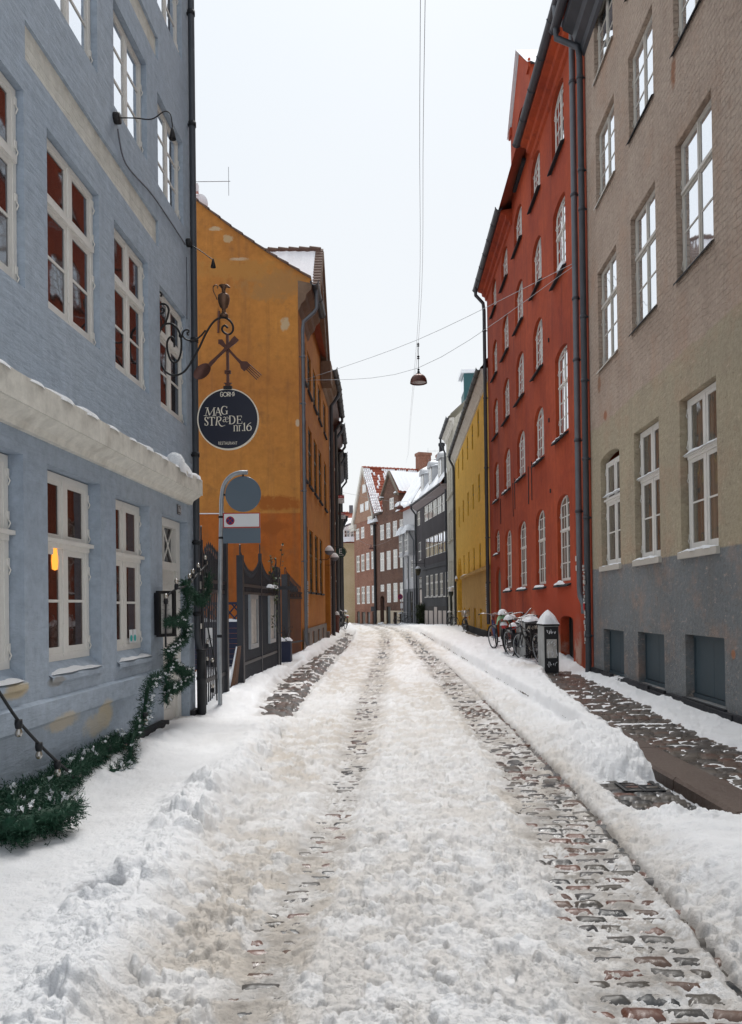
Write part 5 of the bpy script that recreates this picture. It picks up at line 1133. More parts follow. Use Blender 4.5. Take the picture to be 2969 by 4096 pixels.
def wetstone(name):
    g = G(name); v = g.obj(); c = g.n('Attribute', attribute_name='tint').outputs['Color']
    n = g.noise(v, 60, 5, .65)
    g.pri(Base_Color=c, Roughness=g.n('MapRange', {'Value': g.noise(v, 7, 3), 'From Min': .3, 'From Max': .7, 'To Min': .22, 'To Max': .55}).outputs[0], Normal=g.bump(n, .3, .006), Specular_IOR_Level=.5)
    return g.m
wet = wetstone('wet_setts')
X, Y = fan(-.50, .70, 900, 1.95, 40, 560)
hs, cs = setts(X, Y, .108, .175, 5, .030, .024)
keep = (X > -1.06) & (X < KERB+.02)
rd = grid_mesh('road', X, Y, hs-.020+gz(Y), cs, wet, keep); tag(rd, kind='structure')
keepR = (X > KERB+.36) & (X < wallR(Y)+.1)
hs, cs = setts(X, Y, .115, .175, 15, .020, .02)
cs = cs*.7+np.array([.075,.055,.042])*.45
o = grid_mesh('pavement', X, Y, .12-.018+hs+.006*(fbm(X*1.5,Y*1.5,3,19)-.5)+gz(Y), cs, wet, keepR); tag(o, kind='structure')
keepL = (X < -1.02) & (X > -3.7)
hs, cs = setts(X, Y, .11, .15, 25, .018, .02); cs = cs*.8+np.array([.06,.05,.042])*.3
o = grid_mesh('pavement', X, Y, .10*ss(-1.0,-1.3,X)-.018+hs+gz(Y), cs, wet, keepL); tag(o, kind='structure')
# kerb of long granite slabs
mb = MB(); y = 1.9; rnd = random.Random(12); gran = plaster('kerb_granite', (.075,.050,.041), (.10,.072,.058), (.05,.04,.035), .4, 0, bump=.5, fine=40, rough=.5)
while y < 40:
    l = rnd.uniform(.9, 1.5); o = rnd.uniform(-.006,.006)
    x0, x1, zt, b = KERB+o, KERB+.355+o, .121+o, .025
    ya, yb = y+.006, y+l-.006
    mb.add([(x0,ya,-.1),(x0,yb,-.1),(x0,yb,zt-b),(x0,ya,zt-b),(x0+b,ya,zt),(x0+b,yb,zt),(x1,yb,zt),(x1,ya,zt)], [(0,1,2,3),(3,2,5,4),(4,5,6,7),(0,3,4,7),(1,6,5,2)])
    y += l
o = mb.build('kerb', gran); tag(o, kind='structure')
# plain ground to the horizon, under everything
mb = MB(); mb.quad((-300,-200,-1.6),(300,-200,-1.6),(300,500,-1.6),(-300,500,-1.6)); o = mb.build('ground', simple('distant_snowy_ground', (.6,.6,.62), .9)); tag(o, kind='structure')
mb = MB(); mb.quad((-12,38,-1.0),(12,38,-.05),(12,38.01,-.05),(-12,38.01,-1.0))

# ------------------------------------------------------------------ sky, sun, camera
w = bpy.data.worlds.new('World'); S.world = w; w.use_nodes = True; nt = w.node_tree; nt.nodes.clear()
sky = nt.nodes.new('ShaderNodeTexSky'); sky.sky_type = 'NISHITA'; sky.sun_disc = False; sky.sun_elevation = rad(58); sky.sun_rotation = rad(5); sky.dust_density = 5; sky.air_density = 1.; sky.ozone_density = 1.5
bg1 = nt.nodes.new('ShaderNodeBackground'); bg1.inputs['Strength'].default_value = .05; nt.links.new(sky.outputs[0], bg1.inputs['Color'])
# even cloud deck
tc = nt.nodes.new('ShaderNodeTexCoord'); sp = nt.nodes.new('ShaderNodeSeparateXYZ'); nt.links.new(tc.outputs['Generated'], sp.inputs[0])
mr = nt.nodes.new('ShaderNodeMapRange'); mr.inputs['From Min'].default_value = 0; mr.inputs['From Max'].default_value = .8; nt.links.new(sp.outputs[2], mr.inputs['Value'])
no = nt.nodes.new('ShaderNodeTexNoise'); no.inputs['Scale'].default_value = 2.2; no.inputs['Detail'].default_value = 5; nt.links.new(tc.outputs['Generated'], no.inputs['Vector'])
ad = nt.nodes.new('ShaderNodeMath'); ad.operation = 'MULTIPLY_ADD'; ad.inputs[1].default_value = .35; ad.inputs[2].default_value = -.17; nt.links.new(no.outputs['Fac'], ad.inputs[0])
ad2 = nt.nodes.new('ShaderNodeMath'); ad2.operation = 'ADD'; nt.links.new(mr.outputs[0], ad2.inputs[0]); nt.links.new(ad.outputs[0], ad2.inputs[1])
cr = nt.nodes.new('ShaderNodeMix'); cr.data_type = 'RGBA'; cr.inputs[6].default_value = (.93,.945,.945,1); cr.inputs[7].default_value = (.80,.87,.945,1); nt.links.new(ad2.outputs[0], cr.inputs[0])
bg2 = nt.nodes.new('ShaderNodeBackground'); bg2.inputs['Strength'].default_value = .45; nt.links.new(cr.outputs[2], bg2.inputs['Color'])
ms = nt.nodes.new('ShaderNodeMixShader'); ms.inputs[0].default_value = .93; nt.links.new(bg1.outputs[0], ms.inputs[1]); nt.links.new(bg2.outputs[0], ms.inputs[2])
wo = nt.nodes.new('ShaderNodeOutputWorld'); nt.links.new(ms.outputs[0], wo.inputs[0])
sl = bpy.data.lights.new('sun', 'SUN'); sl.energy = 1.5; sl.angle = rad(20); sl.color = (1,.975,.94)
so = bpy.data.objects.new('sun', sl); COL.objects.link(so); so.rotation_euler = (rad(-30), 0, rad(-5)); so.location = (0,0,30)

cam = bpy.data.cameras.new('camera'); co = bpy.data.objects.new('camera', cam); COL.objects.link(co); S.camera = co
p, q = rad(.5), rad(.72); F_ = 1683.
cam.sensor_fit = 'AUTO'; cam.sensor_width = 36; cam.lens = F_/2268*36; cam.shift_y = ((1338-F_*math.tan(p))-1134)/2268; cam.clip_end = 900; cam.clip_start = .05
fw_ = Vector((0, math.cos(p), math.sin(p))); r0 = Vector((1,0,0)); u0 = Vector((0,-math.sin(p),math.cos(p)))
Rr = r0*math.cos(q)-u0*math.sin(q); Uu = r0*math.sin(q)+u0*math.cos(q)
co.matrix_world = Matrix(((Rr.x,Uu.x,-fw_.x,0),(Rr.y,Uu.y,-fw_.y,0),(Rr.z,Uu.z,-fw_.z,1.6),(0,0,0,1)))
S.view_settings.view_transform = 'Standard'; S.view_settings.look = 'None'; S.view_settings.exposure = 1.2; S.view_settings.gamma = 1
S.cycles.use_denoising = True
try: S.cycles.denoiser = 'OPENIMAGEDENOISE'
except Exception: pass
S.cycles.max_bounces = 6; S.cycles.diffuse_bounces = 4; S.cycles.glossy_bounces = 3; S.cycles.caustics_reflective = False
# ------------------------------------------------------------------ wrought iron sign bracket on the blue house
BX, BY = -2.497, 8.93
k = .000894
def rp(x, y, dy=0): return ((x-145)*k, dy, 5.317+(120-y)*k)
def curve(pts, n=6):
    """smooth pass through points"""
    P = [Vector(p) for p in pts]; out = []
    for i in range(len(P)-1):
        p0 = P[max(0,i-1)]; p1 = P[i]; p2 = P[i+1]; p3 = P[min(len(P)-1,i+2)]
        for j in range(n):
            t = j/n; out.append(.5*((2*p1)+(p2-p0)*t+(2*p0-5*p1+4*p2-p3)*t*t+(3*p1-p0-3*p2+p3)*t*t*t))
    return out+[P[-1]]
r = thing('sign_bracket', 'scrolled black wrought iron bracket with copper jug, spoon and fork', 'sign bracket', (BX, BY, 0))
mb = MB()
T = lambda pts, rr, dy=0: mb.tube(curve([rp(x,y,dy) for x,y in pts]), rr, 8)
mb.box(-.012,.016,-.014,.014, 5.317-1.07, 5.317-.03)
T([(145,200),(145,140),(175,118),(210,128),(228,160),(210,185)], .013)
T([(80,440),(60,400),(60,320),(80,290),(105,330),(130,430),(138,560)], .008, -.03)
T([(190,590),(215,570),(215,510),(200,465),(190,480)], .007, .03)
T([(225,375),(220,345),(250,345),(252,385),(225,410),(185,400),(165,355),(185,305),(235,282),(290,300),(318,360),(305,440),(270,540),(215,610),(185,690),(170,800),(172,920),(195,1040),(245,1150),(320,1215),(400,1230),(490,1200),(560,1130),(640,1000),(720,860),(790,710),(860,590),(930,510),(1000,478),(1060,478),(1120,515),(1160,580),(1160,650),(1120,695),(1070,690),(1025,650),(1022,605),(1055,580),(1095,610)], .0125)
T([(270,550),(330,545),(390,570),(440,630),(475,730),(480,850),(465,960),(430,1040),(380,1060),(335,1020),(300,920),(290,820),(310,750),(350,722),(380,750),(387,800),(387,855)], .0125)
T([(575,705),(560,675),(580,655),(570,632),(530,635),(500,670),(500,710),(540,755),(610,775),(680,755),(740,710),(800,640)], .0105)
mb.box(*(lambda a: (a[0]-.025,a[0]+.025,-.018,.018,a[2]-.012,a[2]+.012))(rp(478,712)))
mb.build('scrollwork', M['iron'], r)
c = rp(1088, 690)
mb = MB(); mb.box(c[0]-.016,c[0]+.016,-.012,.012, rp(0,1400)[2], c[2]); 
for y in (1185, 1210): z = rp(0,y)[2]; mb.box(c[0]-.036,c[0]+.036,-.02,.02,z-.006,z+.006)
for y in (1345,): z = rp(0,y)[2]; mb.box(c[0]-.045,c[0]+.045,-.015,.015,z-.004,z+.004); mb.box(c[0]-.03,c[0]-.018,-.01,.01,z-.04,z); mb.box(c[0]+.018,c[0]+.03,-.01,.01,z-.04,z)
mb.build('hanging_rod', M['copper'], r)
jx, jz = rp(1045, 470)[0], rp(0, 470)[2]
mb = MB(); s_ = k
mb.lathe([(0,0),(58*s_,0),(58*s_,28*s_),(40*s_,45*s_),(26*s_,60*s_),(26*s_,110*s_),(50*s_,130*s_),(72*s_,190*s_),(80*s_,240*s_),(76*s_,285*s_),(50*s_,305*s_),(28*s_,312*s_),(24*s_,340*s_),(27*s_,375*s_),(45*s_,400*s_),(62*s_,415*s_),(55*s_,412*s_),(20*s_,380*s_)], 20, (jx,0,jz)); mb.build('jug', M['bronze'], r)
mb = MB(); mb.tube(curve([rp(955,235),(rp(940,190)),(rp(910,120)),rp(910,65),rp(940,42),rp(968,60),rp(965,90)]), .0065, 6); mb.tube([rp(1040,62),rp(1090,58),rp(1130,78)], [.03,.02,.008], 8); mb.build('jug_handle', M['bronze'], r)
# crossed spoon and fork
def flat(pts, w, dy, th=.008):
    P = [Vector(rp(*p)) for p in pts]; vs = []; m = MB()
    for i, p in enumerate(P):
        t = (P[min(i+1,len(P)-1)]-P[max(0,i-1)]).normalized(); n_ = Vector((-t.z,0,t.x))
        for yy in (dy-th, dy+th): vs += [tuple(p+n_*w[i]+Vector((0,yy,0))), tuple(p-n_*w[i]+Vector((0,yy,0)))]
    fs = []
    for i in range(len(P)-1):
        a = 4*i; b = a+4; fs += [(a,a+1,b+1,b),(a+2,b+2,b+3,a+3),(a,b,b+2,a+2),(a+1,a+3,b+3,b+1)]
    fs += [(0,2,3,1),(4*len(P)-4,4*len(P)-3,4*len(P)-1,4*len(P)-2)]
    return vs, fs
mb = MB(); mb.add(*flat([(1215,755),(1180,790),(1100,870),(1020,945),(950,1010),(880,1080),(850,1115)], [.034,.036,.022,.016,.016,.022,.02], -.02))
bc = Vector(rp(755,1190)); vs = []
ax = (Vector(rp(860,1100))-Vector(rp(660,1275))).normalized(); ay = Vector((-ax.z,0,ax.x))
def bowl(a, b): 
    t = 2*math.pi*a; q = b; return tuple(bc+ax*(.118*math.cos(t)*q)+ay*(.078*math.sin(t)*q)+Vector((0,-.02+.03*(1-q*q),0)))
mb.sheet(bowl, 20, 5); mb.build('spoon', M['copper'], r)
mb = MB(); mb.add(*flat([(965,790),(1000,790),(1060,860),(1130,930),(1200,1010),(1260,1070)], [.026,.032,.018,.014,.014,.02], .012))
mb.add(*flat([(1260,1065),(1300,1100),(1345,1145)], [.018,.055,.052], .012, .005))
for (x0,y0),(x1,y1) in (((1365,1090),(1530,1240)),((1345,1105),(1510,1258)),((1330,1122),(1490,1278)),((1315,1140),(1470,1298))): mb.tube([rp(x0,y0,.012),rp(x1,y1,.012)], [.008,.006], 5)
mb.build('fork', M['copper'], r)

# the round sign hanging from it
fu = .001253; SX, SZ = -1.655, 3.796
sg = thing('hanging_sign', 'round navy restaurant sign with ivory rim and lettering below the iron bracket', 'sign', (SX, BY, SZ))
R_ = 288*fu
mb = MB(); mb.lathe([(0,-.016),(R_-.012,-.016),(R_-.012,.016),(0,.016)], 64, axis='y', smooth=False); mb.build('sign_board', M['navy'], sg)
mb = MB(); mb.lathe([(R_-.013,-.019),(R_,-.019),(R_,.019),(R_-.013,.019),(R_-.013,-.019)], 64, axis='y', smooth=False); mb.build('sign_rim', M['ivory'], sg)
mb = MB(); mb.box(-.05,.05,-.02,.02,R_-.012,R_+.03); mb.box(-.008,.008,-.01,.01,R_+.03,R_+.06); mb.build('sign_clamp', M['iron'], sg)
# serif letters drawn as pen strokes; thick and thin like a roman face. (x, y) in sign units, y down as on the board
def stroke(mb, pts, w, smooth=True):
    P = curve([(x,0,y) for x,y in pts], 6) if smooth and len(pts) > 2 else [Vector((x,0,y)) for x,y in pts]
    n = len(P); W_ = w if isinstance(w, (list,tuple)) else [w]*2
    vs = []
    for i, p in enumerate(P):
        t = (P[min(i+1,n-1)]-P[max(0,i-1)]); t.normalize(); nn = Vector((-t.z,0,t.x))
        f = i/(n-1)*(len(W_)-1); a = int(min(f, len(W_)-2)); ww = (W_[a]+(W_[a+1]-W_[a])*(f-a))/2
        for q in (p+nn*ww, p-nn*ww): vs.append(((q.x-505)*fu, -.0178-.0003*(i%2), -(q.z-417)*fu))
    mb.add(vs, [(2*i,2*i+1,2*i+3,2*i+2) for i in range(n-1)])
def glyph(mb, ch, x, y, w, h):
    """glyph box: left x, baseline y, width w, height h"""
    s = lambda pts, ww, sm=True: stroke(mb, [(x+a*w, y-b*h) for a,b in pts], ww, sm)
    K, N = .13*h, .055*h
    ser = lambda a, b, l=.16: s([(a-l,b),(a+l,b)], N, False)
    if ch == 'M': s([(.10,0),(.28,1)], N, False); s([(.26,1),(.46,.05)], K, False); s([(.46,.05),(.88,1)], N, False); s([(.86,1),(.86,0)], K, False); ser(.10,.02); ser(.86,.02); ser(.22,.98,.14); ser(.92,.98,.1)
    if ch == 'A': s([(.08,0),(.5,1)], N, False); s([(.48,1),(.9,0)], K, False); s([(.24,.36),(.72,.36)], N, False); ser(.08,.02,.13); ser(.9,.02,.15)
    if ch == 'G': s([(.88,.76),(.75,.95),(.5,1),(.22,.88),(.08,.5),(.22,.12),(.5,0),(.76,.06),(.86,.2)], [N,N,N*1.2,K,K*1.15,K,N,N*1.2,N]); s([(.86,.02),(.86,.42)], K, False); ser(.84,.42,.16); s([(.88,.98),(.88,.74)], N, False)
    if ch == 'S': s([(.80,.76),(.72,.95),(.48,1),(.22,.90),(.20,.70),(.5,.52),(.80,.34),(.80,.12),(.5,0),(.24,.06),(.14,.26)], [N,N,N,K*.8,K,K*1.1,K,K*.8,N,N,N]); s([(.82,.98),(.82,.74)], N, False); s([(.13,.02),(.13,.28)], N, False)
    if ch == 'T': s([(.5,0),(.5,1)], K, False); s([(.06,.97),(.94,.97)], N*1.2, False); s([(.06,.99),(.06,.76)], N, False); s([(.94,.99),(.94,.76)], N, False); ser(.5,.02,.2)
    if ch == 'R': s([(.16,0),(.34,1)], K, False); s([(.30,.98),(.62,1),(.85,.86),(.78,.60),(.50,.50),(.30,.50)], [N,N,K,K,N,N]); s([(.48,.50),(.66,.1),(.92,-.10),(1.2,-.08),(1.5,.02)], [N,K*.9,K*.9,N,N*.6]); ser(.16,.02,.14); ser(.26,.98,.12)
    if ch == 'æ': s([(.08,.78),(.2,.96),(.40,.92),(.48,.72),(.48,.2),(.62,.02),(.8,.02),(.95,.2)], [N,N*1.2,K*.8,K,K,K*.8,N,N]); s([(.48,.55),(.18,.45),(.06,.22),(.2,.03),(.38,.1),(.48,.28)], [N,K*.8,K,K*.8,N,N]); s([(.48,.58),(.92,.58),(.88,.88),(.68,.97),(.52,.8)], [N,N,K*.7,N,N])
    if ch == 'D': s([(.18,0),(.18,1)], K, False); s([(.1,.98),(.5,.98),(.82,.82),(.92,.5),(.82,.18),(.5,.02),(.1,.02)], [N,N,K,K*1.15,K,N,N]); ser(.16,.02,.12); ser(.16,.98,.12)
    if ch == 'E': s([(.22,0),(.22,1)], K, False); s([(.08,.98),(.82,.98)], N, False); s([(.22,.52),(.68,.52)], N, False); s([(.08,.02),(.86,.02)], N, False); s([(.82,1),(.82,.76)], N, False); s([(.88,0),(.88,.28)], N, False); s([(.66,.64),(.66,.40)], N, False)
    if ch == 'n': s([(.2,0),(.2,.94)], K, False); s([(.2,.72),(.42,.95),(.68,.92),(.76,.7),(.76,0)], [N,N,K*.8,K,K]); ser(.2,.02,.16); ser(.76,.02,.16); s([(.06,.92),(.24,.92)], N, False)
    if ch == 'r': s([(.28,0),(.28,.94)], K, False); s([(.28,.66),(.48,.92),(.76,.88)], [N,N,K]); ser(.28,.02,.22); s([(.08,.92),(.32,.92)], N, False)
    if ch == '.': s([(.3,.03),(.3,.17)], K*1.2, False)
    if ch == '1': s([(.5,0),(.5,1)], K, False); s([(.2,.80),(.52,1)], N, False); ser(.5,.02,.3)
    if ch == '6': s([(.84,.98),(.5,.84),(.2,.55),(.14,.28),(.28,.04),(.52,0),(.78,.1),(.86,.32),(.74,.54),(.5,.60),(.24,.46)], [N,N*1.3,K,K*1.1,K*.9,N,K*.8,K,K*.8,N,N])
mb = MB()
for ch, x, w_, y, h in (('M',285,105,383,76),('A',383,62,383,76),('G',440,64,372,76),
                        ('S',283,40,475,80),('T',322,62,475,80),('R',384,64,475,80),('æ',455,58,444,48),('D',512,62,464,78),('E',582,62,462,74),
                        ('n',553,50,532,58),('r',602,32,532,58),('.',634,20,532,58),('1',642,34,530,76),('6',674,56,528,76)):
    glyph(mb, ch, x, y, w_, h)
mb.build('lettering', M['ivory'], sg)
ring = MB(); n_ = 28
for rr in (1,): 
    vs = [((482-505)*fu+q*fu*math.cos(2*math.pi*i/n_), -.0187, -(185-417)*fu+q*fu*math.sin(2*math.pi*i/n_)) for i in range(n_) for q in (16,22)]
    ring.add(vs, [(2*i,2*i+1,(2*i+3)%(2*n_),(2*i+2)%(2*n_)) for i in range(n_)])
ring.build('lettering', M['ivory'], sg)
mb = MB()
for P, sm in (([(457,172),(452,163),(443,163),(438,172),(438,196),(443,205),(452,205),(457,196),(457,184),(448,184)],False), ([(507,205),(507,163)],False), ([(507,165),(520,165),(524,174),(520,184),(507,184)],False), ([(514,184),(525,205)],False),
              ([(529,205),(529,163),(541,190),(553,163),(553,205)],False), ([(569,166),(564,162),(558,165),(558,171),(568,178),(569,186),(563,190),(557,187)],False), ([(557,197),(569,197)],False)):
    stroke(mb, P, 5.5, sm)
mb.build('lettering', M['ivory'], sg)
text_mesh('RESTAURANT', 31*fu*1.35, 'lettering', M['ivory'], sg, ((501-505)*fu, -.018, -(645-417)*fu), (rad(90),0,0), .001, sx=.58, space=1.25)

# ------------------------------------------------------------------ house number, gooseneck lamps, menu case
def on_blue(u, z, off=0):    # a point on the blue front: u along it, off out from it
    d = Vector((.374, 7.2)).normalized(); n = Vector((d.y, -d.x))
    return (-2.744+d.x*u+n.x*off, 3.0+d.y*u+n.y*off, z)
RZ = math.atan2(7.2, .374)
n_ = thing('house_number', 'small enamel number plate above the white door', 'number plate', on_blue(6.545, 2.815), RZ)
MB().box(-.075,.075,-.012,-.002,-.058,.058).build('plate', M['plate'], n_)
mb = MB()
for q in ((-.066,.066,.048,.052),(-.066,.066,-.052,-.048),(-.068,-.064,-.05,.05),(.064,.068,-.05,.05)): mb.box(q[0],q[1],-.0135,-.011,q[2],q[3])
mb.build('plate_border', M['signwhite'], n_)
text_mesh('16', .10, 'numerals', M['signwhite'], n_, (0,-.0125,0), (rad(90),0,0), .001)
def gooseneck(label, u, z, pts, unit, tip):
    t = thing('wall_lamp', label, 'wall lamp', on_blue(u, z), 0, 'gooseneck lamps on the blue house')
    mb = MB(); mb.lathe([(0,0),(.052,0),(.056,.012),(.056,.055),(.05,.062),(0,.062)], 16, (0,0,0), True, 'x'); mb.build('wall_plate', M['iron'], t)
    P = [(x*unit, 0, -y*unit) for x,y in pts]; MB().tube(curve(P, 5), .006, 6).build('arm', M['iron'], t)
    tp = Vector((tip[0]*unit, 0, -tip[1]*unit))
    MB().lathe([(.006,.0),(.012,-.01),(.036,-.115),(.034,-.115),(.01,-.012)], 16, tp).build('lamp_shade', M['iron'], t)
gooseneck('black gooseneck lamp reaching across an upper window of the blue house', 4.56, 6.49, [(50,-2),(180,2),(310,12),(410,-48),(460,-35),(478,40),(480,85)], .00121, (480,85))
gooseneck('short black gooseneck lamp near the drainpipe below the other one', 7.02, 6.41, [(4,2),(30,18),(54,36),(60,40)], .006, (58,36))
mb = MB(); mb.tube(curve([on_blue(4.62,6.42,.012),on_blue(4.75,6.22,.012),on_blue(5.0,6.20,.012),on_blue(5.6,6.30,.012),on_blue(6.3,6.33,.012),on_blue(6.92,6.34,.012)]), .008, 5); tag(mb.build('lamp_cable', M['leftgrey']), 'thin grey cable clipped along the blue wall between two gooseneck lamps', 'cable')
mb = MB(); mb.tube([on_blue(6.98,6.2,.01),on_blue(6.98,5.6,.01),on_blue(6.97,5.38,.01)], .006, 5); tag(mb.build('drop_cable', M['leftgrey']), 'short cable dropping from the lower gooseneck lamp to a window corner', 'cable')
m_ = thing('menu_case', 'tall black menu case on the wall beside the white door', 'menu case', on_blue(5.66, 1.52, .10), RZ-rad(38))
mb = MB()
for q in ((-.115,.115,.23,.26),(-.115,.115,-.26,-.23),(-.115,-.085,-.23,.23),(.085,.115,-.23,.23)): mb.box(q[0],q[1],-.06,-.003,q[2],q[3])
mb.box(-.084,.084,-.02,-.003,-.229,.229); mb.box(-.113,.02,-.0025,.09,-.24,.24); mb.build('case', M['iron'], m_)
MB().box(-.08,.08,-.026,-.021,-.225,.225).build('menu_sheet', M['paper'], m_)
mb = MB(); rnd = random.Random(3)
for i in range(26): z = .15-i*.0145; a = rnd.uniform(.02,.06); mb.box(-a,a,-.0275,-.0265,z,z+.004)
mb.build('menu_lines', M['leftgrey'], m_)
st = thing('window_stickers', 'pair of white and turquoise stickers low in the pane beside the door', 'sticker', on_blue(5.17, 1.29, -.09), RZ)
MB().box(-.10,-.01,-.004,-.001,-.07,.07).build('sticker_sheet', M['signwhite'], st); MB().box(.01,.10,-.004,-.001,-.07,.07).build('sticker_sheet', M['signwhite'], st)
tq = simple('turquoise_print', (.05,.42,.40), .5, 0, .05)
for x in (-.055,.055): MB().lathe([(0,-.0052),(.036,-.0052)], 18, (x,0,-.022), False, 'y').build('sticker_badge', tq, st)

lm = thing('window_lamp', 'small amber lamp glowing behind the casement of the blue house', 'lamp', on_blue(3.46, 2.06, -.122), RZ)
g = G('amber_glow'); e_ = g.n('Emission', {'Color': (1.,.33,.05,1), 'Strength': .8}); g.t.links.new(e_.outputs[0], g.out.inputs[0])
MB().lathe([(0,.13),(.03,.12),(.055,-.06),(.045,-.13),(0,-.14)], 14).build('lamp_shade', g.m, lm).scale = (1,.25,1)
# ------------------------------------------------------------------ no-stopping sign on its bent pole
PX, PY = -2.12, 10.6
t = thing('traffic_sign', 'bent galvanised pole carrying the grey back of a disc and a no stopping panel', 'traffic sign', (PX, PY, 0))
mb = MB(); mb.tube(curve([(0,0,-.1),(.0,0,1.2),(.02,0,2.0),(.045,0,2.9),(.052,0,3.1),(.085,0,3.28),(.17,0,3.40),(.29,0,3.455),(.42,0,3.46)], 5), .03, 14); 
mb.build('pole', M['galv'], t)
mb = MB(); mb.lathe([(.031,1.16),(.036,1.16),(.036,1.2),(.031,1.2)], 12, (.005,0,0)); mb.box(.035,.10,-.02,.02,3.14,3.165); mb.box(.345,.365,-.012,.012,3.40,3.43)
for z in (2.84,2.55): mb.lathe([(.031,z-.015),(.038,z-.015),(.038,z+.015),(.031,z+.015)], 12, (.04,0,0)); mb.box(.07,.11,-.03,-.01,z-.012,z+.012)
mb.build('pole_clamps', M['tarplinth'], t)
mb = MB(); mb.lathe([(0,-.012),(.247,-.012),(.25,-.006),(.25,.0),(0,.0)], 48, (.353,0,3.16), False, 'y'); mb.build('sign_disc', M['signback'], t)
x0, x1 = .077, .59
mb = MB(); mb.box(x0,x1,-.04,-.028,2.685,2.892); o = mb.build('sign_panel', M['signwhite'], t)
mb = MB()
for q in ((x0,x1,2.88,2.892),(x0,x1,2.685,2.697),(x0,x0+.012,2.697,2.88),(x1-.012,x1,2.697,2.88)): mb.box(q[0],q[1],-.0425,-.0385,q[2],q[3])
mb.build('sign_border', M['signred'], o)
mb = MB(); mb.lathe([(0,-.0425),(.060,-.0425),(.060,-.04)], 28, (.175,0,2.785), False, 'y'); mb.build('symbol_ring', M['signred'], o)
mb = MB(); mb.lathe([(0,-.0445),(.047,-.0445)], 28, (.175,0,2.785), False, 'y'); mb.build('symbol_disc', M['signblue'], o)
mb = MB(); a = .033
for s_ in (1,-1): mb.tube([(.175-a,-.046,2.785-a*s_),(.175+a,-.046,2.785+a*s_)], .0065, 4)
mb.build('symbol_cross', M['signred'], o)
MB().box(x0-.005,x1+.002,-.036,-.024,2.47,2.68).build('sign_panel', M['signback'], t)

# ------------------------------------------------------------------ iron fence and gate
def iron_run(name, label, cat, a, b, top, zb, rails, posts, spacing=.10, spikes=True, band=True):
    a = Vector(a); b = Vector(b); d = b-a; L = d.length
    t = thing(name, label, cat, (a.x,a.y,0), math.atan2(d.y,d.x))
    mb = MB(); n = int(L/spacing)
    for i in range(1, n):
        s_ = i/n; x = L*s_; z = top(s_)
        mb.tube([(x,0,zb),(x,0,z)], .011, 6)
        if spikes: mb.lathe([(.011,z-.02),(.018,z+.005),(.0,z+.075)], 6, (x,0,0))
        if top(s_) > rails[0]+.2:
            xm = x-L/n/2; mb.tube([(xm,0,rails[0]),(xm,0,top(s_)-.12)], .008, 5); mb.lathe([(.008,z-.13),(.014,z-.12),(0,z-.06)], 5, (xm,0,0))
    mb.build('bars', M['gatepaint'], t)
    for z in rails: MB().box(0,L,-.022,.022,z-.025,z+.025).build('rail', M['gatepaint'], t)
    if band:
        mb = MB(); m = int(L/.075)
        for i in range(m):
            x = L*(i+.5)/m; z0, z1 = rails[1]+.02, rails[0]-.02; q = [(x+.03*math.cos(w_),0,(z0+z1)/2+(z1-z0)/2*math.sin(w_)) for w_ in [2*math.pi*j/8 for j in range(9)]]
            mb.tube(q, .006, 4, False)
        mb.build('frieze_rings', M['gatepaint'], t)
    for (s_, w_, z, fin) in posts:
        mb = MB(); x = L*s_; mb.box(x-w_,x+w_,-w_,w_,zb-.15,z)
        if fin: mb.tube([(x-w_*.6,0,z),(x-w_*.6,0,z+.16),(x-w_*.6+.025,0,z+.19),(x-w_*.6+.03,0,z+.15)], .009, 5); mb.tube([(x+w_*.6,0,z),(x+w_*.6,0,z+.16),(x+w_*.6-.02,0,z+.19),(x+w_*.6-.025,0,z+.15)], .009, 5)
        mb.build('post', M['gatepaint'], t)
    return t
iron_run('iron_fence', 'black iron fence panel between the blue house drainpipe and the open gap', 'fence', (-2.30,10.32), (-2.245,11.65), lambda s: 2.22+.35*s+.12*math.sin(6*s), .1, (1.95,1.81,.57), [(.0,.02,2.5,True),(1,.05,2.85,True)])
sag = lambda s: 2.19+.34*(2*((s*2)%1)-1)**2
g_ = iron_run('iron_gate', 'black iron double gate with sagging spiked tops and two notice frames', 'gate', (-2.25,13.1), (-2.10,16.85), sag, .1, (1.96,1.82,.58), [(0,.055,2.47,True),(.49,.03,2.62,True),(1,.05,2.45,True)])
t = thing('gate_post', 'slim black iron gate post with a side arm in the entrance gap', 'post', (-2.07,17.15,0))
MB().box(-.03,.03,-.03,.03,-.05,2.35).build('post', M['gatepaint'], t); mb = MB(); mb.box(.03,.40,-.02,.02,1.95,2.03); mb.build('arm', M['gatepaint'], t); MB().lathe([(0,2.35),(.035,2.36),(.02,2.42),(0,2.46)], 8).build('finial', M['gatepaint'], t)
iron_run('iron_fence', 'black iron fence panel with a wide post against the orange house corner', 'fence', (-2.36,20.9), (-2.04,22.3), lambda s: 2.45-.38*s+.1*(1-s)**2, .1, (1.95,1.8,.55), [(.02,.09,2.45,True)])
def notice(label, Y0, Y1):
    d = Vector((.15,3.75)).normalized(); x = lambda Y: -2.25+.15*(Y-13.1)/3.75
    t = thing('notice_frame', label, 'notice frame', (x(Y0)+.035, Y0, 0), math.atan2(d.y,d.x), 'notice frames wired to the gate')
    L = (Y1-Y0); mb = MB()
    for q in ((0,L,1.72,1.80),(0,L,.82,.90),(0,.07,.90,1.72),(L-.07,L,.90,1.72)): mb.box(q[0],q[1],-.05,-.005,q[2],q[3])
    mb.build('frame', M['galv'], t); MB().box(.07,L-.07,-.02,-.006,.9,1.72).build('notice_sheet', M['paper'], t)
notice('weathered notice in a grey frame on the near half of the iron gate', 13.55, 14.3)
notice('weathered notice behind creeper on the far half of the iron gate', 15.55, 16.25)
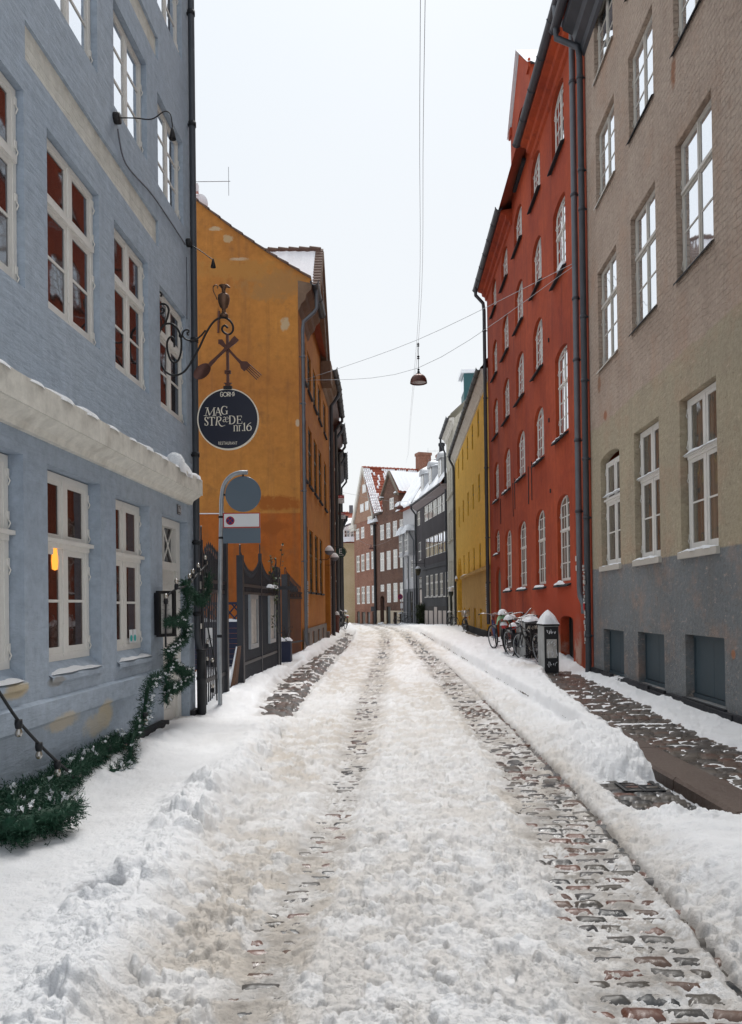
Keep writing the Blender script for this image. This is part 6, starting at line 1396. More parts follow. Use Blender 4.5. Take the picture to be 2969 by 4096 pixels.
t = thing('bicycle_plate', 'white plate with a black bicycle drawing tied to the iron fence', 'plate', (-2.24,10.48,1.17), rad(20))
MB().box(-.045,.045,-.01,.0,-.13,.13).build('plate', M['signwhite'], t)
mb = MB()
for x in (-.022,.022): mb.tube([(x+.016*math.cos(a),-.012,-.03+.016*math.sin(a)) for a in [2*math.pi*i/10 for i in range(11)]], .0025, 4)
mb.tube([(-.022,-.012,-.03),(0,-.012,.01),(.022,-.012,-.03),(.012,-.012,.03)], .0025, 4); mb.build('drawing', M['plate'], t)
# courtyard bits seen through the gaps
t = thing('wooden_screen', 'navy board screen with a crossed lattice top behind the iron fence', 'screen', (-4.4,18,0))
mb = MB()
for i in range(9): mb.box(0,1.85,-.02+.003*(i%2),.02,.1+i*.122,.1+i*.122+.116)
mb.build('boards', M['bluewood'], t)
mb = MB()
for i in range(9):
    x = i*.22
    for p, q in (((x,1.24),(x+.34,1.64)),((x+.34,1.24),(x,1.64))): mb.tube([(p[0],0,p[1]),(q[0],0,q[1])], .018, 4)
mb.box(0,2.1,-.025,.025,1.63,1.69); mb.box(0,2.1,-.03,.03,1.17,1.23); mb.build('lattice', M['bluewood'], t)
mb = MB(); snow_ridge(mb, .02, 2.0, -.05, .05, 1.225, .07, 3); mb.build('ledge_snow', M['snow'], t)
t = thing('leaning_board', 'brown board with snow along its edge leaning inside the fence gap', 'board', (-2.40,12.65,.1))
mb = MB(); mb.prism([(0,0,0),(.10,0,0),(.19,0,.82),(.16,0,.82)], (0,.25,0)); mb.build('board', M['wood'], t)
mb = MB(); mb.tube([(-.01,.0,.02),(.06,.0,.33),(.155,0,.82)], [.022,.022,.012], 6); mb.build('edge_snow', M['snow'], t)
t = thing('planter', 'dark wooden planter topped with snow beside the gate post', 'planter', (-2.55,20.2,0)); MB().box(-.3,.42,-.2,.2,0,.66).build('box', M['bluewood'], t); mb = MB(); snow_ridge(mb,-.32,.44,-.22,.22,.65,.12,5); mb.build('planter_snow', M['snow'], t)
mb = MB(); rnd = random.Random(8)
for i in range(22):
    p = Vector((rnd.uniform(-.2,.35), 0, .6)); pts = [p]; dr = Vector((rnd.uniform(-.5,.5), rnd.uniform(-.2,.2), 1))
    for j in range(4): p = p+dr*.11; dr = dr+Vector((rnd.uniform(-.5,.5), rnd.uniform(-.4,.4), rnd.uniform(-.3,.2))); pts.append(p)
    mb.tube(pts, [.008,.007,.006,.004,.003], 4)
o = mb.build('shrub', M['twig']); o.location = (-2.55,20.1,.05); tag(o, 'bare brown twiggy shrub growing in the snowy planter', 'shrub')
# creeper on the gate
mb = MB(); lf = MB(); rnd = random.Random(18); sb = MB()
def vine(start, dirs, n=10):
    p = Vector(start); d = Vector(dirs); pts = [p.copy()]
    for i in range(n):
        d = (d+Vector((rnd.uniform(-.25,.25)*.5, rnd.uniform(-.5,.5), rnd.uniform(-.35,.45)))).normalized(); p = p+d*.13; pts.append(p.copy())
        for _ in range(3):
            if rnd.random() < .6:
                c = p+Vector((rnd.uniform(-.03,.06), rnd.uniform(-.05,.05), rnd.uniform(-.06,.03))); a = Vector((rnd.uniform(-1,1),rnd.uniform(-1,1),rnd.uniform(-1,.2)))*.045; b = a.orthogonal()*.5
                lf.add([c, c+a*.5+b, c+a*1.1, c+a*.5-b], [(0,1,2,3)])
    mb.tube(pts, .006, 4)
for i in range(7): vine((-2.08, 16.2+rnd.uniform(-.5,.4), rnd.uniform(.4,1.9)), (0.05, rnd.uniform(-.4,.4), rnd.uniform(-.3,.9)), 9)
vine((-2.1,16.3,1.75),(0,.9,.55),9); vine((-2.1,16.4,1.9),(0,.8,.8),9); vine((-2.12,15.7,1.9),(0,.6,.7),7)
o = thing('creeper', 'thin leafy creeper climbing over the far half of the iron gate', 'plant', (0,0,0)); mb.build('stems', M['twig'], o); lf.build('leaves', M['leaf'], o)
for i in range(8): x = 15.5+i*.17; snow_ridge(sb, -2.16, -2.04, x, x+.1, 1.96+.02*(i%3), .05, i, 4)
sb.each('creeper_snow', M['snow'], o, 8)

# ------------------------------------------------------------------ fir garland and the string of bulbs
def fir_clump(mb, path, rad_, dens, seed, ln=.055, wd=.0035):
    rnd = random.Random(seed)
    for i in range(len(path)-1):
        a = Vector(path[i]); b = Vector(path[i+1]); L = (b-a).length; r0 = rad_[min(i,len(rad_)-1)] if isinstance(rad_, list) else rad_
        ax = (b-a).normalized()
        for _ in range(max(1, int(L*dens))):
            t = rnd.random(); c = a+(b-a)*t
            o = Vector((rnd.gauss(0,1),rnd.gauss(0,1),rnd.gauss(0,1))); o -= ax*o.dot(ax)*.6; o.normalize()
            base = c+o*r0*rnd.uniform(.05,.75); tip = base+(o*.8+ax*rnd.uniform(-.5,.7)+Vector((rnd.gauss(0,.3),rnd.gauss(0,.3),rnd.gauss(0,.3)))).normalized()*ln*rnd.uniform(.6,1.25)
            # a sprig: needles either side of a short twig
            tw = tip-base
            for j in range(4):
                q = base+tw*(j+1)/4.5; s_ = tw.orthogonal().normalized(); s_ = Matrix.Rotation(rnd.uniform(0,6.28),3,tw.normalized()) @ s_
                e = q+(s_*.8+tw.normalized()*.7)*ln*.42; w_ = tw.cross(s_).normalized()*wd
                mb.add([q-w_, q+w_, e], [(0,1,2)])
            w_ = o.cross(ax).normalized()*wd*1.2 if o.cross(ax).length > 1e-4 else Vector((wd,0,0)); mb.add([base-w_, base+w_, tip], [(0,1,2)])
def yz(x, y, off):     # drawing units of the door bay on the blue front
    px = (560+x*.24251)*.55372; py = (2250+y*.24251)*.55372
    u = I(np.array([px]), (260,4.72),(330,5.50),(372,6.10),(400,6.62),(425,7.10),(445,7.45))[0]
    Yd = 3+u; return on_blue(u-.03*off/.1, 1.6+(1338-py)/1683*(Yd), off)
gp = [(940,160),(905,330),(880,480),(820,590),(740,620),(660,540),(580,450),(500,330),(470,270)]
gp2 = [(470,300),(500,420),(520,560),(540,680),(500,800),(400,880),(260,930),(150,950)]
gp3 = [(300,930),(420,950),(510,1030),(520,1120),(470,1200),(360,1310),(260,1370),(190,1430),(150,1480)]
gp4 = [(180,1440),(210,1530),(250,1620),(340,1690),(470,1760),(560,1760),(540,1850),(470,1930),(370,1990),(270,2020),(160,1960),(110,1850),(140,1730),(240,1640)]
gp5 = [(230,2010),(150,2080),(110,2160),(120,2260)]
gar = thing('fir_garland', 'green fir garland looping over the white door and down to the snow', 'garland', (0,0,0))
mb = MB(); core = MB()
for g__, rr in ((gp,.06),(gp2,.06),(gp3,.06),(gp4,.06),(gp5,.065)):
    P = curve([yz(x,y,.20) for x,y in g__], 3); fir_clump(mb, P, rr, 700, len(g__)); core.tube(P, .016, 5)
def gd(x, y, Yd, off): 
    px = x*.26945; py = 1439.7+y*.26945
    if Yd is None: Yd = (2.9-off)/(.052+(822-px)/1683)
    X = (px-822)/1683*Yd; return Vector((X, Yd, 1.6+(1338-py)/1683*Yd))
low = [gd(1300,190,None,.22),gd(1250,240,None,.22),gd(1210,280,None,.22),gd(1190,400,None,.22),gd(1170,520,None,.24),gd(1110,620,None,.26),gd(1070,740,None,.28),gd(1060,850,None,.30),gd(1010,960,None,.34),gd(900,960,None,.3)]
P = curve(low, 3); fir_clump(mb, P, .075, 620, 9); core.tube(P, .02, 5)
pile = [gd(1000,930,7.4,0),gd(870,1000,7.0,0),gd(760,1080,6.6,0),gd(620,1100,6.2,0),gd(560,1000,6.1,0),gd(600,1180,6.0,0),gd(420,1190,5.6,0),gd(250,1180,5.3,0),gd(90,1180,5.1,0),gd(150,1300,5.0,0),gd(330,1290,5.1,0),gd(470,1370,5.0,0),gd(580,1420,4.95,0),gd(420,1440,4.8,0),gd(200,1440,4.7,0),gd(60,1530,4.6,0),gd(260,1540,4.62,0)]
pile = [Vector((p.x, p.y, max(p.z, .30))) for p in pile]
P = curve(pile, 3); fir_clump(mb, P, .12, 1100, 10, .065, .0032); fir_clump(mb, [p+Vector((-.14,.06,-.05)) for p in P], .15, 700, 11, .065, .0035); fir_clump(mb, [p+Vector((-.05,-.02,-.10)) for p in P], .13, 500, 13, .06, .0035); core.tube(P, .05, 6); core.tube([p+Vector((-.16,.08,-.06)) for p in P], .07, 6)
mb.build('fir_sprigs', M['fir'], gar); core.build('garland_rope', M['fir'], gar)
mb = MB(); rnd = random.Random(31)
fir_clump(mb, [p+Vector((.02,-.02,.07)) for p in curve(pile, 3)], .05, 14, 41, .035, .016)
fir_clump(mb, [p+Vector((.06,-.03,.03)) for p in curve(low, 3)], .04, 24, 42, .035, .016)
for g__ in (gp3, gp4, gp5): fir_clump(mb, [Vector(p)+Vector((.04,-.02,.04)) for p in curve([yz(x,y,.20) for x,y in g__], 3)], .03, 14, 43, .03, .014)
tag(mb.build('garland_snow', M['snow'], gar), kind='stuff')
# cable with sockets and clear bulbs
ls = thing('light_string', 'black cable with clear glass bulbs strung over door and fallen to the snow', 'string lights', (0,0,0))
near = [gd(-120,120,4.5,0),gd(0,325,4.75,0),gd(145,545,5.0,0),gd(310,735,5.3,0),gd(460,885,5.55,0),gd(550,965,5.75,0),gd(600,1040,5.85,0)]
up = [yz(205,1350,.14),yz(205,1100,.14),yz(215,640,.14),yz(235,490,.16),(yz(330,400,.2)),yz(430,370,.22),yz(560,310,.22),yz(640,230,.2),yz(740,130,.2),yz(800,80,.2),yz(870,0,.2)]
mb = MB(); mb.tube(curve(near,4), .011, 6); mb.build('cable', M['castiron'], ls); mb = MB(); mb.tube(curve(up,3), .011, 6); 
fp = Vector(on_blue(7.2,2.05,.16)); mb.tube(curve([Vector(up[-1]), fp, fp+Vector((.03,.1,-.35)), fp+Vector((-.02,.2,-.75)), fp+Vector((.06,.25,-1.25)), fp+Vector((.07,.3,-1.75))],4), .010, 6)
mb.build('cable', M['castiron'], ls)
def bulb(p, up_=-1, axis=None):
    p = Vector(p); s = MB(); s.lathe([(0,.0),(.024,.0),(.026,up_*.03),(.022,up_*.055),(.02,up_*.06)], 10, p); so_ = s.build('socket', M['castiron'], ls)
    b = MB(); b.lathe([(.014,up_*.058),(.021,up_*.074),(.0245,up_*.09),(.021,up_*.108),(.010,up_*.116),(0,up_*.118)], 12, p); b.build('bulb', M['bulb'], so_)
for q in (near[2],near[3],near[4]): bulb(Vector(q)+Vector((.0,-.0,.01)))
for q in (up[2],up[4]): bulb(q, 1)
for q in (up[6],up[7],up[8],up[10]): bulb(Vector(q)+Vector((-.01,0,0)), 1)
for dz in (.05,-.15,-.32,-1.02,-1.25,-1.27,-1.62): bulb(fp+Vector((-.02+.07*(dz < -1.26),.12,dz)), 1)
for q in (low[4], pile[1], pile[3], pile[0]): bulb(q+Vector((.05,-.1,.05)), -1)

# ------------------------------------------------------------------ overhead lamp and wires
A = Vector((-1.95,23.6,8.62)); B = Vector((4.42,15.95,8.76)); lp = Vector((1.315,19.8,7.39))
rot = lambda P: [tuple(p) for p in P]
def wire(P, r_, name, label): tag(MB().tube(curve(P, 6), r_, 5).build(name, M['wire']), label, 'wire')
wire([A, lp+Vector((-.02,0,1.10)), B], .006, 'span_wire', 'upper span wire holding the copper street lamp between the orange and red houses')
wire([A+Vector((0,0,-.03)), lp+Vector((-.02,0,.36)), B+Vector((0,0,-.05))], .006, 'span_wire', 'lower span wire steadying the copper street lamp between the orange and red houses')
for dx, lb in ((-.03,'left hand cable running high along the street past the lamp'),(.02,'right hand cable running high along the street past the lamp')):
    wire([(.14+dx,0,7.25),(.75+dx,9.9,8.17),(1.36+dx,19.8,9.11),(2.2+dx,40,11.28),(3.1+dx,60,13.6),(3.5+dx,72,15)], .004, 'overhead_cable', lb)
def pendant(label, p, d, chain, mat, snow=False, group='copper dome lamps hanging over the street'):
    t = thing('street_lamp', label, 'street lamp', p, 0, group)
    r_ = d/2; mb = MB(); n = 28
    mb.lathe([(r_*.22,r_*.86),(r_*.5,r_*.80),(r_*.74,r_*.62),(r_*.9,r_*.36),(r_*.97,r_*.1),(r_,-r_*.16),(r_*.98,-r_*.17),(r_*.93,r_*.08),(r_*.7,r_*.55),(r_*.2,r_*.8)], n); mb.build('lamp_dome', mat, t)
    MB().lathe([(0,r_*.1),(r_*.93,r_*.0),(r_*.93,-.002)], n).build('diffuser', simple('pale_diffuser', (.42,.38,.36), .5), t)
    mb = MB(); mb.lathe([(r_*.27,r_*.82),(r_*.27,r_*.98),(r_*.12,r_*1.12),(r_*.08,r_*1.14)], 12)
    if chain:
        z = r_*1.12
        mb.tube([(0,0,z),(0,0,z+chain)], .009, 6)
        for f in (.06,.5,.92): zz = z+chain*f; mb.lathe([(.01,zz-.05),(.03,zz-.04),(.036,zz-.025),(.014,zz-.015),(.014,zz+.0),(.036,zz+.01),(.03,zz+.03),(.01,zz+.05)], 10)
    mb.build('lamp_hanger', M['castiron'], t)
    if snow: mb = MB(); mb.lathe([(0,r_*1.1),(r_*.5,r_*.95),(r_*.8,r_*.66)], 14); mb.build('lamp_snow', M['snow'], t)
pendant('copper dome street lamp hung on span wires in mid street', lp, .448, .78, M['copper'])
pendant('weathered dome lamp hung before the dark brown brick house', (2.26,57,8.75), .55, .12, M['hydrant'])
pendant('small dome lamp hung before the red brick gabled house', (.06,72,6.85), .44, .1, M['hydrant'])
wire([(-1.9,50,9.0),(2.26,57,9.25),(5.3,56,9.6)], .008, 'span_wire', 'far span wire carrying the dome lamp near the brown brick house')
wire([(-2.6,62,8.2),(.06,72,7.15),(3.0,73.5,8.3)], .008, 'span_wire', 'far span wire carrying the small dome lamp before the red brick house')

# ------------------------------------------------------------------ dome lamps, round sign, sale boards on the left row
def dome(label, p, d):
    t = thing('wall_lamp', label, 'wall lamp', p, 0, 'snow capped dome lamps by the gateway'); r_ = d/2
    MB().lathe([(0,.05),(r_*.7,.04),(r_,-.02),(r_*.98,-.03),(r_*.75,-.11),(r_*.3,-.16),(0,-.17)], 20).build('lamp_bowl', M['leftgrey'], t)
    mb = MB(); mb.tube([(0,0,-.15),(0,0,-.28),(-.1,0,-.34),(-.40,0,-.34)], .012, 6); mb.build('arm', M['iron'], t)
    mb = MB(); mb.lathe([(0,.19),(r_*.35,.175),(r_*.7,.11),(r_*.93,.03),(r_,-.015)], 18); mb.build('snow_cap', M['snow'], t)
dome('snow capped grey dome lamp left of the round green sign, upper of the two', (-1.54,28.4,3.62), .36)
dome('snow capped grey dome lamp in front of the round green sign, lower of the two', (-1.56,33.0,3.66), .38)
t = thing('round_sign', 'round dark green sign with a big white letter on a black bracket', 'sign', (-1.44,37,4.13))
MB().lathe([(0,-.025),(.253,-.025),(.253,.025),(0,.025)], 32, (0,0,0), False, 'y').build('sign_board', M['green'], t)
text_mesh('E', .36, 'lettering', M['signwhite'], t, (-.02,-.028,.05), (rad(90),0,0), .012)
text_mesh('entually', .075, 'lettering', M['signwhite'], t, (.03,-.028,-.125), (rad(90),0,0), .002)
MB().tube(curve([(-.4,0,.29),(0,0,.29),(.12,0,.26),(.22,0,.17),(.275,0,.05),(.28,0,-.02)],4), .016, 6).build('bracket', M['iron'], t)
def sale(label, x0, x1, Y, z0, z1):
    t = thing('sale_board', label, 'sign', (x0, Y, 0), 0, 'red and white sale boards on the left row'); w_ = x1-x0
    MB().box(0,w_,-.015,.015,z0,z1).build('board', M['signwhite'], t); MB().box(0,w_,-.0185,-.0155,z1-(z1-z0)*.36,z1).build('header', M['signred'], t)
    text_mesh('TIL SALG', .105, 'lettering', M['signwhite'], t, (w_/2,-.0195,z1-(z1-z0)*.18), (rad(90),0,0), .001, sx=.85)
    mb = MB()
    for i in range(3): mb.box(.08,w_-.08-.05*(i%2),-.0175,-.0152,z0+.05+i*.07,z0+.07+i*.07)
    mb.build('small_print', M['leftgrey'], t); MB().tube([(-.05,0,z1+.03),(w_,0,z1+.03)], .012, 5).build('bracket', M['iron'], t)
sale('upper red and white sale board sticking out from the left row', -1.83, -1.41, 42, 7.2, 7.64)
sale('lower red and white sale board sticking out from the left row', -1.85, -1.42, 44.3, 6.6, 6.97)
t = thing('standpipe', 'rusty red standpipe hydrant with a snow cap on the left pavement', 'hydrant', (-1.66,36.8,.08))
MB().lathe([(.16,0),(.15,.06),(.10,.14),(.095,.7),(.115,.72),(.115,.76),(.10,.78),(.10,.93),(.13,.94),(.13,1.0),(.07,1.06),(0,1.08)], 14).build('body', M['hydrant'], t)
mb = MB(); mb.box(-.17,.17,-.02,.02,.86,.92); mb.build('handle', M['hydrant'], t); mb = MB(); mb.lathe([(0,1.2),(.07,1.16),(.11,1.05),(.12,1.0)], 10); mb.build('snow_cap', M['snow'], t)

# ------------------------------------------------------------------ bicycles
def bicycle(label, loc, rz, lean, fcol, steer=.25, rack=True, basket=False, bag=False, bars='swept', snow=True):
    t = thing('bicycle', label, 'bicycle', loc, 0, 'bicycles parked along the walls'); t.rotation_euler = (rad(lean), 0, rz); t.rotation_mode = 'XYZ'
    R_ = .335; rearx, frontx = -.52, .55
    fm = simple('bike_frame_paint', fcol, .35, .2, .3)
    def wheel(x, rot):
        w_ = bpy.data.objects.new('wheel', None)
        mb = MB(); n = 26
        ring = [(x+math.cos(a)*(R_-.03)*math.cos(rot), math.cos(a)*(R_-.03)*math.sin(rot), R_+math.sin(a)*(R_-.03)) for a in [2*math.pi*i/n for i in range(n+1)]]
        mb.tube(ring, .010, 5, False)
        for i in range(14): a = 2*math.pi*i/14; mb.tube([(x,.0,R_),(x+math.cos(a)*(R_-.03)*math.cos(rot), math.cos(a)*(R_-.03)*math.sin(rot), R_+math.sin(a)*(R_-.03))], .0016, 3)
        mb.tube([(x-.05*math.sin(rot),-.05*math.cos(rot),R_),(x+.05*math.sin(rot),.05*math.cos(rot),R_)], .022, 8); w_ = mb.build('wheel', M['galv'], t)
        mb = MB(); mb.tube([(x+math.cos(a)*(R_-.012)*math.cos(rot), math.cos(a)*(R_-.012)*math.sin(rot), R_+math.sin(a)*(R_-.012)) for a in [2*math.pi*i/n for i in range(n+1)]], .019, 6, False); mb.build('tyre', M['rubber'], w_)
        mb = MB(); arc = [math.pi*(.02+.75*i/10) for i in range(11)] if x < 0 else [math.pi*(.25+.75*i/10) for i in range(11)]
        if x < 0: arc = [math.pi*(.05+1.05*i/10) for i in range(11)]
        vs = []
        for a in arc:
            for o in (-.032,.032): vs.append((x+math.cos(a)*(R_+.02)*math.cos(rot)-o*math.sin(rot), math.cos(a)*(R_+.02)*math.sin(rot)+o*math.cos(rot), R_+math.sin(a)*(R_+.02)))
        mb.add(vs, [(2*i,2*i+1,2*i+3,2*i+2) for i in range(10)], True); mb.build('mudguard', M['castiron'], t)
    wheel(rearx, 0); wheel(frontx, steer)
    bb = Vector((-.08,0,.28)); seat = Vector((-.24,0,.80)); head = Vector((.36,0,.84)); headb = Vector((.40,0,.66)); ra = Vector((rearx,0,R_))
    mb = MB(); 
    for a, b, rr in ((bb,seat,.017),(seat+Vector((.03,0,-.1)),head+Vector((0,0,-.04)),.016),(bb,headb,.018),(head,headb,.020)): mb.tube([a,b], rr, 8)
    for s_ in (-.055,.055): mb.tube([bb+Vector((0,s_*.5,0)),ra+Vector((0,s_,0))], .010, 6); mb.tube([seat+Vector((.02,s_*.3,-.08)),ra+Vector((0,s_,0))], .009, 6)
    mb.build('frame', fm, t)
    mb = MB(); cs, sn_ = math.cos(steer), math.sin(steer)
    rotp = lambda x, y, z: (.38+(x-.38)*cs-y*sn_, (x-.38)*sn_+y*cs, z)
    for s_ in (-.05,.05): mb.tube([rotp(.40,s_,.64),rotp(.47,s_,.5),rotp(frontx,s_,R_)], .011, 6)
    mb.tube([rotp(.40,-.055,.64),rotp(.40,.055,.64)], .014, 6); mb.build('fork', fm, t)
    mb = MB(); mb.tube([rotp(.36,0,.84),rotp(.34,0,1.0)], .012, 6)
    if bars == 'high': mb.tube(curve([rotp(.15,-.33,1.16),rotp(.28,-.30,1.17),rotp(.36,-.14,1.05),rotp(.37,0,1.0),rotp(.36,.14,1.05),rotp(.28,.30,1.17),rotp(.15,.33,1.16)],4), .012, 6)
    else: mb.tube(curve([rotp(.16,-.30,1.02),rotp(.30,-.29,1.05),rotp(.37,-.12,1.03),rotp(.36,0,1.0),rotp(.37,.12,1.03),rotp(.30,.29,1.05),rotp(.16,.30,1.02)],4), .012, 6)
    hb = mb.build('handlebar', M['chrome'], t)
    zg = 1.16 if bars == 'high' else 1.02
    for s_ in (-1,1): MB().tube([rotp(.13,s_*.31,zg-.005),rotp(.25,s_*.31,zg+.012)], .018, 7).build('grip', M['rubber'], hb)
    mb = MB(); mb.tube([seat,seat+Vector((-.03,0,.12))], .013, 6); mb.sheet(lambda a,b: (-.40+.28*a, (-.5+b)*(.20-.15*a**.7), .95+.02*a*(1-a)*4-.10*(b-.5)**2), 8, 6); mb.sheet(lambda a,b: (-.40+.28*a, (-.5+b)*(.19-.14*a**.7), .92-.02*a), 8, 4); mb.build('saddle', M['saddle'], t)
    mb = MB()
    for s_ in (-1,1): mb.tube([(bb.x+s_*.12,s_*.07,bb.z-s_*.11),(bb.x,s_*.06,bb.z)], .008, 5); mb.box(bb.x+s_*.12-.045,bb.x+s_*.12+.045,s_*.11-.04,s_*.11+.04,bb.z-s_*.11-.012,bb.z-s_*.11+.012)
    mb.lathe([(.0,-.046),(.09,-.046),(.09,-.04),(0,-.04)], 16, bb, False, 'y'); mb.build('crank', M['castiron'], t)
    mb = MB(); mb.box(rearx+.02,bb.x+.08,-.055,-.045,.27,.36); mb.build('chain_guard', M['castiron'], t)
    if rack:
        mb = MB()
        for s_ in (-.06,0,.06): mb.tube([(-.28,s_,.73),(-.82,s_,.73)], .006, 5)
        for x in (-.35,-.6,-.82): mb.tube([(x,-.065,.73),(x,.065,.73)], .006, 5)
        for s_ in (-.065,.065): mb.tube([(-.62,s_,.73),(rearx,s_,R_)], .006, 5)
        rk = mb.build('luggage_rack', M['castiron'], t); MB().box(-.855,-.825,-.05,.05,.66,.74).build('rear_light', M['redlens'], rk)
        if snow: mb = MB(); snow_ridge(mb,-.84,-.34,-.09,.09,.735,.10,int(loc[1]*7),10); mb.build('rack_snow', M['snow'], rk)
    if snow: mb = MB(); snow_ridge(mb,-.42,-.12,-.10,.10,.955,.09,int(loc[1]*9),8); mb.build('saddle_snow', M['snow'], t)
    if basket:
        mb = MB(); 
        for z in (.80,.90,1.0,1.08): mb.tube([rotp(.42,-.17,z),rotp(.70,-.17,z),rotp(.70,.17,z),rotp(.42,.17,z),rotp(.42,-.17,z)], .005, 4)
        for i in range(8): 
            y = -.17+.34*i/7; mb.tube([rotp(.70,y,.80),rotp(.70,y,1.08)], .004, 4); mb.tube([rotp(.42,y,.80),rotp(.42,y,1.08)], .004, 4)
        for i in range(5): x = .42+.07*i; mb.tube([rotp(x,-.17,.8),rotp(x,-.17,1.08)], .004, 4); mb.tube([rotp(x,.17,.8),rotp(x,.17,1.08)], .004, 4)
        mb.build('wire_basket', M['chrome'], t)
    if bag:
        mb = MB()
        def f(a, b): return (-.34-.42*a, (-.5+b)*.34+.02*math.sin(9*a), .76+.30*math.sin(math.pi*b)**.5*(.75+.25*math.sin(5*a)))
        mb.sheet(f, 10, 10); b_ = mb.build('saddle_bag', M['minty'], t)
        mb = MB(); snow_ridge(mb,-.74,-.36,-.12,.12,1.02,.12,4,8); mb.build('bag_snow', M['snow'], b_)
    return t
N_, S_ = rad(90), rad(-90)
bicycle('blue bicycle standing farthest back in the row by the red house', (3.70,22.7,.26), S_-rad(14), 4, (.02,.05,.16), .5, False, bars='swept', snow=False)
bicycle('black bicycle with a mint green bag and red rear light by the red house', (3.66,20.75,.26), N_-rad(10), -4, (.015,.015,.018), -.2, True, bag=True)
bicycle('black bicycle with a snow loaded rack between the mint bag and the low cabinet', (3.70,19.75,.26), N_-rad(6), -5, (.02,.02,.022), .3)
bicycle('dark bicycle with wide high handlebars leaning in front of the black cabinet', (3.60,18.5,.24), S_+rad(12), 9, (.02,.022,.035), -.35, False, bars='high')
bicycle('dark bicycle half buried nearest the graffiti cabinet', (3.68,17.45,.22), N_+rad(8), -8, (.02,.02,.02), .35, False)
bicycle('bicycle with a white wire basket by the yellow house', (4.66,37.2,.17), S_-rad(10), 5, (.02,.02,.022), .45, True, basket=True)
bicycle('grey bicycle beside the green vent pipe of the cream house', (4.86,45.6,.1), S_+rad(14), 6, (.10,.10,.10), .5, False)
bicycle('dark bicycle standing sideways before the small white house', (2.75,66.2,-.2), rad(15), 4, (.02,.02,.022), .2, False)
bicycle('bicycle leaning by the snow capped standpipe on the left pavement', (-1.60,42.6,.22), N_+rad(16), 6, (.03,.03,.03), -.5, True)

# ------------------------------------------------------------------ cabinets
def cabinet(label, x0, x1, y0, y1, h, snow_h, endm, graffiti=0, lid=True):
    t = thing('street_cabinet', label, 'street cabinet', ((x0+x1)/2, (y0+y1)/2, .1), 0, 'utility cabinets by the red house'); a, b = (x1-x0)/2, (y1-y0)/2
    MB().box(-a,a,-b+.004,b,0,h).build('body', M['cabinet'], t); MB().box(-a+.004,a-.004,-b,-b+.0035,.02,h-.02).build('end_panel', endm, t)
    if lid: mb = MB(); mb.box(-a-.02,a+.02,-b-.02,b+.02,h,h+.035); mb.build('lid', M['tarplinth'], t)
    mb = MB(); mb.sheet(lambda p,q: (-(a+.03)+(2*a+.06)*p, -(b+.03)+(2*b+.06)*q, h+.035+snow_h*(min(1,5*p,5-5*p)**.6)*(min(1,5*q,5-5*q)**.6)*(.45+.55*(1-abs(2*p-1)**1.3)*(1-abs(2*q-1)))), 14, 14); mb.build('snow_cap', M['snow'], t)
    if graffiti:
        rnd = random.Random(graffiti); mb = MB()
        def line(P, w_=.006): mb.tube(curve([(x,-b-.003,z) for x,z in P],4), w_, 4)
        for row, (z, s_) in enumerate(((h*.88,.05),(h*.62,.085),(h*.42,.10),(h*.2,.07))):
            x = -a+.05
            while x < a-.06:
                line([(x+rnd.uniform(0,s_*.7), z+rnd.uniform(-s_,s_)) for _ in range(4)]); x += s_*.8
        mb.build('graffiti', M['signwhite'] if graffiti == 1 else M['ivory'], t)
        if graffiti == 1:
            MB().box(-a+.05,a-.04,-b-.0015,-b-.0002,h*.33,h*.72).build('poster_scrap', M['paper'], t)
    return t
cabinet('grey street cabinet with black graffitied end and a peaked snow cap', 3.60, 3.90, 15.85, 16.45, 1.0, .30, M['blackcab'], 1)
cabinet('dark graffitied cabinet behind the high handlebars, second from the peaked one', 3.62, 3.98, 17.9, 18.6, 1.02, .16, M['blackcab'], 2)
cabinet('low reddish end cabinet under snow behind the black bicycles', 3.75, 4.1, 19.0, 19.7, .95, .17, M['signback'], 0)

# ------------------------------------------------------------------ smaller far things
t = thing('parking_sign', 'small red and blue no stopping disc on a post before the brown house', 'traffic sign', (2.66,66,-.3))
MB().tube(curve([(0,0,0),(0,0,2.3),(-.02,0,2.62),(-.1,0,2.78)],4), .03, 8).build('post', M['galv'], t); MB().lathe([(0,-.02),(.23,-.02),(.23,.0),(0,0)], 24, (-.12,-.04,2.5), False, 'y').build('disc', M['signred'], t)
MB().lathe([(0,-.024),(.17,-.024)], 24, (-.12,-.04,2.5), False, 'y').build('disc_centre', M['signblue'], t); mb = MB(); mb.tube([(-.24,-.07,2.38),(0,-.07,2.62)], .025, 4); mb.tube([(-.24,-.07,2.62),(0,-.07,2.38)], .025, 4); mb.build('cross', M['signred'], t)
MB().box(-.12,.1,-.05,-.03,1.5,1.95).build('sub_plate', M['signwhite'], t)
t = thing('stone_mask', 'mossy carved stone head hanging from an iron arm by the charcoal house', 'shop sign', (3.93,63,4.25))
mb = MB(); mb.lathe([(0,.36),(.14,.34),(.22,.22),(.235,.08),(.21,-.06),(.15,-.18),(.13,-.28),(.06,-.34),(0,-.35)], 16); mb.box(-.04,.04,-.27,-.18,-.06,.08); mb.build('head', M['moss'], t)
mb = MB(); mb.lathe([(.0,0),(.05,0)], 10, (-.09,-.225,.09), False, 'y'); mb.lathe([(0,0),(.05,0)], 10, (.09,-.225,.09), False, 'y'); mb.build('eye_holes', M['cellar'], t)
mb = MB(); mb.lathe([(0,.45),(.12,.42),(.2,.3),(.21,.24)], 12); mb.build('snow_cap', M['snow'], t)
mb = MB(); mb.tube([(-.5,0,.68),(.55,0,.68)], .02, 6); mb.tube([(0,0,.68),(0,0,.34)], .012, 5); mb.tube([(.53,0,.35),(.53,0,1.05)], .018, 6); mb.build('arm', M['iron'], t)
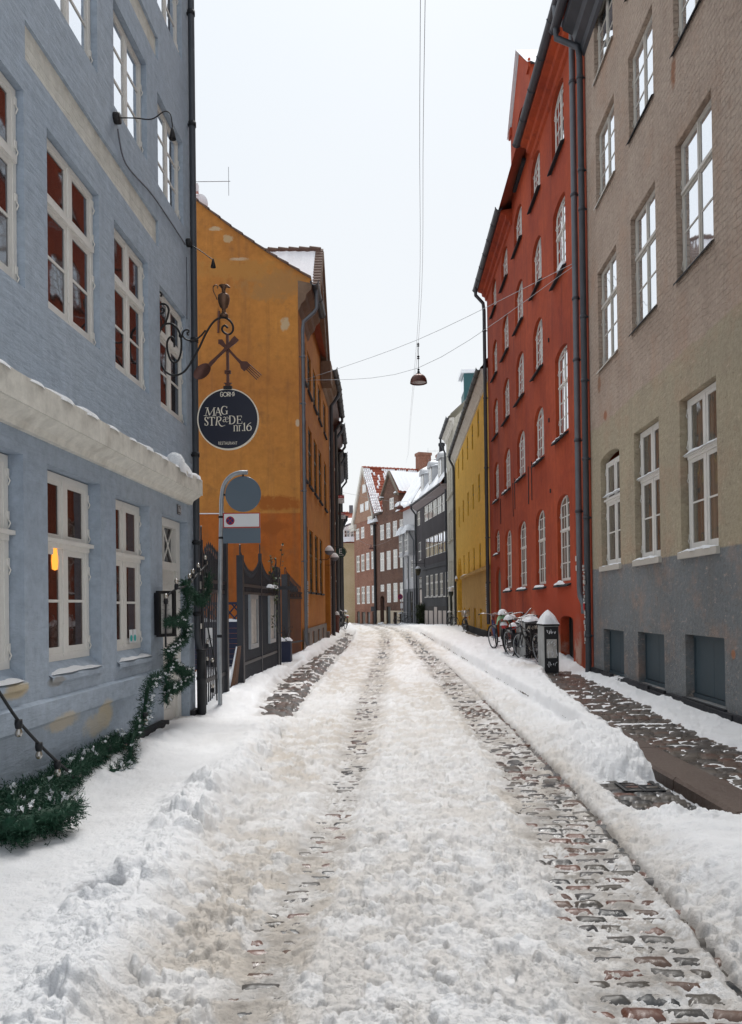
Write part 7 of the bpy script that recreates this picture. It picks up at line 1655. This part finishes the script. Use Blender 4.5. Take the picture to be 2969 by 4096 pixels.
t = thing('vent_pipe', 'green vent pipe with a snow cap standing before the cream house', 'vent pipe', (4.98,47.3,-.1)); mb = MB(); mb.tube([(0,0,0),(0,0,2.25)], .075, 10); mb.build('pipe', M['barsdark'], t); MB().lathe([(.08,2.1),(.15,2.25),(.15,2.4),(.05,2.5)], 12).build('cowl', M['barsdark'], t); mb = MB(); mb.lathe([(0,2.72),(.09,2.66),(.16,2.48),(.17,2.42)], 12); mb.build('snow_cap', M['snow'], t)
t = thing('climbing_shrub', 'dark climbing shrub at the corner of the charcoal house', 'plant', (4.2,63.4,-.35)); mb = MB(); lf = MB(); rnd = random.Random(2)
for i in range(9):
    p = Vector((rnd.uniform(-.2,.3),0,0)); pts = [p.copy()]
    for j in range(8):
        p = p+Vector((rnd.uniform(-.12,.12),rnd.uniform(-.08,.08),.22)); pts.append(p.copy())
        for _ in range(16): c = p+Vector((rnd.gauss(0,.14),rnd.gauss(0,.14),rnd.gauss(0,.12))); a = Vector((rnd.gauss(0,1),rnd.gauss(0,1),rnd.gauss(0,1))).normalized()*.07; b = a.orthogonal()*.6; lf.add([c-a,c+b,c+a,c-b],[(0,1,2,3)])
    mb.tube(pts, .018, 4)
mb.build('stems', M['twig'], t); lf.build('leaves', M['leaf'], t)
t = thing('drain_grate', 'cast iron drain grate in the bare gully by the kerb', 'drain grate', (2.29,6.55,-.008)); mb = MB()
for q in ((-.17,.17,-.15,-.125),(-.17,.17,.125,.15),(-.17,-.145,-.125,.125),(.145,.17,-.125,.125),(-.012,.012,-.125,.125)): mb.box(q[0],q[1],q[2],q[3],-.03,.012)
for i in range(7): y = -.10+i*.033; mb.box(-.145,.145,y-.008,y+.008,-.03,.008)
mb.build('grate', M['castiron'], t); MB().box(-.15,.15,-.13,.13,-.05,-.035).build('sump', M['cellar'], t)
def aerial(label, loc, h, yagi, dish):
    t = thing('aerial', label, 'aerial', loc); mb = MB(); mb.tube([(0,0,0),(0,0,h)], .016, 5)
    for (z, x0, x1, els) in yagi:
        mb.tube([(x0,0,z),(x1,0,z)], .011, 4)
        for x, l in els: mb.tube([(x,0,z-l),(x,.0,z+l)], .007, 4)
    mb.build('mast', M['zinc'], t)
    if dish: mb = MB(); mb.sheet(lambda a,b: (.2+.25*math.cos(6.283*a)*b, -.1+.1*b*b, .25+.32*math.sin(6.283*a)*b), 16, 4); mb.build('dish', M['signwhite'], t); MB().box(.02,.16,-.1,.06,.6,.85).build('junction_box', M['signwhite'], t)
aerial('roof aerial with a white dish above the orange gable verge', (-5.38,23.6,13.9), 2.0, [(.95,-.2,1.15,((1.1,.45),(-.1,.2)))], True)
aerial('spidery television aerial over the snowy roof of the charcoal house', (6.1,64.5,13.3), 2.2, [(1.25,-1.2,1.0,((-1.1,.25),(-.5,.12),(.3,.12),(.9,.1))),(.5,-1.1,1.0,((-1.0,.2),(-.2,.15),(.6,.12))),(2.05,-.1,.8,((-.05,.4),(.3,.25)))], False)
